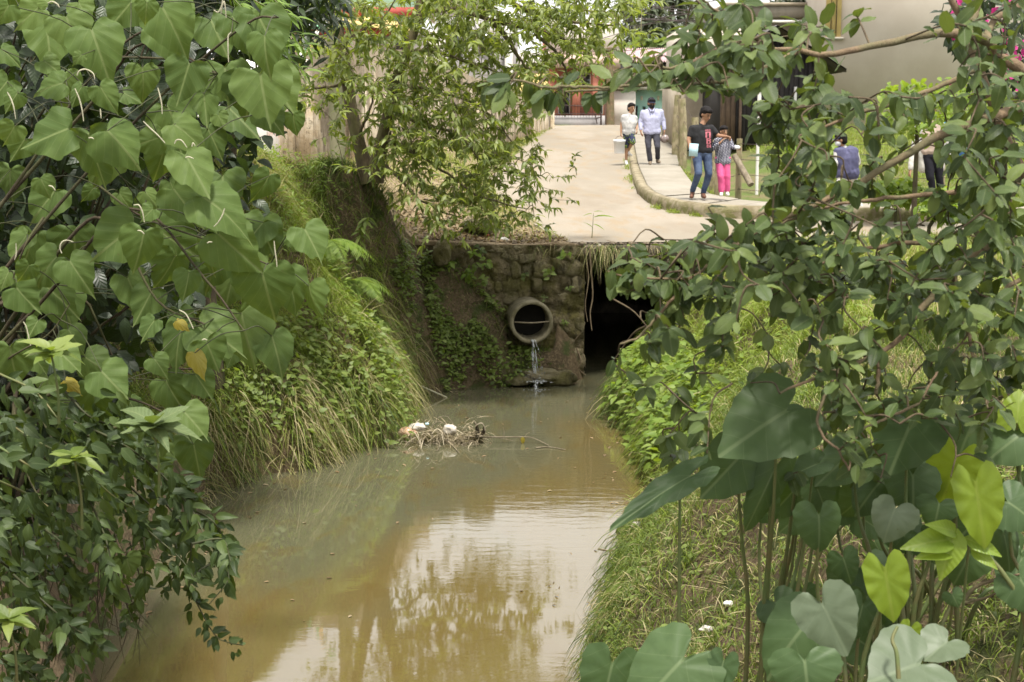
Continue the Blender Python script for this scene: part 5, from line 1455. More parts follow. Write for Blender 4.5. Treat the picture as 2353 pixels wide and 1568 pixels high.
# fence
fe = thing('wire_fence', (4.3, 33, 2.8), 'barbed wire fence of weathered posts along the pavement', 'fence')
M['post'] = m_bark('fence_post', (0.36, 0.31, 0.20), (0.22, 0.18, 0.11), (0.18, 0.17, 0.08), scale=10)
fp = []
for px, y, h, r_ in ((1553, 40.0, 1.75, 0.10), (1570, 35.5, 1.72, 0.10), (1597, 34.0, 1.35, 0.09), (1640, 29.6, 1.1, 0.075), (1652, 28.4, 1.0, 0.07), (1700, 27.9, 1.25, 0.06), (1860, 27.4, 1.3, 0.07), (2010, 27.2, 1.3, 0.07), (2170, 27.0, 1.3, 0.07), (2330, 27.0, 1.3, 0.07)):
    x = P(px, 300, y)[0]; z = float(gzz(np.array([x]), np.array([y]))[0])
    mb = MB(); mb.tube(spline([(x, y, z - 0.3), (x + rng.normal(0, 0.015), y, z + h * 0.5), (x + rng.normal(0, 0.03), y, z + h)], 7), [r_ * 1.05, r_, r_ * 0.92], 9); mb.obj('fence_post', M['post'], fe); fp.append((x, y, z, h))
for lv in (0.22, 0.45, 0.68, 0.92):
    for (a, b) in zip(fp[:-1], fp[1:]):
        A = np.array((a[0], a[1] - 0.09, a[2] + a[3] * lv)); B_ = np.array((b[0], b[1] - 0.09, b[2] + b[3] * lv))
        mb = MB(); pts = spline([A, (A + B_) / 2 + (0, 0, -0.03), B_], 9); mb.tube(pts, 0.005, 4)
        for s in np.linspace(0.05, 0.95, max(2, int(np.linalg.norm(B_ - A) / 0.35))):
            c = A + (B_ - A) * s; mb.tube([c + (0.008, 0, 0.016), c - (0.008, 0, 0.016)], 0.003, 3)
        mb.obj('wire', M['iron'], fe)
mp = thing('metal_post', tuple(P(1741, 350, 29.5)), 'slim white metal post in the grass beside the shed', 'post')
c = P(1741, 350, 29.5); z = float(gzz(np.array([c[0]]), np.array([c[1]]))[0])
mb = MB(); mb.tube([(c[0], c[1], z - 0.1), (c[0], c[1], z + 2.1)], 0.035, 8); mb.obj('post', M['white'], mp)
mb = MB(); mb.lathe([(0.001, 0), (0.05, 0), (0.05, 0.02), (0.001, 0.03)], (c[0], c[1], z + 2.1), 10); mb.obj('cap', M['white'], mp)
tp_ = thing('leaning_timber', tuple(P(1705, 405, 27.6)), 'weathered timber leaning in the grass behind the girl', 'timber')
mb = MB(); mb.tube([P(1726, 425, 27.4), P(1688, 358, 27.9)], [0.065, 0.06], 6); mb.obj('beam', M['wood_grey'], tp_)

# power lines
pl = thing('power_lines', tuple(P(1600, 60, 60)), 'bundle of thin power lines crossing the pale sky over the road', 'power lines')
for i, (a, b, c, d) in enumerate([(1440, 0, 1720, 95), (1440, 22, 1720, 60), (1440, 45, 1740, 20), (1470, 100, 1720, 88), (1450, -10, 1760, 70), (1440, 10, 1740, -10), (1500, 30, 1760, 45), (1440, 60, 1700, -20), (1440, 32, 1760, 8), (1470, -12, 1700, 40)]):
    A, B_ = P(a - 260, b - (d - b) * 0.9, 75), P(c, d, 50)
    mb = MB(); mb.tube(spline([A, (A + B_) / 2 + (0, 0, -0.3), B_], 14), 0.014, 4); mb.obj('wire', M['iron'], pl)

# far trees
M['far'] = m_leaf('hazed_tree_leaf', [(0.075, 0.095, 0.06), (0.11, 0.13, 0.085)], (0.1, 0.1, 0.1), trans=0.25, tcol=(0.16, 0.2, 0.08), blade=True, mott=0.3, rough=0.7)  # distance haze is put into this leaf colour as grey
M['farg'] = m_leaf('far_green_leaf', [(0.09, 0.14, 0.04), (0.15, 0.20, 0.06)], (0.1, 0.1, 0.1), trans=0.3, tcol=(0.2, 0.28, 0.05), blade=True, mott=0.3, rough=0.7)
def far_tree(px, pyb, pyt, Y, w, label, pine=True, mat='far', n=900, seed=0):
    b = P(px, pyb, Y); t_ = P(px, pyt, Y); H = t_[2] - b[2]
    t = thing('pine_tree' if pine else 'broadleaf_tree', tuple(b), label, 'tree', 'trees beyond the houses')
    mb = MB(); mb.tube([b - (0, 0, 3), (b + t_) / 2, t_], [0.3 * w / 3, 0.06], 7); mb.obj('trunk', M['bark_dark'], t)
    B, T, N, S = [], [], [], []
    for i in range(n):
        f = rng.uniform(0.12, 1.0)
        if pine:
            f = round(f * 11) / 11 + rng.normal(0, 0.015); rad = w * (1.05 - f) * rng.uniform(0.1, 1) + 0.1
        else:
            rad = w * math.sqrt(max(0.02, math.sin(math.pi * min(1, f * 0.9 + 0.1)))) * rng.uniform(0.3, 1) 
        a = rng.uniform(0, 6.28)
        if not pine and vnoise(np.array([a * 1.5 + seed]), np.array([f * 5.0]), seed)[0] < -0.2: continue
        B.append(b + np.array((math.cos(a) * rad, math.sin(a) * rad, H * f + rng.normal(0, 0.1) - 0.12 * rad)))
        T.append((math.cos(a), math.sin(a), rng.normal(-0.1, 0.4))); N.append((rng.normal(0, .4), rng.normal(0, .4), 1)); S.append(rng.uniform(0.5, 1.0) * w / 3)
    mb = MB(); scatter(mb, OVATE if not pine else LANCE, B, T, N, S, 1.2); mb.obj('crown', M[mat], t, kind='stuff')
for i, (px, pt, w, lb) in enumerate([(1497, -60, 3.6, 'tall haze grey pine left of the gap in the sky'), (1545, -140, 4.2, 'tallest haze grey pine behind the wires'), (1452, -20, 3.2, 'slim haze grey pine partly behind the slender leaved tree'), (1590, 10, 3.4, 'lower haze grey pine nearest the guava leaves')]):
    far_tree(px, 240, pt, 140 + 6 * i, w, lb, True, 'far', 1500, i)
for i, (px, pt, w, lb) in enumerate([(1500, 92, 3.6, 'light green tree behind the pink roof'), (1545, 100, 3.0, 'light green tree behind the water tank'), (1450, 98, 3.4, 'green tree above the coral house')]):
    far_tree(px, 210, pt, 122, w, lb, False, 'farg', 900, i + 5)
# trees at the left, above and behind the thicket
def bushy(c, r_, n, mat, label, tmpl, size, name='shade_tree', group=None, trunk=True):
    gzv = float(gzz(np.array([c[0]]), np.array([c[1]]))[0]) if c[1] > 22.3 else float(bank(np.array([c[0]]), np.array([c[1]]))[0])
    t = thing(name, (c[0], c[1], gzv), label, 'tree', group)
    if trunk:
        mb = MB(); mb.tube(spline([(c[0] - (0.3 if c[1] < 22 else 0), c[1], gzv - 0.2), (c[0] - (0.4 if c[1] < 22 else 0), c[1], (gzv + c[2]) / 2), (c[0], c[1], c[2] + r_[2] * 0.4)], 9), [min(0.13, r_[2] * 0.1), 0.03], 8); mb.obj('trunk', M['bark_dark'], t)
    d = unit(rng.normal(0, 1, (n, 3))); rr = rng.uniform(0.35, 1, n) ** 0.6 * (1 + 0.35 * vnoise(d[:, 0] * 3 + c[0], d[:, 2] * 3 + d[:, 1] * 2, 33))
    p = np.array(c) + d * rr[:, None] * np.array(r_)
    a = rng.uniform(0, 6.28, n)
    mb = MB(); scatter(mb, tmpl, p, np.stack([np.cos(a), np.sin(a), rng.normal(-0.4, 0.4, n)], 1), np.stack([rng.normal(0, .4, n), rng.normal(-0.3, .4, n), np.ones(n)], 1), rng.uniform(*size, n))
    mb.obj('crown', M[mat], t, kind='stuff'); return t
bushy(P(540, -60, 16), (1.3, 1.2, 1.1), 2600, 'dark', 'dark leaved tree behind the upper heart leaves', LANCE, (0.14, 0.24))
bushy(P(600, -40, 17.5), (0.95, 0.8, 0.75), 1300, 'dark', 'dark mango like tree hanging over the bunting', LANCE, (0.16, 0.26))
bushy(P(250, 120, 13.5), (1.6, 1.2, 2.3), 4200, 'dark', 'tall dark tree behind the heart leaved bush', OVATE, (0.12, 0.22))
# willow-like sprays by the bunting
wl_ = thing('willowy_shrub', tuple(P(620, 120, 9.5)), 'bright lance leaved sprays hanging between the heart leaves and the wall', 'shrub')
for (a, b, c, d) in [(560, 20, 650, 110), (590, 60, 690, 80), (600, 90, 690, 175), (570, 70, 640, 150), (600, 10, 680, 40), (640, 120, 700, 165), (540, 0, 590, 60), (620, -10, 660, 30), (630, 80, 705, 110)]:
    pts = spline([P(a - 40, b - 30, 9.6), P(a, b, 9.5), P(c, d, 9.4)], 12)
    mb = MB(); mb.tube(pts, [0.006, 0.002], 5); mb.obj('twig', M['stem'], wl_)
    for i, p in enumerate(pts[3:]):
        for sg in (-1, 1):
            leaf_obj(LANCE, int(rng.integers(0, 3)), M['bright'], wl_, p, (0.75, rng.normal(0, 0.3), -0.5 + sg * 0.5 + rng.normal(0, 0.2)), (0, -0.5, 1), rng.uniform(0.08, 0.14), 1.0)
# bougainvillea
bo = thing('bougainvillea', tuple(P(2300, 150, 11)), 'magenta flowering climber behind the guava limbs at the upper right', 'climber')
mb = MB(); B, T, N, S = [], [], [], []; B2, T2, N2, S2 = [], [], [], []
for i in range(2200):
    px, py = rng.uniform(2160, 2400), rng.uniform(-40, 330)
    if vnoise(np.array([px / 50]), np.array([py / 50]), 17)[0] < -0.35 + max(0, 2230 - px) * 0.008 + max(0, py - 170) * 0.003: continue
    p = P(px, py, rng.uniform(10.6, 11.8)); a = rng.uniform(0, 6.28); tt = (math.cos(a), -0.3, math.sin(a) - 0.3)
    if vnoise(np.array([px / 28]), np.array([py / 28]), 18)[0] > 0.22 and py < 210:
        B2.append(p + (0, -0.15, 0)); T2.append(tt); N2.append((rng.normal(0, .5), -1, .5)); S2.append(rng.uniform(0.028, 0.05))
    else: B.append(p); T.append(tt); N.append((rng.normal(0, .5), -.6, 1)); S.append(rng.uniform(0.06, 0.11))
scatter(mb, OVATE, B, T, N, S); mb.obj('foliage', M['dark'], bo, kind='stuff')
M['magenta'] = m_leaf('magenta_bract', [(0.38, 0.015, 0.16), (0.50, 0.03, 0.22)], (0.5, 0.1, 0.3), trans=0.35, tcol=(0.5, 0.02, 0.22), blade=True, mott=0.1, rough=0.6)
mb = MB(); scatter(mb, OVATE, B2, T2, N2, S2, 1.3); mb.obj('blossom', M['magenta'], bo, kind='stuff')
for i in range(5):
    a = P(rng.uniform(2250, 2400), 480, 11.4); mb = MB(); mb.tube(spline([a, a + (rng.normal(0, 0.2), 0, 0.8), P(rng.uniform(2190, 2400), rng.uniform(-20, 120), 11.2)], 9), [0.02, 0.006], 6); mb.obj('stem', M['bark_dark'], bo)
# shrubby weeds in the field at right, below the beige wall
for i, (px, py, Yd, r_, lb) in enumerate([(2110, 250, 24, (0.9, .5, .55), 'light green bush below the beige wall'), (2260, 260, 22, (0.9, .5, .7), 'leafy bush under the magenta climber'), (2060, 440, 24.5, (0.5, .4, .25), 'low fresh green plant beside the person in the white coat'), (2320, 400, 20, (0.7, .5, .8), 'tall bush at the right edge behind the guava limbs'), (1870, 330, 31, (0.7, .5, .3), 'low bush in the grass below the shed'), (2200, 470, 21, (0.6, .4, .3), 'low leafy plant in front of the dark trousers')]):
    bushy(P(px, py, Yd), r_, 420, 'cover_lime', lb, OVATE, (0.10, 0.19), 'bush', 'bushes in the field', trunk=True)
# ------------------------------------------------------------------ people
def capsule(mb, a, b, ra, rb, n=12):
    a = np.asarray(a, float); b = np.asarray(b, float)
    d = b - a; L = np.linalg.norm(d)
    z = d / L if L > 1e-6 else np.array((0, 0, 1.0))
    x = np.cross(z, (0.3, 0.9, 0.1)); x /= np.linalg.norm(x) + 1e-9; y = np.cross(z, x)
    rings = [(a - z * ra * math.cos(t), ra * math.sin(t)) for t in (0.05, 0.5, 1.0, 1.57)] + [(b + z * rb * math.cos(t), rb * math.sin(t)) for t in (1.57, 1.0, 0.5, 0.05)]
    an = np.arange(n) * 2 * np.pi / n
    V = np.concatenate([c + r_ * (np.cos(an)[:, None] * x + np.sin(an)[:, None] * y) for c, r_ in rings])
    m_ = len(rings)
    i = np.arange(m_ - 1)[:, None] * n; j = np.arange(n)[None]; jn = (j + 1) % n
    q = np.stack([i + j, i + jn, i + n + jn, i + n + j], -1).reshape(-1, 4)
    mb.add(V, q, tris=[(0, k + 1, k) for k in range(1, n - 1)] + [((m_ - 1) * n, (m_ - 1) * n + k, (m_ - 1) * n + k + 1) for k in range(1, n - 1)])

def fuse(mb, voxel, name, mat, parent, smooth_it=4, wrinkle=0.0, wscale=14, seed=0, **kw):
    """melt the shapes into one continuous surface"""
    org = np.array(wloc(parent))
    me = mb.mesh('tmp', None, True, org)
    o = bpy.data.objects.new('tmp', me); COL.objects.link(o)
    r_ = o.modifiers.new('r', 'REMESH'); r_.mode = 'VOXEL'; r_.voxel_size = voxel
    if smooth_it:
        s_ = o.modifiers.new('s', 'SMOOTH'); s_.factor = 0.5; s_.iterations = smooth_it
    dg = bpy.context.evaluated_depsgraph_get()
    out = bpy.data.meshes.new_from_object(o.evaluated_get(dg))
    bpy.data.objects.remove(o); bpy.data.meshes.remove(me)
    out.name = name
    n = len(out.vertices)
    if wrinkle:
        co = np.empty(n * 3, np.float32); out.vertices.foreach_get('co', co); co = co.reshape(-1, 3)
        no = np.empty(n * 3, np.float32); out.vertices.foreach_get('normal', no); no = no.reshape(-1, 3)
        w = vnoise(co[:, 0] * wscale + co[:, 1] * 5, co[:, 2] * wscale * 0.8 + co[:, 0] * 6, seed + 200, 3)
        co = co + no * (w * wrinkle)[:, None]
        out.vertices.foreach_set('co', co.ravel().astype(np.float32)); out.update()
    out.polygons.foreach_set('use_smooth', np.ones(len(out.polygons), bool))
    out.materials.clear(); out.materials.append(mat)
    ob = bpy.data.objects.new(name, out); COL.objects.link(ob); ob.parent = parent
    tag(ob, **kw)
    return ob

M['skin'] = m_plain('skin', (0.33, 0.18, 0.11), 0.5, 0.06, 8, spec=0.35)
M['skin_light'] = m_plain('light_skin', (0.35, 0.20, 0.12), 0.5, 0.06, 8, spec=0.35)
M['hair'] = m_plain('black_hair', (0.010, 0.008, 0.008), 0.7, 0.1, 60, spec=0.15)
M['eye'] = m_plain('dark_eye', (0.02, 0.014, 0.012), 0.3, 0.0, 1)
M['lip'] = m_plain('lip', (0.27, 0.12, 0.09), 0.5, 0.0, 1)
M['blacktee'] = m_plain('black_cotton', (0.016, 0.016, 0.018), 0.85, 0.1, 12)
M['denim'] = m_plain('blue_denim', (0.035, 0.055, 0.115), 0.85, 0.2, 7, col2=(0.085, 0.12, 0.20))
M['charcoal'] = m_plain('charcoal_denim', (0.040, 0.040, 0.055), 0.85, 0.2, 7, col2=(0.075, 0.075, 0.095))
M['lavender'] = m_plain('pale_lavender_shirt', (0.40, 0.41, 0.57), 0.8, 0.06, 8)
M['whitetee'] = m_plain('printed_white_tee', (0.60, 0.59, 0.57), 0.8, 0.16, 6, col2=(0.34, 0.34, 0.34))
M['navy'] = m_plain('navy_cap', (0.022, 0.025, 0.05), 0.7, 0.1, 10)
M['blackmask'] = m_plain('black_mask', (0.012, 0.012, 0.014), 0.7, 0.1, 10)
M['brownboot'] = m_plain('brown_leather', (0.15, 0.065, 0.04), 0.55, 0.2, 12)
M['tanboot'] = m_plain('dusty_leather', (0.22, 0.17, 0.12), 0.7, 0.2, 12)
M['whiteshoe'] = m_plain('white_shoe', (0.72, 0.71, 0.68), 0.6, 0.1, 12)
M['pink'] = m_plain('pink_trousers', (0.72, 0.12, 0.30), 0.8, 0.08, 8)
M['vest'] = m_plain('slate_blue_vest', (0.095, 0.095, 0.185), 0.75, 0.15, 9)
M['offwhite'] = m_plain('off_white_cloth', (0.62, 0.60, 0.56), 0.85, 0.08, 12)
M['beigetop'] = m_plain('beige_top', (0.42, 0.33, 0.27), 0.85, 0.1, 10)
M['blackcloth'] = m_plain('black_cloth', (0.010, 0.010, 0.016), 0.85, 0.1, 10)
m, nt, out = mat_new('white_flecked_navy'); k = NT(nt)
mp_ = k.n('Mapping'); mp_.inputs['Rotation'].default_value = (0, R(32), 0); mp_.inputs['Scale'].default_value = (30, 1, 42); k.l(k.coord('Object'), mp_.inputs[0])
sp_ = k.n('SeparateXYZ'); k.l(mp_.outputs[0], sp_.inputs[0])
row = k.math('FLOOR', sp_.outputs[2]); fx = k.math('FRACT', k.math('ADD', sp_.outputs[0], k.math('MULTIPLY', row, 0.5))); fz = k.math('FRACT', sp_.outputs[2])
dash = k.math('MULTIPLY', k.math('LESS_THAN', k.math('ABSOLUTE', k.math('SUBTRACT', fx, 0.5)), 0.30), k.math('LESS_THAN', k.math('ABSOLUTE', k.math('SUBTRACT', fz, 0.5)), 0.22))
k.l(k.bsdf(k.mix(dash, (0.02, 0.022, 0.06), (0.62, 0.62, 0.66)), 0.8, 0.2), out.inputs[0]); M['fleck'] = m
m, nt, out = mat_new('lime_splashed_navy'); k = NT(nt)
k.l(k.bsdf(k.mix(k.sstep(k.noise(13, 3, 0.6, k.coord('Object'), 1.5), 0.56, 0.60), (0.028, 0.034, 0.07), (0.38, 0.55, 0.05)), 0.8, 0.2), out.inputs[0]); M['splash'] = m

def hand(mb, w, d, side, s, curl=0.35, palm=None):
    """palm, four unequal bent fingers, thumb leaving the side of the palm"""
    d = unit(d); side = unit(np.asarray(side) - d * np.dot(side, d)); nrm = np.cross(d, side) if palm is None else unit(palm)
    side = unit(np.cross(nrm, d)) * (1 if np.dot(np.cross(nrm, d), side) > 0 else -1)
    for q in (-0.026, 0.0, 0.026):
        capsule(mb, w + d * 0.012 * s + side * q * 0.6 * s, w + d * 0.085 * s + side * q * s, 0.017 * s, 0.014 * s, 8)
    for q, L in ((-0.036, 0.062), (-0.013, 0.078), (0.012, 0.074), (0.034, 0.058)):
        b = w + d * 0.088 * s + side * q * s
        k1 = b + (d * 0.95 + nrm * curl * 0.7) * L * 0.5 * s
        k2 = k1 + unit(d * 0.7 + nrm * curl * 2.0) * L * 0.5 * s
        capsule(mb, b, k1, 0.0105 * s, 0.0098 * s, 6); capsule(mb, k1, k2, 0.0098 * s, 0.0088 * s, 6)
    b = w + d * 0.025 * s - side * 0.026 * s
    k1 = b + (d * 0.6 - side * 0.75 + nrm * 0.25) * 0.042 * s; k2 = k1 + (d * 0.9 - side * 0.2 + nrm * 0.4) * 0.034 * s
    capsule(mb, b, k1, 0.0135 * s, 0.0115 * s, 6); capsule(mb, k1, k2, 0.0115 * s, 0.0095 * s, 6)

def person(J, Y, height, face, label, skin='skin', upper='blacktee', lower='denim', sleeve=0.55, legs=1.0, shoe='tanboot', hair=True, cap=None, mask=None, girth=1.0, hem=0.0, loose=1.0, curl=0.35, cold=False, over=None, wr=0.008, longhair=False, flare=1.0):
    s = height / 1.70
    j = {k_: P(v[0], v[1], Y + (v[2] if len(v) > 2 else 0)) for k_, v in J.items()}
    foot = (j['tL'] + j['tR']) / 2
    root = thing('person', (float(foot[0]), float(foot[1]), float(min(j['tL'][2], j['tR'][2]) - 0.03 * s)), label, 'person', 'people walking')
    fd = unit(np.array(face, float)); upv = unit(np.array((0, 0, 1.0)) - fd * fd[2]); rt = np.cross(fd, upv)
    hc = j['head']; hs = s * 1.14
    bd = MB(); g = girth
    def torso(mb, e, ee=0.0):
        sl, sr, hl, hr_ = j['sL'], j['sR'], j['hL'], j['hR']
        il = sl + (sr - sl) * 0.24; ir = sr + (sl - sr) * 0.24
        dn = unit((hl + hr_) / 2 - (sl + sr) / 2)
        capsule(mb, sl + (sr - sl) * 0.04 + dn * 0.03 * s, sr - (sr - sl) * 0.04 + dn * 0.03 * s, 0.058 * s + e, 0.058 * s + e)
        cl, cr = il + dn * 0.16 * s, ir + dn * 0.16 * s
        capsule(mb, il + dn * 0.05 * s, cl, 0.085 * s * g + e, 0.105 * s * g + e); capsule(mb, ir + dn * 0.05 * s, cr, 0.085 * s * g + e, 0.105 * s * g + e)
        wl2, wr2 = hl + (hr_ - hl) * 0.12 - dn * 0.10 * s, hr_ - (hr_ - hl) * 0.12 - dn * 0.10 * s
        capsule(mb, cl, wl2, 0.105 * s * g + e, 0.100 * s * g + e); capsule(mb, cr, wr2, 0.105 * s * g + e, 0.100 * s * g + e)
        capsule(mb, (cl + cr) / 2, (wl2 + wr2) / 2, 0.11 * s * g + e, 0.105 * s * g + e)
        return wl2, wr2, dn
    wl2, wr2, dn = torso(bd, -0.022 * s)
    capsule(bd, j['hL'] - dn * 0.03 * s, j['hR'] - dn * 0.03 * s, 0.074 * s * g, 0.074 * s * g)
    capsule(bd, j['neck'] + dn * 0.02 * s, hc - upv * 0.05 * s, 0.060 * s, 0.052 * s)
    for a in 'LR':
        capsule(bd, j['h' + a], j['k' + a], 0.083 * s * g, 0.056 * s); capsule(bd, j['k' + a], j['a' + a], 0.056 * s, 0.037 * s)
        capsule(bd, j['a' + a], j['a' + a] - np.array((0, 0, 0.05 * s)), 0.034 * s, 0.028 * s)
        capsule(bd, j['s' + a] + dn * 0.03 * s, j['e' + a], 0.049 * s * g, 0.039 * s); capsule(bd, j['e' + a], j['w' + a], 0.039 * s, 0.027 * s)
        dd = j.get('f' + a); dv = (dd - j['w' + a]) if dd is not None else j['w' + a] - j['e' + a]
        hand(bd, j['w' + a], dv, (0, -1, 0.15), s * 1.02, curl, palm=(1 if a == 'L' else -1, 0.2, 0))
    # head: skull, jaw, nose, ears
    rot = Matrix((rt, -fd, upv)).transposed()
    bd.ball(hc + upv * 0.018 * hs, (0.074 * hs, 0.094 * hs, 0.092 * hs), 18, 12, rot=rot)
    bd.ball(hc - upv * 0.042 * hs + fd * 0.022 * hs, (0.058 * hs, 0.066 * hs, 0.068 * hs), 16, 10, rot=rot)
    bd.ball(hc - upv * 0.088 * hs + fd * 0.058 * hs, (0.026 * hs, 0.024 * hs, 0.02 * hs), 10, 7, rot=rot)
    capsule(bd, hc + fd * 0.085 * hs + upv * 0.012 * hs, hc + fd * 0.102 * hs - upv * 0.026 * hs, 0.009 * hs, 0.015 * hs, 8)
    for sg in (-1, 1): bd.ball(hc + rt * 0.077 * hs * sg - upv * 0.008 * hs, (0.012 * hs, 0.022 * hs, 0.032 * hs), 8, 6, rot=rot)
    fuse(bd, 0.0095 * s, 'body', M[skin], root, 2)
    for sg in (-1, 1):
        mb = MB(); mb.ball(hc + rt * 0.031 * hs * sg + fd * 0.0885 * hs + upv * 0.006 * hs, (0.014 * hs, 0.007 * hs, 0.007 * hs), 8, 6, rot=rot); mb.obj('eye', M['eye'], root)
        mb = MB(); mb.tube([hc + rt * 0.015 * hs * sg + fd * 0.094 * hs + upv * 0.026 * hs, hc + rt * 0.048 * hs * sg + fd * 0.083 * hs + upv * 0.028 * hs], 0.005 * hs, 5); mb.obj('eyebrow', M['hair'], root)
    if not mask:
        mb = MB(); mb.ball(hc - upv * 0.058 * hs + fd * 0.083 * hs, (0.024 * hs, 0.010 * hs, 0.008 * hs), 10, 6, rot=rot); mb.obj('mouth', M['lip'], root)
    if hair:
        hb_ = MB(); hb_.ball(hc + upv * 0.040 * hs - fd * 0.020 * hs, (0.088 * hs, 0.103 * hs, 0.094 * hs), 18, 12, rot=rot, bump=0.08, seed=3)
        hb_.ball(hc - upv * 0.01 * hs - fd * 0.045 * hs, (0.085 * hs, 0.070 * hs, 0.088 * hs), 14, 10, rot=rot, bump=0.06, seed=5)
        hb_.ball(hc + upv * 0.078 * hs + fd * 0.052 * hs, (0.072 * hs, 0.050 * hs, 0.040 * hs), 12, 8, rot=rot, bump=0.15, seed=8)
        if longhair: capsule(hb_, hc - fd * 0.07 * hs, hc - fd * 0.09 * hs - upv * 0.22 * hs, 0.06 * hs, 0.035 * hs)
        fuse(hb_, 0.010 * hs, 'hair', M['hair'], root, 1, 0.006, 60)
    if cap:
        cb_ = MB(); cb_.ball(hc + upv * 0.052 * hs - fd * 0.005 * hs, (0.085 * hs, 0.102 * hs, 0.075 * hs), 18, 12, rot=rot)
        fuse(cb_, 0.010 * hs, 'cap', M[cap], root, 1)
        mb = MB(); a = np.linspace(-1.2, 1.2, 11); V = np.stack([np.stack([hc + upv * (0.045 - 0.01 * q - 0.012 * abs(x)) * hs + fd * (0.075 + 0.075 * q * math.cos(x)) * hs * (0.75 + 0.25 * math.cos(x)) + rt * 0.078 * math.sin(x) * hs for q in (0, 0.5, 1)]) for x in a])
        mb.grid(V); V2 = V - upv * 0.006 * hs; mb.grid(V2); mb.obj('brim', M[cap], root)
    if mask:
        mk = MB(); mk.ball(hc - upv * 0.047 * hs + fd * 0.045 * hs, (0.066 * hs, 0.064 * hs, 0.060 * hs), 16, 10, rot=rot); mk.ball(hc - upv * 0.03 * hs + fd * 0.092 * hs, (0.026 * hs, 0.024 * hs, 0.03 * hs), 10, 8, rot=rot)
        fuse(mk, 0.010 * hs, 'face_mask', M[mask], root, 2)
    # clothes
    up_b = MB(); e = 0.016 * s * loose
    wl2, wr2, dn = torso(up_b, e)
    hz = 0.02 + hem
    hl2, hr2 = j['hL'] + dn * (hz - 0.11) * s, j['hR'] + dn * (hz - 0.11) * s
    capsule(up_b, wl2, hl2, 0.100 * s * g + e, 0.104 * s * g + e); capsule(up_b, wr2, hr2, 0.100 * s * g + e, 0.104 * s * g + e)
    capsule(up_b, (wl2 + wr2) / 2, (hl2 + hr2) / 2 + dn * 0.012 * s, 0.106 * s * g + e, 0.106 * s * g + e); capsule(up_b, hl2, hr2, 0.102 * s * g + e, 0.102 * s * g + e)
    capsule(up_b, j['neck'] + dn * 0.05 * s, j['neck'] + dn * 0.015 * s, 0.075 * s, 0.064 * s)
    for a in 'LR':
        p0, p1, p2 = j['s' + a] + dn * 0.03 * s, j['e' + a], j['w' + a]
        if cold: p0 = p0 + (p1 - p0) * 0.38
        re = 0.058 * s * loose
        if sleeve <= 1: capsule(up_b, p0, p0 + (p1 - p0) * sleeve, 0.062 * s * g * loose, re)
        else:
            capsule(up_b, p0, p1, 0.062 * s * g * loose, 0.052 * s * loose); capsule(up_b, p1, p1 + (p2 - p1) * (sleeve - 1), 0.052 * s * loose, 0.042 * s * loose)
    shirt = fuse(up_b, 0.013 * s, 'shirt', M[upper], root, 4, wr * s, 13, int(Y * 7))
    if over:
        ob_ = MB(); torso(ob_, e + 0.022 * s); capsule(ob_, wl2, hl2 + dn * 0.03 * s, 0.122 * s * g + e, 0.128 * s * g + e); capsule(ob_, wr2, hr2 + dn * 0.03 * s, 0.122 * s * g + e, 0.128 * s * g + e); capsule(ob_, (wl2 + wr2) / 2, (hl2 + hr2) / 2 + dn * 0.03 * s, 0.125 * s * g + e, 0.128 * s * g + e)
        fuse(ob_, 0.013 * s, 'vest', M[over], root, 4, 0.007, 18, 5)
    lo_b = MB()
    capsule(lo_b, j['hL'] - dn * 0.09 * s, j['hR'] - dn * 0.09 * s, 0.108 * s * g, 0.108 * s * g); capsule(lo_b, j['hL'], j['hR'], 0.104 * s * g, 0.104 * s * g)
    for a in 'LR':
        capsule(lo_b, j['h' + a], j['k' + a], 0.096 * s * g, 0.072 * s * (1 + (flare - 1) * 0.6) * (1.15 if legs < 0.6 else 1))
        if legs > 0.55: capsule(lo_b, j['k' + a], j['k' + a] + (j['a' + a] - j['k' + a]) * 0.96, 0.070 * s * (1 + (flare - 1) * 0.6), 0.056 * s * loose * flare)
    fuse(lo_b, 0.013 * s, 'trousers' if legs > 0.55 else 'shorts', M[lower], root, 4, 0.009 * s, 12, int(Y * 5) + 3)
    for a in 'LR':
        sb = MB(); an, to = j['a' + a], j['t' + a]
        capsule(sb, an - np.array((0, 0, 0.0)), an - np.array((0, 0, 0.035 * s)), 0.044 * s, 0.046 * s); heel = np.array((an[0], an[1] + 0.03 * s, to[2] + 0.006 * s)); to2 = heel + unit((to - heel) * (1, 1, 0.3)) * 0.19 * s
        capsule(sb, an - np.array((0, 0, 0.03 * s)), heel, 0.046 * s, 0.040 * s); capsule(sb, heel, to2, 0.042 * s, 0.036 * s); capsule(sb, an - np.array((0, 0, 0.03 * s)), heel + (to2 - heel) * 0.6, 0.044 * s, 0.038 * s)
        fuse(sb, 0.010 * s, 'shoe', M[shoe], root, 2)
    return root, j, shirt, s

# the man in the black T-shirt
man, jm, tee, sm = person(dict(head=(1622,263), neck=(1614,286), sL=(1590,293), sR=(1636,292), eL=(1582,322,-.05), wL=(1587,346,-.14), fL=(1590,360,-.18), eR=(1650,312,-.04), wR=(1668,314,.06), fR=(1680,319,.0), hL=(1601,352), hR=(1624,352), kL=(1605,399,-.14), kR=(1629,400,-.04), aL=(1591,440,.05), aR=(1616,443,.06), tL=(1588,453,-.12), tR=(1619,453,-.10)),
    26.5, 1.68, (0.55, -0.72, -0.42), 'man in a black printed T-shirt and jeans carrying a pale blue book', upper='blacktee', lower='denim', sleeve=0.62, shoe='brownboot', hem=0.03, curl=0.5)
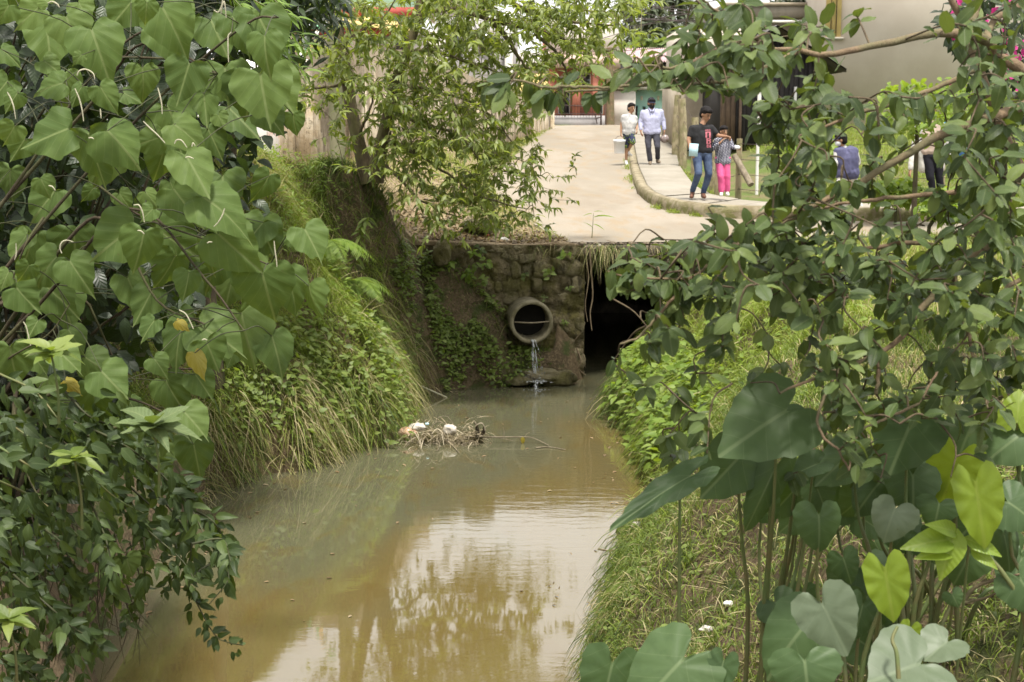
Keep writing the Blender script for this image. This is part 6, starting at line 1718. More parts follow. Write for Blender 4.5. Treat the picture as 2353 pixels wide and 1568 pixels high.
# print on the T-shirt: letters laid on the cloth
from mathutils.bvhtree import BVHTree
bv = BVHTree.FromPolygons([tuple(tee.matrix_basis @ v.co + man.location) for v in tee.data.vertices], [tuple(p.vertices) for p in tee.data.polygons])
M['print'] = m_plain('pink_print', (0.55, 0.17, 0.21), 0.8, 0.15, 30)
GL = [(1620.5, 298.0, 12, 3.4, ["#.#.##.#.#", "##.#.#.##.", "#.#.##.#.#"], 'small line'), (1621, 303, 12, 14, ["######", "##..##", "##..##", "##..##", "##..##", "##..##"], 'letter'), (1623, 318, 10.5, 13, ["#####.", "##..##", "#####.", "##..##", "##..##", "#####."], 'letter'), (1624, 332.5, 9.5, 7, ["##.#.##", "#..#.#.", "##.#.##"], 'small line')]
for gx, gy, gw, gh_, bits, nm in GL:
    mb = MB(); rr_, cc_ = len(bits), len(bits[0])
    for r_ in range(rr_):
        for c_ in range(cc_):
            if bits[r_][c_] != '#': continue
            q = []
            for (u, v) in ((0, 0), (1, 0), (1, 1), (0, 1)):
                d = ray(gx + (c_ + u) / cc_ * gw, gy + (r_ + v) / rr_ * gh_)
                h = bv.ray_cast(Vector((0, 0, CAMZ)), Vector(d).normalized())
                if h[0] is None: break
                q.append(np.array(h[0]) + np.array(h[1]) * 0.004)
            if len(q) == 4: mb.add(q, [(3, 2, 1, 0)])
    if mb.n: mb.obj('print', M['print'], man, smooth=False)
bc = P(1594, 345, 26.28)
M['bookblue'] = m_plain('pale_blue_cover', (0.45, 0.66, 0.74), 0.5, 0.06, 6)
bk = thing('book', tuple(bc), 'pale blue book held in the hand of the man in black', 'book')
rot = Matrix.Rotation(R(4), 4, 'Y') @ Matrix.Rotation(R(-18), 4, 'Z')
mb = MB(); mb.box((-0.078, -0.012, -0.115), (0.078, -0.009, 0.115), rot=rot, at=bc); mb.box((-0.078, 0.009, -0.115), (0.078, 0.012, 0.115), rot=rot, at=bc); mb.box((-0.081, -0.012, -0.115), (-0.078, 0.012, 0.115), rot=rot, at=bc); mb.obj('cover', M['bookblue'], bk, smooth=False)
mb = MB(); mb.box((-0.077, -0.0085, -0.111), (0.074, 0.0085, 0.111), rot=rot, at=bc); mb.obj('pages', M['white'], bk, smooth=False)
# girl
girl, jg, gs, s2 = person(dict(head=(1663,303), neck=(1661,317), sL=(1646,321), sR=(1677,321), eL=(1637,343,-.08), wL=(1655,328,-.22), fL=(1663,319,-.20), eR=(1682,338,-.03), wR=(1692,341,-.12), fR=(1699,342,-.14), hL=(1653,373), hR=(1669,373), kL=(1656,406,-.05), kR=(1671,406,.0), aL=(1658,439,.0), aR=(1671,438,.06), tL=(1657,449,-.12), tR=(1673,448,-.06)),
    26.62, 1.32, (0.35, -0.92, -0.08), 'girl in a white flecked navy blouse and pink trousers with hand at mouth', skin='skin_light', upper='fleck', lower='pink', sleeve=1.75, shoe='whiteshoe', hem=0.06, cold=True, curl=0.6, longhair=True, loose=1.1, flare=1.25)
sn = thing('snack_packet', tuple(P(1696, 340, 26.4)), 'small crumpled white snack packet in the hand of the girl', 'packet')
M['foil'] = m_plain('white_foil', (0.70, 0.72, 0.76), 0.35, 0.15, 20, spec=0.6)
mb = MB(); mb.ball(P(1695, 339, 26.42), (0.05, 0.02, 0.035), 12, 8, bump=0.35, seed=4); mb.obj('packet_body', M['foil'], sn); mb = MB(); mb.ball(P(1690, 336, 26.42), (0.02, 0.008, 0.02), 8, 6, bump=0.3, seed=6); mb.obj('torn_top', M['foil'], sn)
# masked man
mm, jk, _, s3 = person(dict(head=(1497,238), neck=(1497,251), sL=(1478,257), sR=(1518,255), eL=(1472,281,.02), wL=(1472,300,-.06), fL=(1474,309,-.09), eR=(1524,279,.02), wR=(1527,299,-.04), fR=(1527,308,-.06), hL=(1489,308), hR=(1507,308), kL=(1490,339,-.06), kR=(1511,337,-.12), aL=(1494,369,.03), aR=(1511,364,.12), tL=(1494,377,-.14), tR=(1515,373,-.02)),
    36.0, 1.70, (0.10, -0.98, -0.16), 'man in navy cap, black face mask and pale lavender shirt on the pavement', upper='lavender', lower='charcoal', sleeve=1.85, hair=True, cap='navy', mask='blackmask', shoe='tanboot', hem=0.03, girth=1.10, loose=1.15, wr=0.012)
mb = MB(); nk = jk['neck']
for sg in (-1, 1): mb.tube([nk + (sg * 0.07, 0.0, 0.03), nk + (sg * 0.055, -0.09, -0.0), nk + (sg * 0.02, -0.13, -0.06)], 0.018, 6)
mb.obj('collar', M['lavender'], mm)
M['plasticbag'] = m_plain('brown_plastic', (0.13, 0.085, 0.075), 0.25, 0.25, 9, spec=0.7, col2=(0.30, 0.25, 0.24))
bgc = P(1527, 317, 35.92)
bg2 = thing('plastic_bag', tuple(bgc), 'full brown plastic bag hanging from the hand of the masked man', 'bag')
mb = MB(); mb.ball(bgc + (0.01, 0, -0.03), (0.105, 0.07, 0.10), 16, 11, bump=0.22, seed=2); mb.obj('bag_body', M['plasticbag'], bg2)
mb = MB(); mb.tube([bgc + (0, 0, 0.05), bgc + (0.0, 0, 0.10), bgc + (0.005, 0, 0.13)], [0.035, 0.014, 0.022], 8); mb.obj('bag_neck', M['plasticbag'], bg2)
# boy
boy, jb, _, s4 = person(dict(head=(1451,249), neck=(1447,262), sL=(1433,267), sR=(1460,269), eL=(1428,287,.02), wL=(1427,304,-.02), fL=(1427,313,-.03), eR=(1463,288,.05), wR=(1463,297,-.06), fR=(1464,304,-.1), hL=(1440,307), hR=(1449,306), kL=(1440,335,.05), kR=(1454,326,-.12), aL=(1439,370,.08), aR=(1443,347,.10), tL=(1442,379,-.10), tR=(1450,357,-.02)),
    37.0, 1.62, (0.45, -0.88, -0.05), 'boy in a printed white T-shirt and lime splashed shorts stepping off the kerb', skin='skin_light', upper='whitetee', lower='splash', sleeve=0.5, legs=0.5, shoe='whiteshoe', girth=1.12, hem=0.05, curl=0.8)
bu = P(1423, 353, 36.95)
M['bucketp'] = m_plain('white_plastic', (0.74, 0.75, 0.76), 0.35, 0.06, 4, spec=0.5)
bkt = thing('bucket', tuple(bu), 'white plastic bucket with a lid carried by the boy', 'bucket')
mb = MB(); mb.lathe([(0.001, 0), (0.125, 0), (0.13, 0.012), (0.150, 0.29), (0.160, 0.292), (0.160, 0.305), (0.151, 0.31), (0.151, 0.325)], bu, 28); mb.obj('bucket_body', M['bucketp'], bkt)
mb = MB(); mb.lathe([(0.164, 0.318), (0.164, 0.345), (0.155, 0.352), (0.13, 0.348), (0.001, 0.35)], bu, 28); mb.obj('lid', M['bucketp'], bkt)
mb = MB(); mb.tube(spline([bu + (-0.155, 0, 0.30), bu + (-0.06, -0.01, 0.42), jb['wL'] + (0.0, -0.01, -0.10), bu + (0.10, -0.01, 0.41), bu + (0.155, 0, 0.30)], 16), 0.006, 6); mb.obj('handle', M['iron'], bkt)
# person in the slate vest
vp, jv, _, s5 = person(dict(head=(1932,322), neck=(1938,337), sL=(1924,346), sR=(1963,345), eL=(1922,377,-.05), wL=(1909,369,-.2), fL=(1900,364,-.24), eR=(1972,374,.15), wR=(1960,388,.0), hL=(1938,404), hR=(1957,404), kL=(1924,440,-.1), kR=(1966,443,.1), aL=(1908,477,.0), aR=(1978,480,.1), tL=(1897,488,-.06), tR=(1968,489,.05)),
    25.5, 1.50, (-0.92, 0.1, -0.2), 'person in a slate blue vest, white sleeves and cap walking behind the leaves', upper='whitetee', lower='offwhite', sleeve=1.8, cap='vest', mask='foil', shoe='whiteshoe', girth=1.18, loose=1.15, over='vest')
# person in the white coat
wc, jw, _, s6 = person(dict(head=(2138,255), neck=(2138,274), sL=(2112,287), sR=(2164,286), eL=(2101,345,-.02), wL=(2092,390,-.06), fL=(2089,405,-.08), eR=(2178,335,.05), wR=(2186,372,-.08), hL=(2130,358), hR=(2155,358), kL=(2138,408,-.05), kR=(2158,410,.02), aL=(2146,455,.05), aR=(2164,457,.1), tL=(2142,467,-.06), tR=(2166,467,-.03)),
    26.4, 1.78, (0.5, -0.8, -0.2), 'person in a white coat and black trousers half hidden by guava leaves', upper='beigetop', lower='blackcloth', sleeve=1.0, shoe='blackcloth', girth=1.05, hem=0.0)
cbm = MB()
e = 0.03
for a, o_ in (('L', 1), ('R', -1)):
    sh, hp = jw['s' + a], jw['h' + a]
    dx = (jw['sR'] - jw['sL'])
    capsule(cbm, sh + np.array((0, 0.0, -0.03)), jw['e' + a], 0.080, 0.068); capsule(cbm, jw['e' + a], jw['e' + a] + (jw['w' + a] - jw['e' + a]) * 0.92, 0.066, 0.056)
    capsule(cbm, sh + o_ * dx * 0.10 + (0, 0.02, -0.08), hp + (-0.05 * o_, 0.05, -0.22), 0.115, 0.105)
capsule(cbm, (jw['sL'] + jw['sR']) / 2 + (0, 0.07, -0.05), (jw['hL'] + jw['hR']) / 2 + (0, 0.09, -0.22), 0.12, 0.12)
fuse(cbm, 0.014, 'coat', M['offwhite'], wc, 4, 0.010, 12, 9)
M['bluebag'] = m_plain('blue_nylon', (0.03, 0.06, 0.16), 0.5, 0.25, 7, col2=(0.05, 0.30, 0.42))
bb = P(2212, 350, 26.3); bgb = thing('shoulder_bag', tuple(bb), 'dark blue bag with turquoise trim beside the white coat', 'bag')
mb = MB(); mb.ball(bb, (0.20, 0.12, 0.24), 16, 11, bump=0.12, seed=7); mb.obj('bag_body', M['bluebag'], bgb); mb = MB(); mb.tube(spline([bb + (-0.12, 0, 0.2), jw['sR'] + (0.03, -0.03, 0.07), bb + (0.1, 0, 0.2)], 10), 0.014, 6); mb.obj('strap', M['bluebag'], bgb)
# ------------------------------------------------------------------ grass
def blades(mb, base, up, L, w, droop, r, ns=4, az=None):
    base = np.asarray(base, float); n = len(base)
    up = unit(up)
    t = np.linspace(0, 1, ns + 1)
    L = np.broadcast_to(L, (n,)); w = np.broadcast_to(w, (n,)); droop = np.broadcast_to(droop, (n,))
    out = up.copy(); out[:, 2] = 0
    a = rng.uniform(0, 6.283, n) if az is None else az
    out = unit(out * 0.9 + np.stack([np.cos(a), np.sin(a), np.zeros(n)], 1) * 1.0)
    pts = base[:, None] + L[:, None, None] * (up[:, None] * t[None, :, None] + droop[:, None, None] * (t[None, :, None] ** 2) * (out[:, None] * 0.34 + np.array((0, 0, -1.1))[None, None] * (0.35 + 0.65 * t[None, :, None])))
    a2 = rng.uniform(0, 6.283, n)
    sd = np.stack([np.cos(a2), np.sin(a2), 0.2 * np.sin(a2 * 3)], 1)
    wt = np.array([0.8, 1.0, 0.85, 0.55, 0.06])[:ns + 1] if ns == 4 else np.array([0.8, 1.0, 0.6, 0.05])
    off = sd[:, None] * (w[:, None] * wt[None])[:, :, None] * 0.5
    V = np.stack([pts - off, pts + off], 2)
    k = (ns + 1) * 2
    b = np.arange(ns) * 2
    q = np.stack([b, b + 1, b + 3, b + 2], 1)
    q = (q[None] + (np.arange(n) * k)[:, None, None]).reshape(-1, 4)
    mb.add(V.reshape(-1, 3), q, r=np.repeat(r, k))

GR = [(0.0, (0.016, 0.030, 0.008)), (0.2, (0.036, 0.060, 0.014)), (0.42, (0.095, 0.140, 0.024)), (0.62, (0.21, 0.275, 0.036)), (0.78, (0.26, 0.235, 0.10)), (1.0, (0.42, 0.35, 0.21))]
M['grass'] = m_grass('grass_blades', GR)

def pick_xy(n, xr_, yr_, mask):
    X, Y = [], []
    tot = 0
    while tot < n:
        x = rng.uniform(*xr_, n); y = rng.uniform(*yr_, n)
        k_ = mask(x, y)
        X.append(x[k_]); Y.append(y[k_]); tot += int(k_.sum())
    return np.concatenate(X)[:n], np.concatenate(Y)[:n]
def xl_(y): return np.interp(y, Lw[:, 1], Lw[:, 0])
def xr_(y): return np.interp(y, Rw[:, 1], Rw[:, 0])
def topix(p):
    q = p - TOCAM; s = q[:, 1] * CT - q[:, 2] * ST; u = q[:, 1] * ST + q[:, 2] * CT
    return 1176.5 + FPX * q[:, 0] / s, 784 - FPX * u / s
def clump(x, y, sc_, seed): return vnoise(x * sc_, y * sc_, seed)

# left bank: long grass hanging down the slope
n = 62000
x, y = pick_xy(n, (-7, 0.6), (13.0, 22.25), lambda x, y: (x < xl_(y) - 0.03) & (x > xl_(y) - 3.3 + np.maximum(0, y - 19) * 0.35) & (rng.random(len(x)) < 0.42 + 0.6 * (clump(x, y, 2.2, 71) > -0.25)))
z = bank(x, y); p = np.stack([x, y, z], 1); nr = bank_n(x, y)
px, py = topix(p)
cliff = ((px > 890) & (px < 1030) & (py > 470) & (py < 680)) | ((px > 1000) & (py < 600))
wallzone = (px > 930) & (py > 560)
gap = (np.abs(px - 620) < 45) & (py > 990)
leafy = (px > 540) & (px < 920) & (py > 745) & (py < 985) & (clump(x, y, 2.6, 171) > -0.25)
keep = (~leafy | (rng.random(n) < 0.7)) & (~cliff | (rng.random(n) < 0.35)) & (~wallzone | (rng.random(n) < 0.5)) & (~gap | (rng.random(n) < 0.25)) & ~((px < 470) & (py > 1030))
p, nr, px, py, x, y, z = p[keep], nr[keep], px[keep], py[keep], x[keep], y[keep], z[keep]; n = len(p)
r = 0.56 + 0.14 * clump(x, y + z, 1.1, 72) + rng.normal(0, 0.075, n) + 0.10 * smooth(1.2, 2.6, z) * smooth(800, 600, px)
straw = smooth(0.05, 0.45, clump(x + z, y, 1.3, 73)) * smooth(1.6, 0.5, z) * (px < 960)
r = np.where(rng.random(n) < straw * 0.8, rng.uniform(0.74, 1.0, n), r)
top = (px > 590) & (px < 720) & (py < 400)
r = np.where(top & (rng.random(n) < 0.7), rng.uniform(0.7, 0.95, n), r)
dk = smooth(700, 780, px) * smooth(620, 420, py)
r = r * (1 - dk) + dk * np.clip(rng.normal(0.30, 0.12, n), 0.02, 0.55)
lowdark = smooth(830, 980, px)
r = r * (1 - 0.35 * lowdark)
r = np.where(rng.random(n) < 0.07, rng.uniform(0.75, 1, n), r)
lean = np.stack([vnoise(x * 2.3 + z, y * 2.3, 78), vnoise(x * 2.3 + z, y * 2.3, 79), 0 * x], 1)
up = nr * 0.6 + np.array((0, 0, 0.6)) + rng.normal(0, 0.42, (n, 3)) + lean * 0.9
L = rng.uniform(0.10, 0.36, n) * (1 + 0.5 * (dk > 0.4)) * (1 - 0.55 * wallzone[keep])
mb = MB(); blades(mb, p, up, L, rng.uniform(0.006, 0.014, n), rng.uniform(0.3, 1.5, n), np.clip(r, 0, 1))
# curtains hanging into the water
m_ = 6500
hy = rng.uniform(14.6, 21.0, m_); hx = xl_(hy) - rng.uniform(0.0, 0.5, m_)
hp = np.stack([hx, hy, bank(hx, hy)], 1); hpx, hpy = topix(hp)
kk = (clump(hx * 0 + 1, hy, 2.4, 74) > -0.15) & ~((np.abs(hpx - 620) < 30)) & (hpx > 455)
hp = hp[kk]; hn = bank_n(hp[:, 0], hp[:, 1]); m_ = len(hp)
hr = np.where(rng.random(m_) < 0.35 + 0.4 * (clump(hp[:, 0] * 0, hp[:, 1], 1.5, 75) > 0.05), rng.uniform(0.7, 1, m_), np.clip(rng.normal(0.4, 0.12, m_), 0, 0.6))
blades(mb, hp, hn * 0.9 + np.array((0, 0, 0.45)) + rng.normal(0, 0.42, (m_, 3)), rng.uniform(0.14, 0.50, m_), rng.uniform(0.007, 0.012, m_), rng.uniform(0.5, 2.4, m_), hr)
m_ = 1100                     # tall arching stems and seed stalks standing clear of the rest
ii = rng.integers(0, len(p), m_)
blades(mb, p[ii], nr[ii] * 0.5 + np.array((0, 0, 0.9)) + rng.normal(0, 0.35, (m_, 3)), rng.uniform(0.4, 0.8, m_), rng.uniform(0.006, 0.012, m_), rng.uniform(0.2, 0.9, m_), np.where(rng.random(m_) < 0.35, rng.uniform(0.72, 1, m_), rng.uniform(0.45, 0.68, m_)))
mb.obj('bank_grass', M['grass'], label='long green and straw coloured grass hanging down the left bank', cat='grass', kind='stuff')

# right bank
n = 84000
x, y = pick_xy(n, (0.3, 9.5), (5.5, 22.25), lambda x, y: (x > xr_(y) + 0.02) & ((x - xr_(y) < 5.5) | (rng.random(len(x)) < 0.3)) & (rng.random(len(x)) < np.interp(y, [5, 9, 14, 22], [0.45, 0.75, 1, 1]) * (0.35 + 0.65 * (clump(x, y, 1.9, 81) > -0.2))))
z = bank(x, y); p = np.stack([x, y, z], 1); nr = bank_n(x, y); px, py = topix(p)
keep = (px < 2420) & ~((y < 9) & (clump(x, y, 1.5, 82) > 0.22) & (rng.random(n) < 0.85))
p, nr, px, py, x, y, z = p[keep], nr[keep], px[keep], py[keep], x[keep], y[keep], z[keep]; n = len(p)
near = smooth(13.5, 11.5, y)
r = (0.57 + 0.10 * clump(x, y, 1.0, 83)) * (1 - near) + near * (0.36 + 0.12 * clump(x, y, 1.4, 84)) + rng.normal(0, 0.06, n)
r = np.where(rng.random(n) < 0.05 + 0.30 * near * (clump(x, y, 1.2, 85) > -0.1), rng.uniform(0.72, 1.0, n), r)
tuft = smooth(1470, 1420, px) * (y > 16)
r = r * (1 - 0.55 * tuft)
far = smooth(2.0, 2.25, z) * (y > 13)
r = np.where((rng.random(n) < 0.45 * far), rng.uniform(0.68, 0.9, n), r)
up = nr * 0.5 + np.array((0, 0, 0.75)) + rng.normal(0, 0.42, (n, 3))
L = rng.uniform(0.12, 0.38, n) * (1 - 0.45 * near) * (1 + 0.25 * (y > 12))
mb = MB(); blades(mb, p, up, L, rng.uniform(0.007, 0.015, n) * (1 - 0.35 * near), rng.uniform(0.3, 1.1, n), np.clip(r, 0, 1))
m_ = 5000
hy = np.concatenate([rng.uniform(15.2, 21.8, m_ // 2), rng.uniform(8.5, 15, m_ // 2)]); hx = xr_(hy) + rng.uniform(0.0, 0.35, m_)
ok_ = ~((hy > 13.2) & (hy < 15.6)); hx, hy = hx[ok_], hy[ok_]; m_ = len(hx)
hp = np.stack([hx, hy, bank(hx, hy)], 1); hn = bank_n(hx, hy)
hr = np.where(rng.random(m_) < 0.2, rng.uniform(0.7, 1, m_), np.clip(rng.normal(0.33, 0.1, m_), 0, 0.6))
blades(mb, hp, hn * 0.7 + np.array((0, 0, 0.5)) + rng.normal(0, 0.5, (m_, 3)), np.where(hy > 15.2, rng.uniform(0.15, 0.5, m_), rng.uniform(0.08, 0.24, m_)), rng.uniform(0.006, 0.011, m_), rng.uniform(0.9, 1.7, m_), hr)
mb.obj('bank_grass', M['grass'], label='bright green grass covering the right bank under the guava tree', cat='grass', kind='stuff')

n = 38000
x, y = pick_xy(n, (0.4, 3.6), (4.3, 12.5), lambda x, y: (x > xr_(y) + 0.03) & (clump(x, y, 1.3, 182) > -0.55))
p = np.stack([x, y, bank(x, y)], 1)
r = np.where(rng.random(n) < 0.12 + 0.22 * (clump(x, y, 1.9, 183) > 0.15), rng.uniform(0.66, 0.95, n), np.clip(0.44 + 0.14 * clump(x, y, 2.2, 184) + rng.normal(0, 0.08, n), 0.08, 0.66))
mb = MB(); blades(mb, p, np.array((0, 0, 0.8)) + rng.normal(0, 0.5, (n, 3)), rng.uniform(0.06, 0.22, n), rng.uniform(0.004, 0.009, n), rng.uniform(0.1, 1.2, n), r, 3)
mb.obj('short_grass', M['grass'], label='short mixed green and dry grass between the taro stalks and the river', cat='grass', kind='stuff')
# straw litter lying on the near right bank
n = 2600
x, y = pick_xy(n, (0.6, 3.2), (4.2, 12.5), lambda x, y: (x > xr_(y) + 0.1) & (clump(x, y, 1.3, 86) > -0.1))
z = bank(x, y) + 0.012; a = rng.uniform(0, 6.28, n)
mb = MB(); blades(mb, np.stack([x, y, z], 1), np.stack([np.cos(a), np.sin(a), 0.12 + 0 * a], 1), rng.uniform(0.06, 0.22, n), rng.uniform(0.004, 0.009, n), rng.uniform(0, 0.2, n), rng.uniform(0.66, 1, n))
mb.obj('straw_litter', M['grass'], label='dry straw lying between the taro stalks and the water', cat='straw', kind='stuff')

# field, fence line and road verges beyond
n = 30000
x, y = pick_xy(n, (2.6, 13), (25.5, 48), lambda x, y: (x > np.interp(y, INNER[::1, 1], INNER[::1, 0]) - 0.02) & (y > np.interp(-x, -INNER[:, 0], INNER[:, 1]) * (x > 4.2)) & (rng.random(len(x)) < np.interp(y, [25, 48], [1, 0.5])))
p = np.stack([x, y, gzz(x, y)], 1)
r = 0.58 + 0.12 * clump(x, y, 0.8, 87) + rng.normal(0, 0.06, n); r = np.where(rng.random(n) < 0.06, 0.8, r)
mb = MB(); blades(mb, p, np.array((0, 0, 1.0)) + rng.normal(0, 0.3, (n, 3)), rng.uniform(0.08, 0.30, n), rng.uniform(0.008, 0.016, n), rng.uniform(0.2, 0.9, n), np.clip(r, 0, 1), 3)
n = 20000                      # left verge of the road and the foot of the long wall
x, y = pick_xy(n, (-6, 2.2), (22.5, 58), lambda x, y: (x < road_l(y) + 0.12) & (x > road_l(y) - 1.6 - 2.2 * (y < 26)) & (rng.random(len(x)) < 0.35 + (clump(x, y, 0.7, 88) > -0.1)))
p = np.stack([x, y, gzz(x, y)], 1)
r = np.where((y < 26), rng.uniform(0.5, 1.0, n), 0.60 + rng.normal(0, 0.08, n)); 
blades(mb, p, np.array((0, 0, 1.0)) + rng.normal(0, 0.4, (n, 3)), rng.uniform(0.06, 0.26, n), rng.uniform(0.007, 0.014, n), rng.uniform(0.2, 0.9, n), np.clip(r, 0, 1), 3)
n = 1500                       # weeds along the kerb
i = rng.uniform(5, 12.5, n); kx_ = np.interp(i, np.arange(15), KERB[:, 0]); ky_ = np.interp(i, np.arange(15), KERB[:, 1])
kk = vnoise(i * 2.3, i * 0 + 2, 89) > 0.18
x = kx_[kk] - 0.05 - np.abs(rng.normal(0, 0.07, kk.sum())); y = ky_[kk] - 0.03; n = len(x)
blades(mb, np.stack([x, y, zr(y) + 0.01], 1), np.array((0, 0, 1.0)) + rng.normal(0, 0.5, (n, 3)), rng.uniform(0.06, 0.2, n), rng.uniform(0.008, 0.016, n), rng.uniform(0.2, 0.9, n), np.clip(rng.normal(0.6, 0.07, n), 0, 1), 3)
mb.obj('field_grass', M['grass'], label='short bright grass beside the pavement, the fence and the road', cat='grass', kind='stuff')

# ------------------------------------------------------------------ leafy ground cover
def cover(name, n, xr, yr, mask, size, mat, tmpl, label, lift=0.10, sizef=None):
    x, y = pick_xy(n, xr, yr, mask)
    z = bank(x, y); nr = bank_n(x, y)
    p = np.stack([x, y, z], 1) + nr * rng.uniform(0.02, lift, n)[:, None]
    kp_ = np.hypot(p[:, 0] - pc[0], p[:, 2] - pc[2]) > 0.42
    p, nr = p[kp_], nr[kp_]; n = len(p)
    a = rng.uniform(0, 6.283, n)
    T = np.stack([np.cos(a), np.sin(a), rng.normal(0.0, 0.35, n)], 1) + nr * 0.3
    N = nr * 0.6 + np.array((0, -0.25, 0.7)) + rng.normal(0, 0.35, (n, 3))
    mb = MB(); scatter(mb, tmpl, p, T, N, rng.uniform(*size, n))
    return mb.obj(name, mat, label=label, cat='ground plants', kind='stuff')
def inpix(x, y, x0, x1, y0, y1, soft=40, seed=0):
    p = np.stack([x, y, bank(x, y)], 1); px, py = topix(p)
    w = soft * vnoise(x * 3, y * 3, seed)
    return (px > x0 + w) & (px < x1 + w) & (py > y0 + w) & (py < y1 + w)
cover('bank_leaves', 2000, (-4.5, -1.0), (15, 21.5), lambda x, y: (x < xl_(y)) & inpix(x, y, 500, 940, 740, 1010, 60, 1), (0.05, 0.12), M['cover'], OVATE, 'dense low leafy weeds on the left bank above the water', 0.26)
cover('bank_leaves', 3600, (-6, -1.5), (14.5, 21.8), lambda x, y: (x < xl_(y)) & inpix(x, y, 440, 780, 300, 760, 30, 8) & (vnoise(x * 3, y * 3, 9) > -0.2), (0.05, 0.12), M['cover_lime'], LANCE, 'fine bright leafy weeds among the grass of the left bank', 0.22)
cover('bank_leaves', 2400, (-2.6, 1.2), (20, 22.2), lambda x, y: (x < xl_(y)) & inpix(x, y, 880, 1220, 590, 900, 70, 2) & (vnoise(x * 3, y * 3 , 3) > 0.0), (0.03, 0.10), M['cover'], OVATE, 'small dark creeping plants at the foot of the stone wall', 0.13)
cover('bank_leaves', 1500, (1.2, 4.5), (14.5, 21.9), lambda x, y: (x > xr_(y)) & inpix(x, y, 1420, 1640, 790, 1080, 40, 4) & (vnoise(x * 2.4, y * 2.4, 5) > -0.3), (0.08, 0.16), M['cover_lime'], OVATE, 'broad lime green weeds on the right bank beside the culvert', 0.2)
cover('bank_leaves', 900, (2.2, 8), (12, 22), lambda x, y: (x > xr_(y)) & (vnoise(x * 1.4, y * 1.4, 6) > 0.15), (0.06, 0.13), M['cover_lime'], OVATE, 'scattered leafy weeds in the grass behind the guava branches', 0.25)
cover('bank_leaves', 1300, (0.5, 3.2), (4.8, 13), lambda x, y: (x > xr_(y) + 0.05) & (vnoise(x * 2.2, y * 2.2, 7) > 0.05), (0.025, 0.06), M['cover'], OVATE, 'tiny leafy weeds in the short grass by the near water edge', 0.05)

# ferns on the left bank
def fern(c, label, n=6, L=0.6, seed=0, dirs=None):
    t = thing('fern', tuple(c), label, 'fern', 'ferns on the left bank')
    r_ = np.random.default_rng(seed)
    for i in range(n):
        a = dirs[i] if dirs else r_.uniform(-2.0, 0.6)
        d = np.array((math.cos(a), math.sin(a) * 0.8, 0))
        l_ = L * r_.uniform(0.75, 1.1)
        s = np.linspace(0, 1, 17)
        pts = np.array(c) + l_ * (d * s[:, None] * 0.95 + np.array((0, 0, 1)) * (0.55 * s - 0.85 * s ** 2)[:, None])
        mb = MB(); mb.tube(pts, [0.005, 0.0015], 4)
        B, T, N, S = [], [], [], []
        for j in range(2, 17):
            tn = unit(pts[j] - pts[j - 1]); sd = unit(np.cross(tn, (0, 0, 1)))
            for f in (0.0, 0.5):
                if j - f < 2: continue
                b = pts[j] - (pts[j] - pts[j - 1]) * f
                for sg in (-1, 1):
                    B.append(b); T.append(sd * sg + tn * 0.45 + np.array((0, 0, -0.15))); N.append(np.cross(sd, tn)); S.append(l_ * 0.26 * math.sin(math.pi * min(1, (j - f) / 17 * 0.8 + 0.2)) + 0.01)
        scatter(mb, LANCE, B, T, N, S, 0.75)
        mb.obj('frond', M['cover_lime'], t)
for (a, b, Yd, L, lb) in [(688, 640, 18.6, 0.85, 'large bright fern drooping beside the heart leaves'), (740, 560, 19.3, 0.7, 'fern with pale fronds just under the dark grass mound'), (800, 650, 19.8, 0.7, 'fern reaching right over the shaded earth face'), (640, 540, 18.4, 0.6, 'small bright fern highest on the left bank'), (820, 730, 19.9, 0.5, 'small dim fern beside the creeping plants near the pipe')]:
    fern(P(a, b, Yd) + np.array((0, 0, 0.0)), lb, 8, L, int(a))
# leaning leafy weed against the dark mound
wp = thing('leafy_weed', tuple(P(815, 612, 20.2)), 'tall weed with whorled pale leaves against the dark grassy mound', 'weed')
pts = spline([P(800, 640, 20.3), P(822, 580, 20.2), P(832, 520, 20.1), P(845, 500, 20.1)], 16)
mb = MB(); mb.tube(pts, [0.010, 0.004], 5); mb.obj('stem', M['stem'], wp)
for i, p in enumerate(pts[3:]):
    for q in range(3):
        a = i * 1.3 + q * 2.1
        leaf_obj(LANCE, q, M['cover'], wp, p, (math.cos(a), math.sin(a) * 0.6, -0.35), (0, -0.4, 1), 0.16 + 0.01 * q, 1.2)
# ------------------------------------------------------------------ floating debris, litter, rocks, roots
def crumple(name, c, r_, mat, label, cat='plastic', bump=0.45, seed=0, group=None):
    mb = MB(); mb.ball(c, r_, 16, 11, bump=bump, seed=seed)
    v = mb.v[0]; v += (np.stack([vnoise(v[:, 0] * 40, v[:, 2] * 40, seed + i) for i in range(3)], 1) * min(r_) * 0.25).astype(np.float32)
    return tag(mb.obj(name, mat), label, cat, group)
M['deadleaf'] = m_leaf('dead_leaf', [(0.16, 0.105, 0.055), (0.24, 0.175, 0.10), (0.10, 0.07, 0.04), (0.32, 0.26, 0.17)], (0.3, 0.25, 0.15), trans=0.15, tcol=(0.3, 0.2, 0.08), blade=True, mott=0.3, rough=0.8, spec=0.1)
M['driftstraw'] = m_grass('flood_straw', [(0, (0.10, 0.08, 0.05)), (0.4, (0.22, 0.18, 0.11)), (0.8, (0.36, 0.30, 0.20)), (1, (0.46, 0.40, 0.30))], trans=0.1, tcol=(0.3, 0.25, 0.15))
M['peachbag'] = m_plain('peach_film', (0.62, 0.33, 0.21), 0.25, 0.2, 12, spec=0.6, col2=(0.70, 0.50, 0.40))
M['dirtywhite'] = m_plain('dirty_white_plastic', (0.62, 0.58, 0.52), 0.4, 0.25, 14, col2=(0.34, 0.30, 0.24))
def D(x, y): return (980 + x * 0.19125) * 0.91914, (1030 + y * 0.19125) * 0.91914
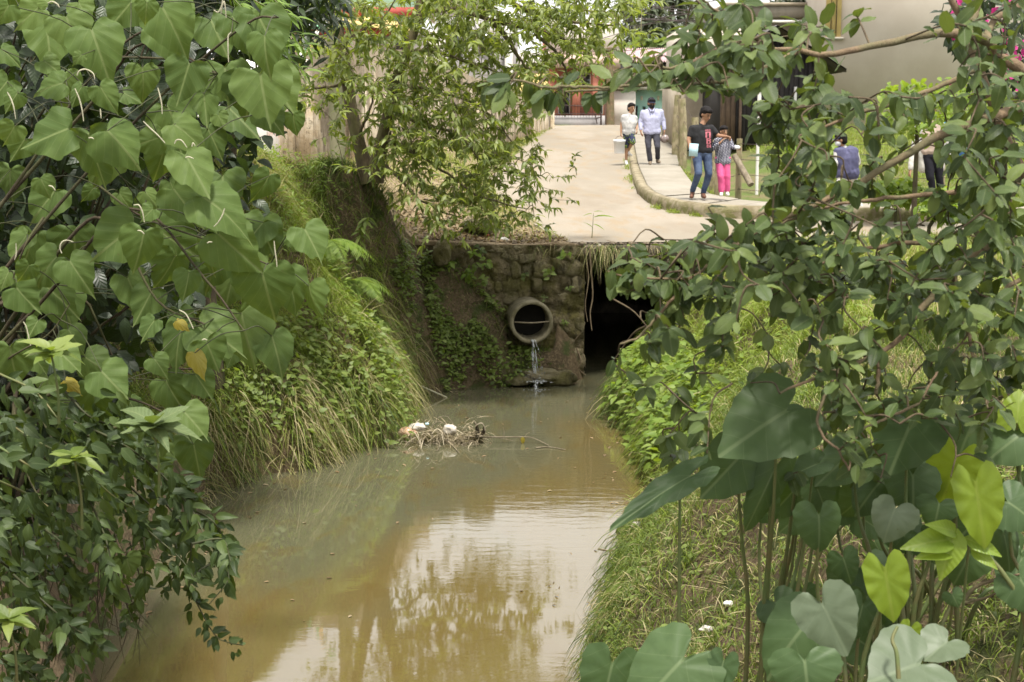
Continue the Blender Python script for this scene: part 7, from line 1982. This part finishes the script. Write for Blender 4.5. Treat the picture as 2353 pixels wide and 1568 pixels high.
def dw(x, y): 
    q = D(x, y); return q
rc_ = G(*D(700, 390), 0)
raft = thing('debris_raft', tuple(rc_), 'raft of flood straw, twigs and rags caught in the middle of the stream', 'debris')
mb = MB(); n = 900
t = rng.uniform(0, 1, n); ppx = 180 + 1000 * t; hh = np.interp(ppx, [180, 330, 560, 680, 760, 880, 1000, 1120, 1200], [0.14, 0.16, 0.24, 0.15, 0.17, 0.10, 0.13, 0.28, 0.06])
base = np.array([G(*D(x, 385 + rng.normal(0, 16)), 0.0) for x in ppx]); base[:, 1] += rng.normal(0, 0.16, n); base[:, 2] = np.abs(rng.normal(0, 0.5, n)) * hh * 1.1
a = rng.uniform(0, 6.28, n)
blades(mb, base, np.stack([np.cos(a), np.sin(a) * 0.6, rng.normal(0.12, 0.4, n)], 1), rng.uniform(0.05, 0.30, n), rng.uniform(0.005, 0.014, n), rng.uniform(0.1, 1.1, n), rng.random(n))
mb.obj('straw_tangle', M['driftstraw'], raft, kind='stuff')
mb = MB()
for (x0, x1, h) in ((200, 460, 0.10), (380, 640, 0.17), (640, 860, 0.10), (820, 1060, 0.08), (1010, 1190, 0.13)):
    c = G(*D((x0 + x1) / 2, 388), 0); mb.ball(c + (0, 0.03, -0.01), ((x1 - x0) / 2 * 0.19125 * 0.919 * c[1] / FPX, 0.14, h), 14, 9, bump=0.45, seed=x0)
mb.obj('mud_clots', M['mortar'], raft)
for pts, r_ in (([(560,130),(620,70),(720,60),(790,140),(820,200)], 0.004), ([(520,190),(600,130),(700,160)], 0.006), ([(680,340),(780,430),(880,540)], 0.006), ([(900,430),(1060,370),(1180,270),(1200,180)], 0.008), ([(930,320),(1060,330),(1300,330),(1600,330),(1780,330),(1900,365),(2050,440)], 0.009), ([(1150,335),(1400,340),(1580,380)], 0.006), ([(1460,330),(1465,260),(1450,200)], 0.005), ([(1080,130),(1130,230),(1160,310)], 0.012), ([(1740,330),(1760,290),(1800,270)], 0.004), ([(1880,470),(2050,460),(2270,495)], 0.008), ([(540,420),(620,420),(600,500),(560,500)], 0.005)):
    P3 = []
    for (x, y) in pts:
        w = G(*D(x, max(y, 395)), 0.0); yy = w[1] if y > 395 else G(*D(x, 395), 0)[1]
        P3.append(P(*D(x, y), yy - 0.05))
    for q in P3: q[2] = max(q[2], 0.004)
    mb = MB(); mb.tube(spline(P3, 16), [r_, r_ * 0.6], 5); mb.obj('twig', M['wood_grey'], raft)
# hollow root-like stump on the raft
mb = MB(); c = P(*D(1160, 215), G(*D(1160, 400), 0)[1]); a = np.linspace(0, 2 * np.pi, 20, endpoint=False)
V = np.stack([np.stack([np.array((math.cos(t) * 0.055 * f + 0.02 * vnoise(np.array([t * 2]), np.array([i * 1.0]), 3)[0], -0.10 + 0.10 * i, math.sin(t) * 0.085 * f)) for t in a] ) for i, f in ((0, 1.0), (0.3, 1.1), (1.0, 0.8), (1.6, 0.6))]) + c
mb.grid(np.concatenate([V, V[:, :1]], 1)); mb.obj('hollow_root', M['wood_grey'], raft)
yel = thing('yellow_leaf', tuple(P(*D(1715, 370), G(*D(1715, 415), 0)[1])), 'single yellow leaf caught on the floating branch', 'leaf')
leaf_obj(OVATE, 0, M['hoja_old'], yel, P(*D(1705, 325), G(*D(1715, 415), 0)[1]), (0.1, -0.2, -1), (0.2, -1, 0.2), 0.10, 1.0)
crumple('plastic_bag', P(*D(210, 280), G(*D(210, 370), 0)[1]) , (0.115, 0.09, 0.075), M['peachbag'], 'crumpled peach coloured plastic bag at the bank end of the debris', 'plastic bag', 0.35, 3)
crumple('plastic_bag', P(*D(330, 205), G(*D(300, 372), 0)[1] + 0.05), (0.12, 0.07, 0.055), M['dirtywhite'], 'dirty translucent plastic sheet lying over the debris beside the peach bag', 'plastic bag', 0.5, 8)
crumple('plastic_bag', P(*D(750, 240), G(*D(750, 380), 0)[1]), (0.085, 0.07, 0.07), M['dirtywhite'], 'white crumpled plastic rag in the middle of the debris', 'plastic bag', 0.5, 5)
crumple('bottle_cap', P(*D(460, 160), G(*D(460, 380), 0)[1]), (0.025, 0.02, 0.018), M['bookblue'], 'small pale blue bottle piece on top of the debris', 'litter', 0.2, 6)

# bamboo stick slanting into the water, left
sk = MB(); sk.tube([P(945, 878, 20.6), P(1027, 914, G(1027, 914, 0)[1])], [0.017, 0.013], 6)
tag(sk.obj('bamboo_stick', M['spike']), 'pale bamboo stick slanting from the left bank into the water', 'stick')
sk = MB(); a_ = G(1310, 409, float(zr(31.5)) + 0.03); b_ = G(1368, 408, float(zr(31.5)) + 0.03); sk.tube([a_, (a_ + b_) / 2 + (0, 0, 0.006), b_], [0.022, 0.026, 0.02], 6)
tag(sk.obj('timber_stick', M['bark']), 'straight brown stick lying across the dusty road', 'stick')

# rocks at the pipe and water edge
for i, (px, py, Yd, r_, lb) in enumerate([(1235, 862, 21.75, (0.33, 0.25, 0.10), 'wet flat rock where the pipe water splashes'), (1165, 848, 21.75, (0.14, 0.14, 0.13), 'mossy boulder left of the water jet'), (1285, 868, 21.8, (0.28, 0.22, 0.12), 'mossy rock shelf right of the water jet'), (1195, 875, 21.6, (0.2, 0.16, 0.08), 'dark rock at the water line below the pipe'), (1015, 585, 22.05, (0.14, 0.25, 0.20), 'grey concrete lump sticking out of the earth left of the wall'), (1100, 520, 22.9, (0.25, 0.2, 0.12), 'pale rubble stone on the verge above the wall'), (1450, 868, 22.2, (0.12, 0.1, 0.05), 'small stone in the mouth of the culvert')]):
    b_ = MB(); b_.ball((0, 0, 0), (1, 1, 1), 20, 13, bump=0.45, seed=i * 3 + 1); v = b_.v[0]
    v = np.sign(v) * np.abs(v) ** 0.75; v *= (1 + 0.10 * vnoise(v[:, 0] * 5 + v[:, 1] * 3, v[:, 2] * 5, 40 + i))[:, None]
    b_.v[0] = (v * np.array(r_) + P(px, py, Yd)).astype(np.float32)
    tag(b_.obj('boulder', M['stone']), lb, 'rock')
# verge rubble: small stones and litter as one spread
mb = MB(); n = 700
x = rng.uniform(-1.9, 0.95, n); y = 22.4 + np.abs(rng.normal(0, 0.9, n)); ok = x < road_l(y) + 0.25; x, y = x[ok], y[ok]
for i in range(len(x)):
    s = rng.uniform(0.008, 0.022) if rng.random() < 0.88 else rng.uniform(0.025, 0.05); mb.ball((x[i], y[i], float(gzz(x[i:i + 1], y[i:i + 1])[0]) + s * 0.3), (s, s * rng.uniform(.6, 1), s * 0.6), 7, 5, bump=0.5, seed=i)
M['rubble'] = m_plain('pale_rubble', (0.25, 0.205, 0.145), 0.9, 0.3, 5, bump=0.3, col2=(0.13, 0.10, 0.07))
mb.obj('rubble', M['rubble'], label='small pale stones and rubble spilled on the verge above the wall', cat='rubble', kind='stuff')
n = 1500
x = rng.uniform(-1.9, 0.9, n); y = 22.42 + np.abs(rng.normal(0, 0.75, n)); ok = x < road_l(y) + 0.2; x, y = x[ok], y[ok]; n = len(x)
a = rng.uniform(0, 6.28, n)
mb = MB(); scatter(mb, OVATE, np.stack([x, y, gzz(x, y) + 0.015], 1), np.stack([np.cos(a), np.sin(a), rng.normal(0.1, 0.25, n)], 1), np.stack([rng.normal(0, .4, n), rng.normal(0, .4, n), np.ones(n)], 1), rng.uniform(0.03, 0.10, n))
mb.obj('leaf_litter', M['deadleaf'], label='dry brown leaf litter on the verge above the stone wall', cat='leaf litter', kind='stuff')
for i, (px, py, Yd, r_, mt, lb) in enumerate([(1158, 553, 22.6, (0.075, 0.02, 0.055), 'white', 'white foam sheet lying on the verge above the drain pipe'), (1120, 541, 22.8, (0.035, 0.03, 0.02), 'redp', 'small red wrapper on the rubble verge'), (1098, 525, 23.0, (0.05, 0.03, 0.03), 'dirtywhite', 'pale scrap of plastic in the leaves on the verge'), (1378, 565, 22.25, (0.03, 0.02, 0.03), 'dirtywhite', 'white scrap above the left corner of the culvert'), (703, 1056, 16.5, (0.035, 0.03, 0.03), 'white', 'white foam cup in the grass at the left water edge'), (840, 993, 18.0, (0.03, 0.02, 0.05), 'dirtywhite', 'pale plastic strip hanging in the left bank grass'),
        (1590, 1362, 13.1, (0.045, 0.03, 0.035), 'dirtywhite', 'white plastic bag at the grassy corner of the right bank'), (1820, 1600, 8.0, (0.03, 0.03, 0.02), 'white', 'white scrap in the grass by the taro stalks'), (1768, 1600, 7.5, (0.05, 0.03, 0.02), 'dirtywhite', 'crumpled white paper in the grass below the taro'), (845, 870, 19.2, (0.03, 0.02, 0.02), 'dirtywhite', 'white flake of litter among the weeds on the left bank')]):
    px_, py_ = (px, py) if i < 6 or i == 9 else (px * 0.919, py * 0.919)
    c = P(px_, py_, Yd)
    if Yd < 15: c = G(px_, py_, 0.35 if i == 6 else 0.9); c[2] = max(c[2], float(bank(c[:1], c[1:2])[0]) + 0.03)
    crumple('litter_scrap', c, r_, M[mt], lb, 'litter', 0.4, i * 5)

# roots and vines on the culvert corner
M['root'] = m_bark('pale_root', (0.27, 0.21, 0.14), (0.15, 0.11, 0.07), scale=20)
for i, (pts, r_, lb) in enumerate([([(1355,572),(1358,620),(1362,680),(1356,720),(1360,760)], 0.016, 'longest pale root hanging at the left corner of the culvert'), ([(1375,568),(1385,600),(1378,640)], 0.008, 'short root dangling under the slab edge beside the corner'), ([(1345,575),(1352,640),(1345,700),(1350,740)], 0.010, 'thin root running down the edge of the stone wall'), ([(1390,562),(1400,585),(1392,620)], 0.006, 'short curved straw hanging from the slab edge'), ([(1325,800),(1335,830),(1330,848),(1345,862)], 0.015, 'crooked bare root at the foot of the culvert corner'), ([(1310,790),(1322,780),(1338,760)], 0.006, 'thin red brown twig sticking out of the wall corner'), ([(1330,790),(1340,815),(1345,845)], 0.006, 'fine root beside the crooked bare root'), ([(1440,560),(1441,580),(1439,602)], 0.005, 'pale stem hanging below the tuft on the slab edge')]):
    p3 = spline([P(a, b, 22.12 + 0.03 * math.sin(i + j)) for j, (a, b) in enumerate(pts)], 16)
    mb = MB(); mb.tube(p3, [r_, r_ * 0.5], 6); tag(mb.obj('hanging_root', M['root']), lb, 'root')
mb = MB(); n = 260
x = rng.normal(1.45, 0.10, n); x[: n // 3] = rng.uniform(0.2, 2.4, n // 3)
b3 = np.stack([x, np.full(n, WY - 0.02) + rng.normal(0, 0.03, n), 2.10 + rng.normal(0, 0.02, n)], 1)
blades(mb, b3, np.stack([rng.normal(0, .4, n), -np.ones(n), rng.normal(0.3, 0.3, n)], 1), rng.uniform(0.08, 0.32, n), rng.uniform(0.006, 0.012, n), rng.uniform(1, 2.2, n), np.where(rng.random(n) < 0.6, rng.uniform(0.7, 1, n), 0.35))
mb.obj('slab_grass', M['grass'], label='dry grass hanging over the edge of the road slab', cat='grass', kind='stuff')
n = 420                      # crumbling front edge of the road
x = rng.uniform(0.7, 4.0, n); y = WY + 0.06 + np.abs(rng.normal(0, 0.12, n)); mb = MB()
for i in range(n):
    s_ = rng.uniform(0.008, 0.03) if rng.random() < 0.9 else rng.uniform(0.03, 0.06); mb.ball((x[i], y[i], 2.14 + 0.2 * s_), (s_, s_ * rng.uniform(.6, 1), s_ * 0.55), 7, 5, bump=0.6, seed=i)
mb.obj('crumbled_edge', M['rubble'], label='crumbled earth and stones along the broken front edge of the road', cat='rubble', kind='stuff')
# scum and leaves adrift
mb = MB(); n = 170
y = rng.uniform(11, 21.5, n); f = np.where(rng.random(n) < 0.5, rng.uniform(0.02, 0.14, n), rng.random(n)); f = np.where(rng.random(n) < 0.5, f, 1 - f)
x = xl_(y) + (xr_(y) - xl_(y)) * f; a = rng.uniform(0, 6.28, n)
scatter(mb, OVATE, np.stack([x, y, np.full(n, 0.012)], 1), np.stack([np.cos(a), np.sin(a), 0 * a], 1), np.stack([0 * a, 0 * a, 1 + 0 * a], 1), rng.uniform(0.02, 0.07, n))
mb.obj('floating_litter', M['deadleaf'], label='dead leaves and scum floating on the muddy stream', cat='floating litter', kind='stuff')
def wallplant(px, py, Yd, n, size, label, mat='cover_lime'):
    c = P(px, py, Yd); t = thing('wall_plant', tuple(c), label, 'plant', 'plants growing on the wall')
    mb = MB(); mb.tube([c + (0, 0.08, -0.03), c], 0.006, 4); mb.obj('stem', M['stem'], t)
    for i in range(n):
        a = rng.uniform(0, 6.28); leaf_obj(OVATE, i % 3, M[mat], t, c + rng.normal(0, size * 0.35, 3), (math.cos(a), -0.5, math.sin(a) * 0.8 - 0.2), (rng.normal(0, .3), -.7, .7), size * rng.uniform(.7, 1.2))
wallplant(1300, 580, 22.1, 7, 0.10, 'bright leafy plant under the top edge of the stone wall')
wallplant(1440, 572, 22.15, 12, 0.07, 'small tuft of leaves on the edge of the culvert slab')
wallplant(1312, 660, 22.1, 8, 0.06, 'small round leaved plant on the wall near the culvert corner', 'cover')
wallplant(1250, 683, 22.1, 9, 0.05, 'dim little plant just above the drain pipe', 'cover_dark')
wallplant(1085, 580, 22.05, 10, 0.09, 'slim bright weed rising from the earth left of the stone wall')
wallplant(1110, 640, 22.0, 10, 0.09, 'leafy weed at the shaded left end of the stone wall', 'cover')
wallplant(1300, 740, 22.05, 10, 0.055, 'small creeping plant right of the drain pipe', 'cover')
for i in range(9):
    wallplant(rng.uniform(960, 1290), rng.uniform(568, 640), 22.08, int(rng.integers(8, 15)), rng.uniform(0.06, 0.11), ['bushy weed rooted high in the stone wall', 'trailing green weed spilling over the wall top', 'small weed clump in a gap between wall stones', 'leafy sprig hanging from the verge edge', 'tuft of round leaves near the grey concrete lump', 'light weed clump above the left end of the wall', 'low weed spreading along the wall top', 'pale green sprig under the rubble verge', 'weed clump halfway along the top of the wall'][i], ['cover', 'cover_lime', 'cover_dark'][i % 3])
gs_ = thing('road_weed', tuple(P(1362, 545, 22.9)), 'single arching grass weed at the edge of the road above the culvert', 'weed')
mb = MB(); c0 = P(1360, 550, 22.9); mb.tube(spline([c0, P(1362, 520, 22.9), P(1364, 490, 22.9)], 8), [0.008, 0.003], 5); mb.obj('stem', M['stem'], gs_)
for (a, b, c, d) in ((1363,500,1405,488),(1363,492,1345,490),(1362,515,1385,520),(1364,488,1380,482),(1362,525,1350,510)): 
    leaf_obj(LANCE, 0, M['cover_lime'], gs_, P(a, b, 22.9), P(c, d, 22.85) - P(a, b, 22.9), (0, -0.5, 1), 0.26 * math.hypot(c - a, d - b) / 40 + 0.05, 0.6)

# half sunk black stump and the white plastic frame at the right bank
sc0 = G(1450, 1224, 0.0)
bs = thing('sunken_stump', tuple(sc0), 'black pointed stump half sunk at the right bank', 'stump')
mb = MB(); c = sc0
a = np.linspace(0, 2 * np.pi, 22, endpoint=False)
V = np.stack([np.stack([c + np.array((dx + 0.5 * rx * math.cos(t) * (1 + 0.2 * vnoise(np.array([t * 1.5]), np.array([z * 9]), 4)[0]), 0.5 * rx * 0.8 * math.sin(t), z)) for t in a]) for z, rx, dx in ((-0.1, 0.38, 0.0), (0.0, 0.32, 0.0), (0.06, 0.24, -0.01), (0.11, 0.15, -0.03), (0.155, 0.07, -0.045), (0.17, 0.01, -0.05))])
mb.grid(np.concatenate([V, V[:, :1]], 1)); mb.obj('stump_body', M['bark_dark'], bs)
mb = MB(); mb.tube(spline([c + (0.08, -0.03, 0.02), c + (0.2, -0.04, 0.04), c + (0.3, -0.05, 0.02), c + (0.31, -0.05, 0.07)], 12), [0.05, 0.04, 0.028], 8); mb.obj('side_branch', M['bark_dark'], bs)
fr = thing('broken_frame', tuple(P(1490, 1185, 13.9)), 'broken white plastic rod frame resting on the stump and the right bank', 'frame')
for pts in ([(1452,1212),(1490,1198),(1526,1170)], [(1492,1197),(1496,1160),(1528,1152)], [(1505,1186),(1518,1160),(1535,1150)], [(1496,1162),(1550,1158)], [(1493,1200),(1496,1190)]):
    mb = MB(); mb.tube(spline([P(x, y, 13.9) for x, y in pts], 8), 0.008, 6); mb.obj('rod', M['whiteshoe'], fr)
M['greenrag'] = m_plain('blue_green_plastic', (0.16, 0.33, 0.27), 0.4, 0.2, 14)
crumple('plastic_rag', P(1543, 1165, 13.95), (0.05, 0.03, 0.07), M['greenrag'], 'torn blue green plastic hanging at the end of the broken frame', 'rag', 0.6, 9)
# water-edge stake and dead twigs at the right bank
for i, (pts, r_, lb) in enumerate([([(1395,1350),(1397,1320),(1398,1290),(1405,1262)], 0.014, 'slim broken stake standing in the water at the right bank'), ([(1375,1262),(1400,1266),(1440,1262),(1460,1256)], 0.010, 'dead twig sticking out over the water above the stake'), ([(1345,1395),(1370,1392),(1385,1380),(1400,1365)], 0.006, 'fine forked twig reaching over the water'), ([(1600,1395),(1660,1380),(1740,1350),(1800,1330)], 0.012, 'long dark stick lying in the grass behind the river taro leaf'), ([(2205,1395),(2240,1350),(2300,1330),(2350,1318)], 0.009, 'bare forked branch over the grass at the right edge'), ([(2215,1385),(2270,1372),(2320,1345)], 0.006, 'thin lower branch of bare wood near the right edge'), ([(2065,1560),(2060,1500),(2050,1470),(2062,1440)], 0.012, 'green broken stem standing at the bottom right')]):
    Yd = 12.4 if i < 2 else 11.6 if i == 2 else 9.5 if i == 3 else 4.6 if i < 6 else 4.0
    mb = MB(); mb.tube(spline([P(a, b, Yd + 0.02 * j) for j, (a, b) in enumerate(pts)], 12), [r_ * (0.6 if i == 6 else 1), r_ * 0.4], 6); tag(mb.obj('dead_branch', M['bark'] if i < 6 else M['stem']), lb, 'branch')
# pale stones lower right corner
for i, (px, py, Yd, r_, lb) in enumerate([(2240, 1535, 4.9, (0.07, 0.05, 0.035), 'pale flat stone in the straw at the bottom right corner'), (2310, 1555, 4.8, (0.09, 0.06, 0.04), 'larger pale stone at the very corner'), (2180, 1555, 4.9, (0.05, 0.04, 0.03), 'small brown stone beside the pale flat stone')]):
    b_ = MB(); b_.ball((0, 0, 0), (1, 1, 1), 14, 9, bump=0.4, seed=i * 7 + 2); c = P(px, py, Yd); c[2] = float(bank(c[:1], c[1:2])[0]) + 0.015
    b_.v[0] = (b_.v[0] * np.array(r_) + c).astype(np.float32); tag(b_.obj('stone', M['rubble']), lb, 'stone')
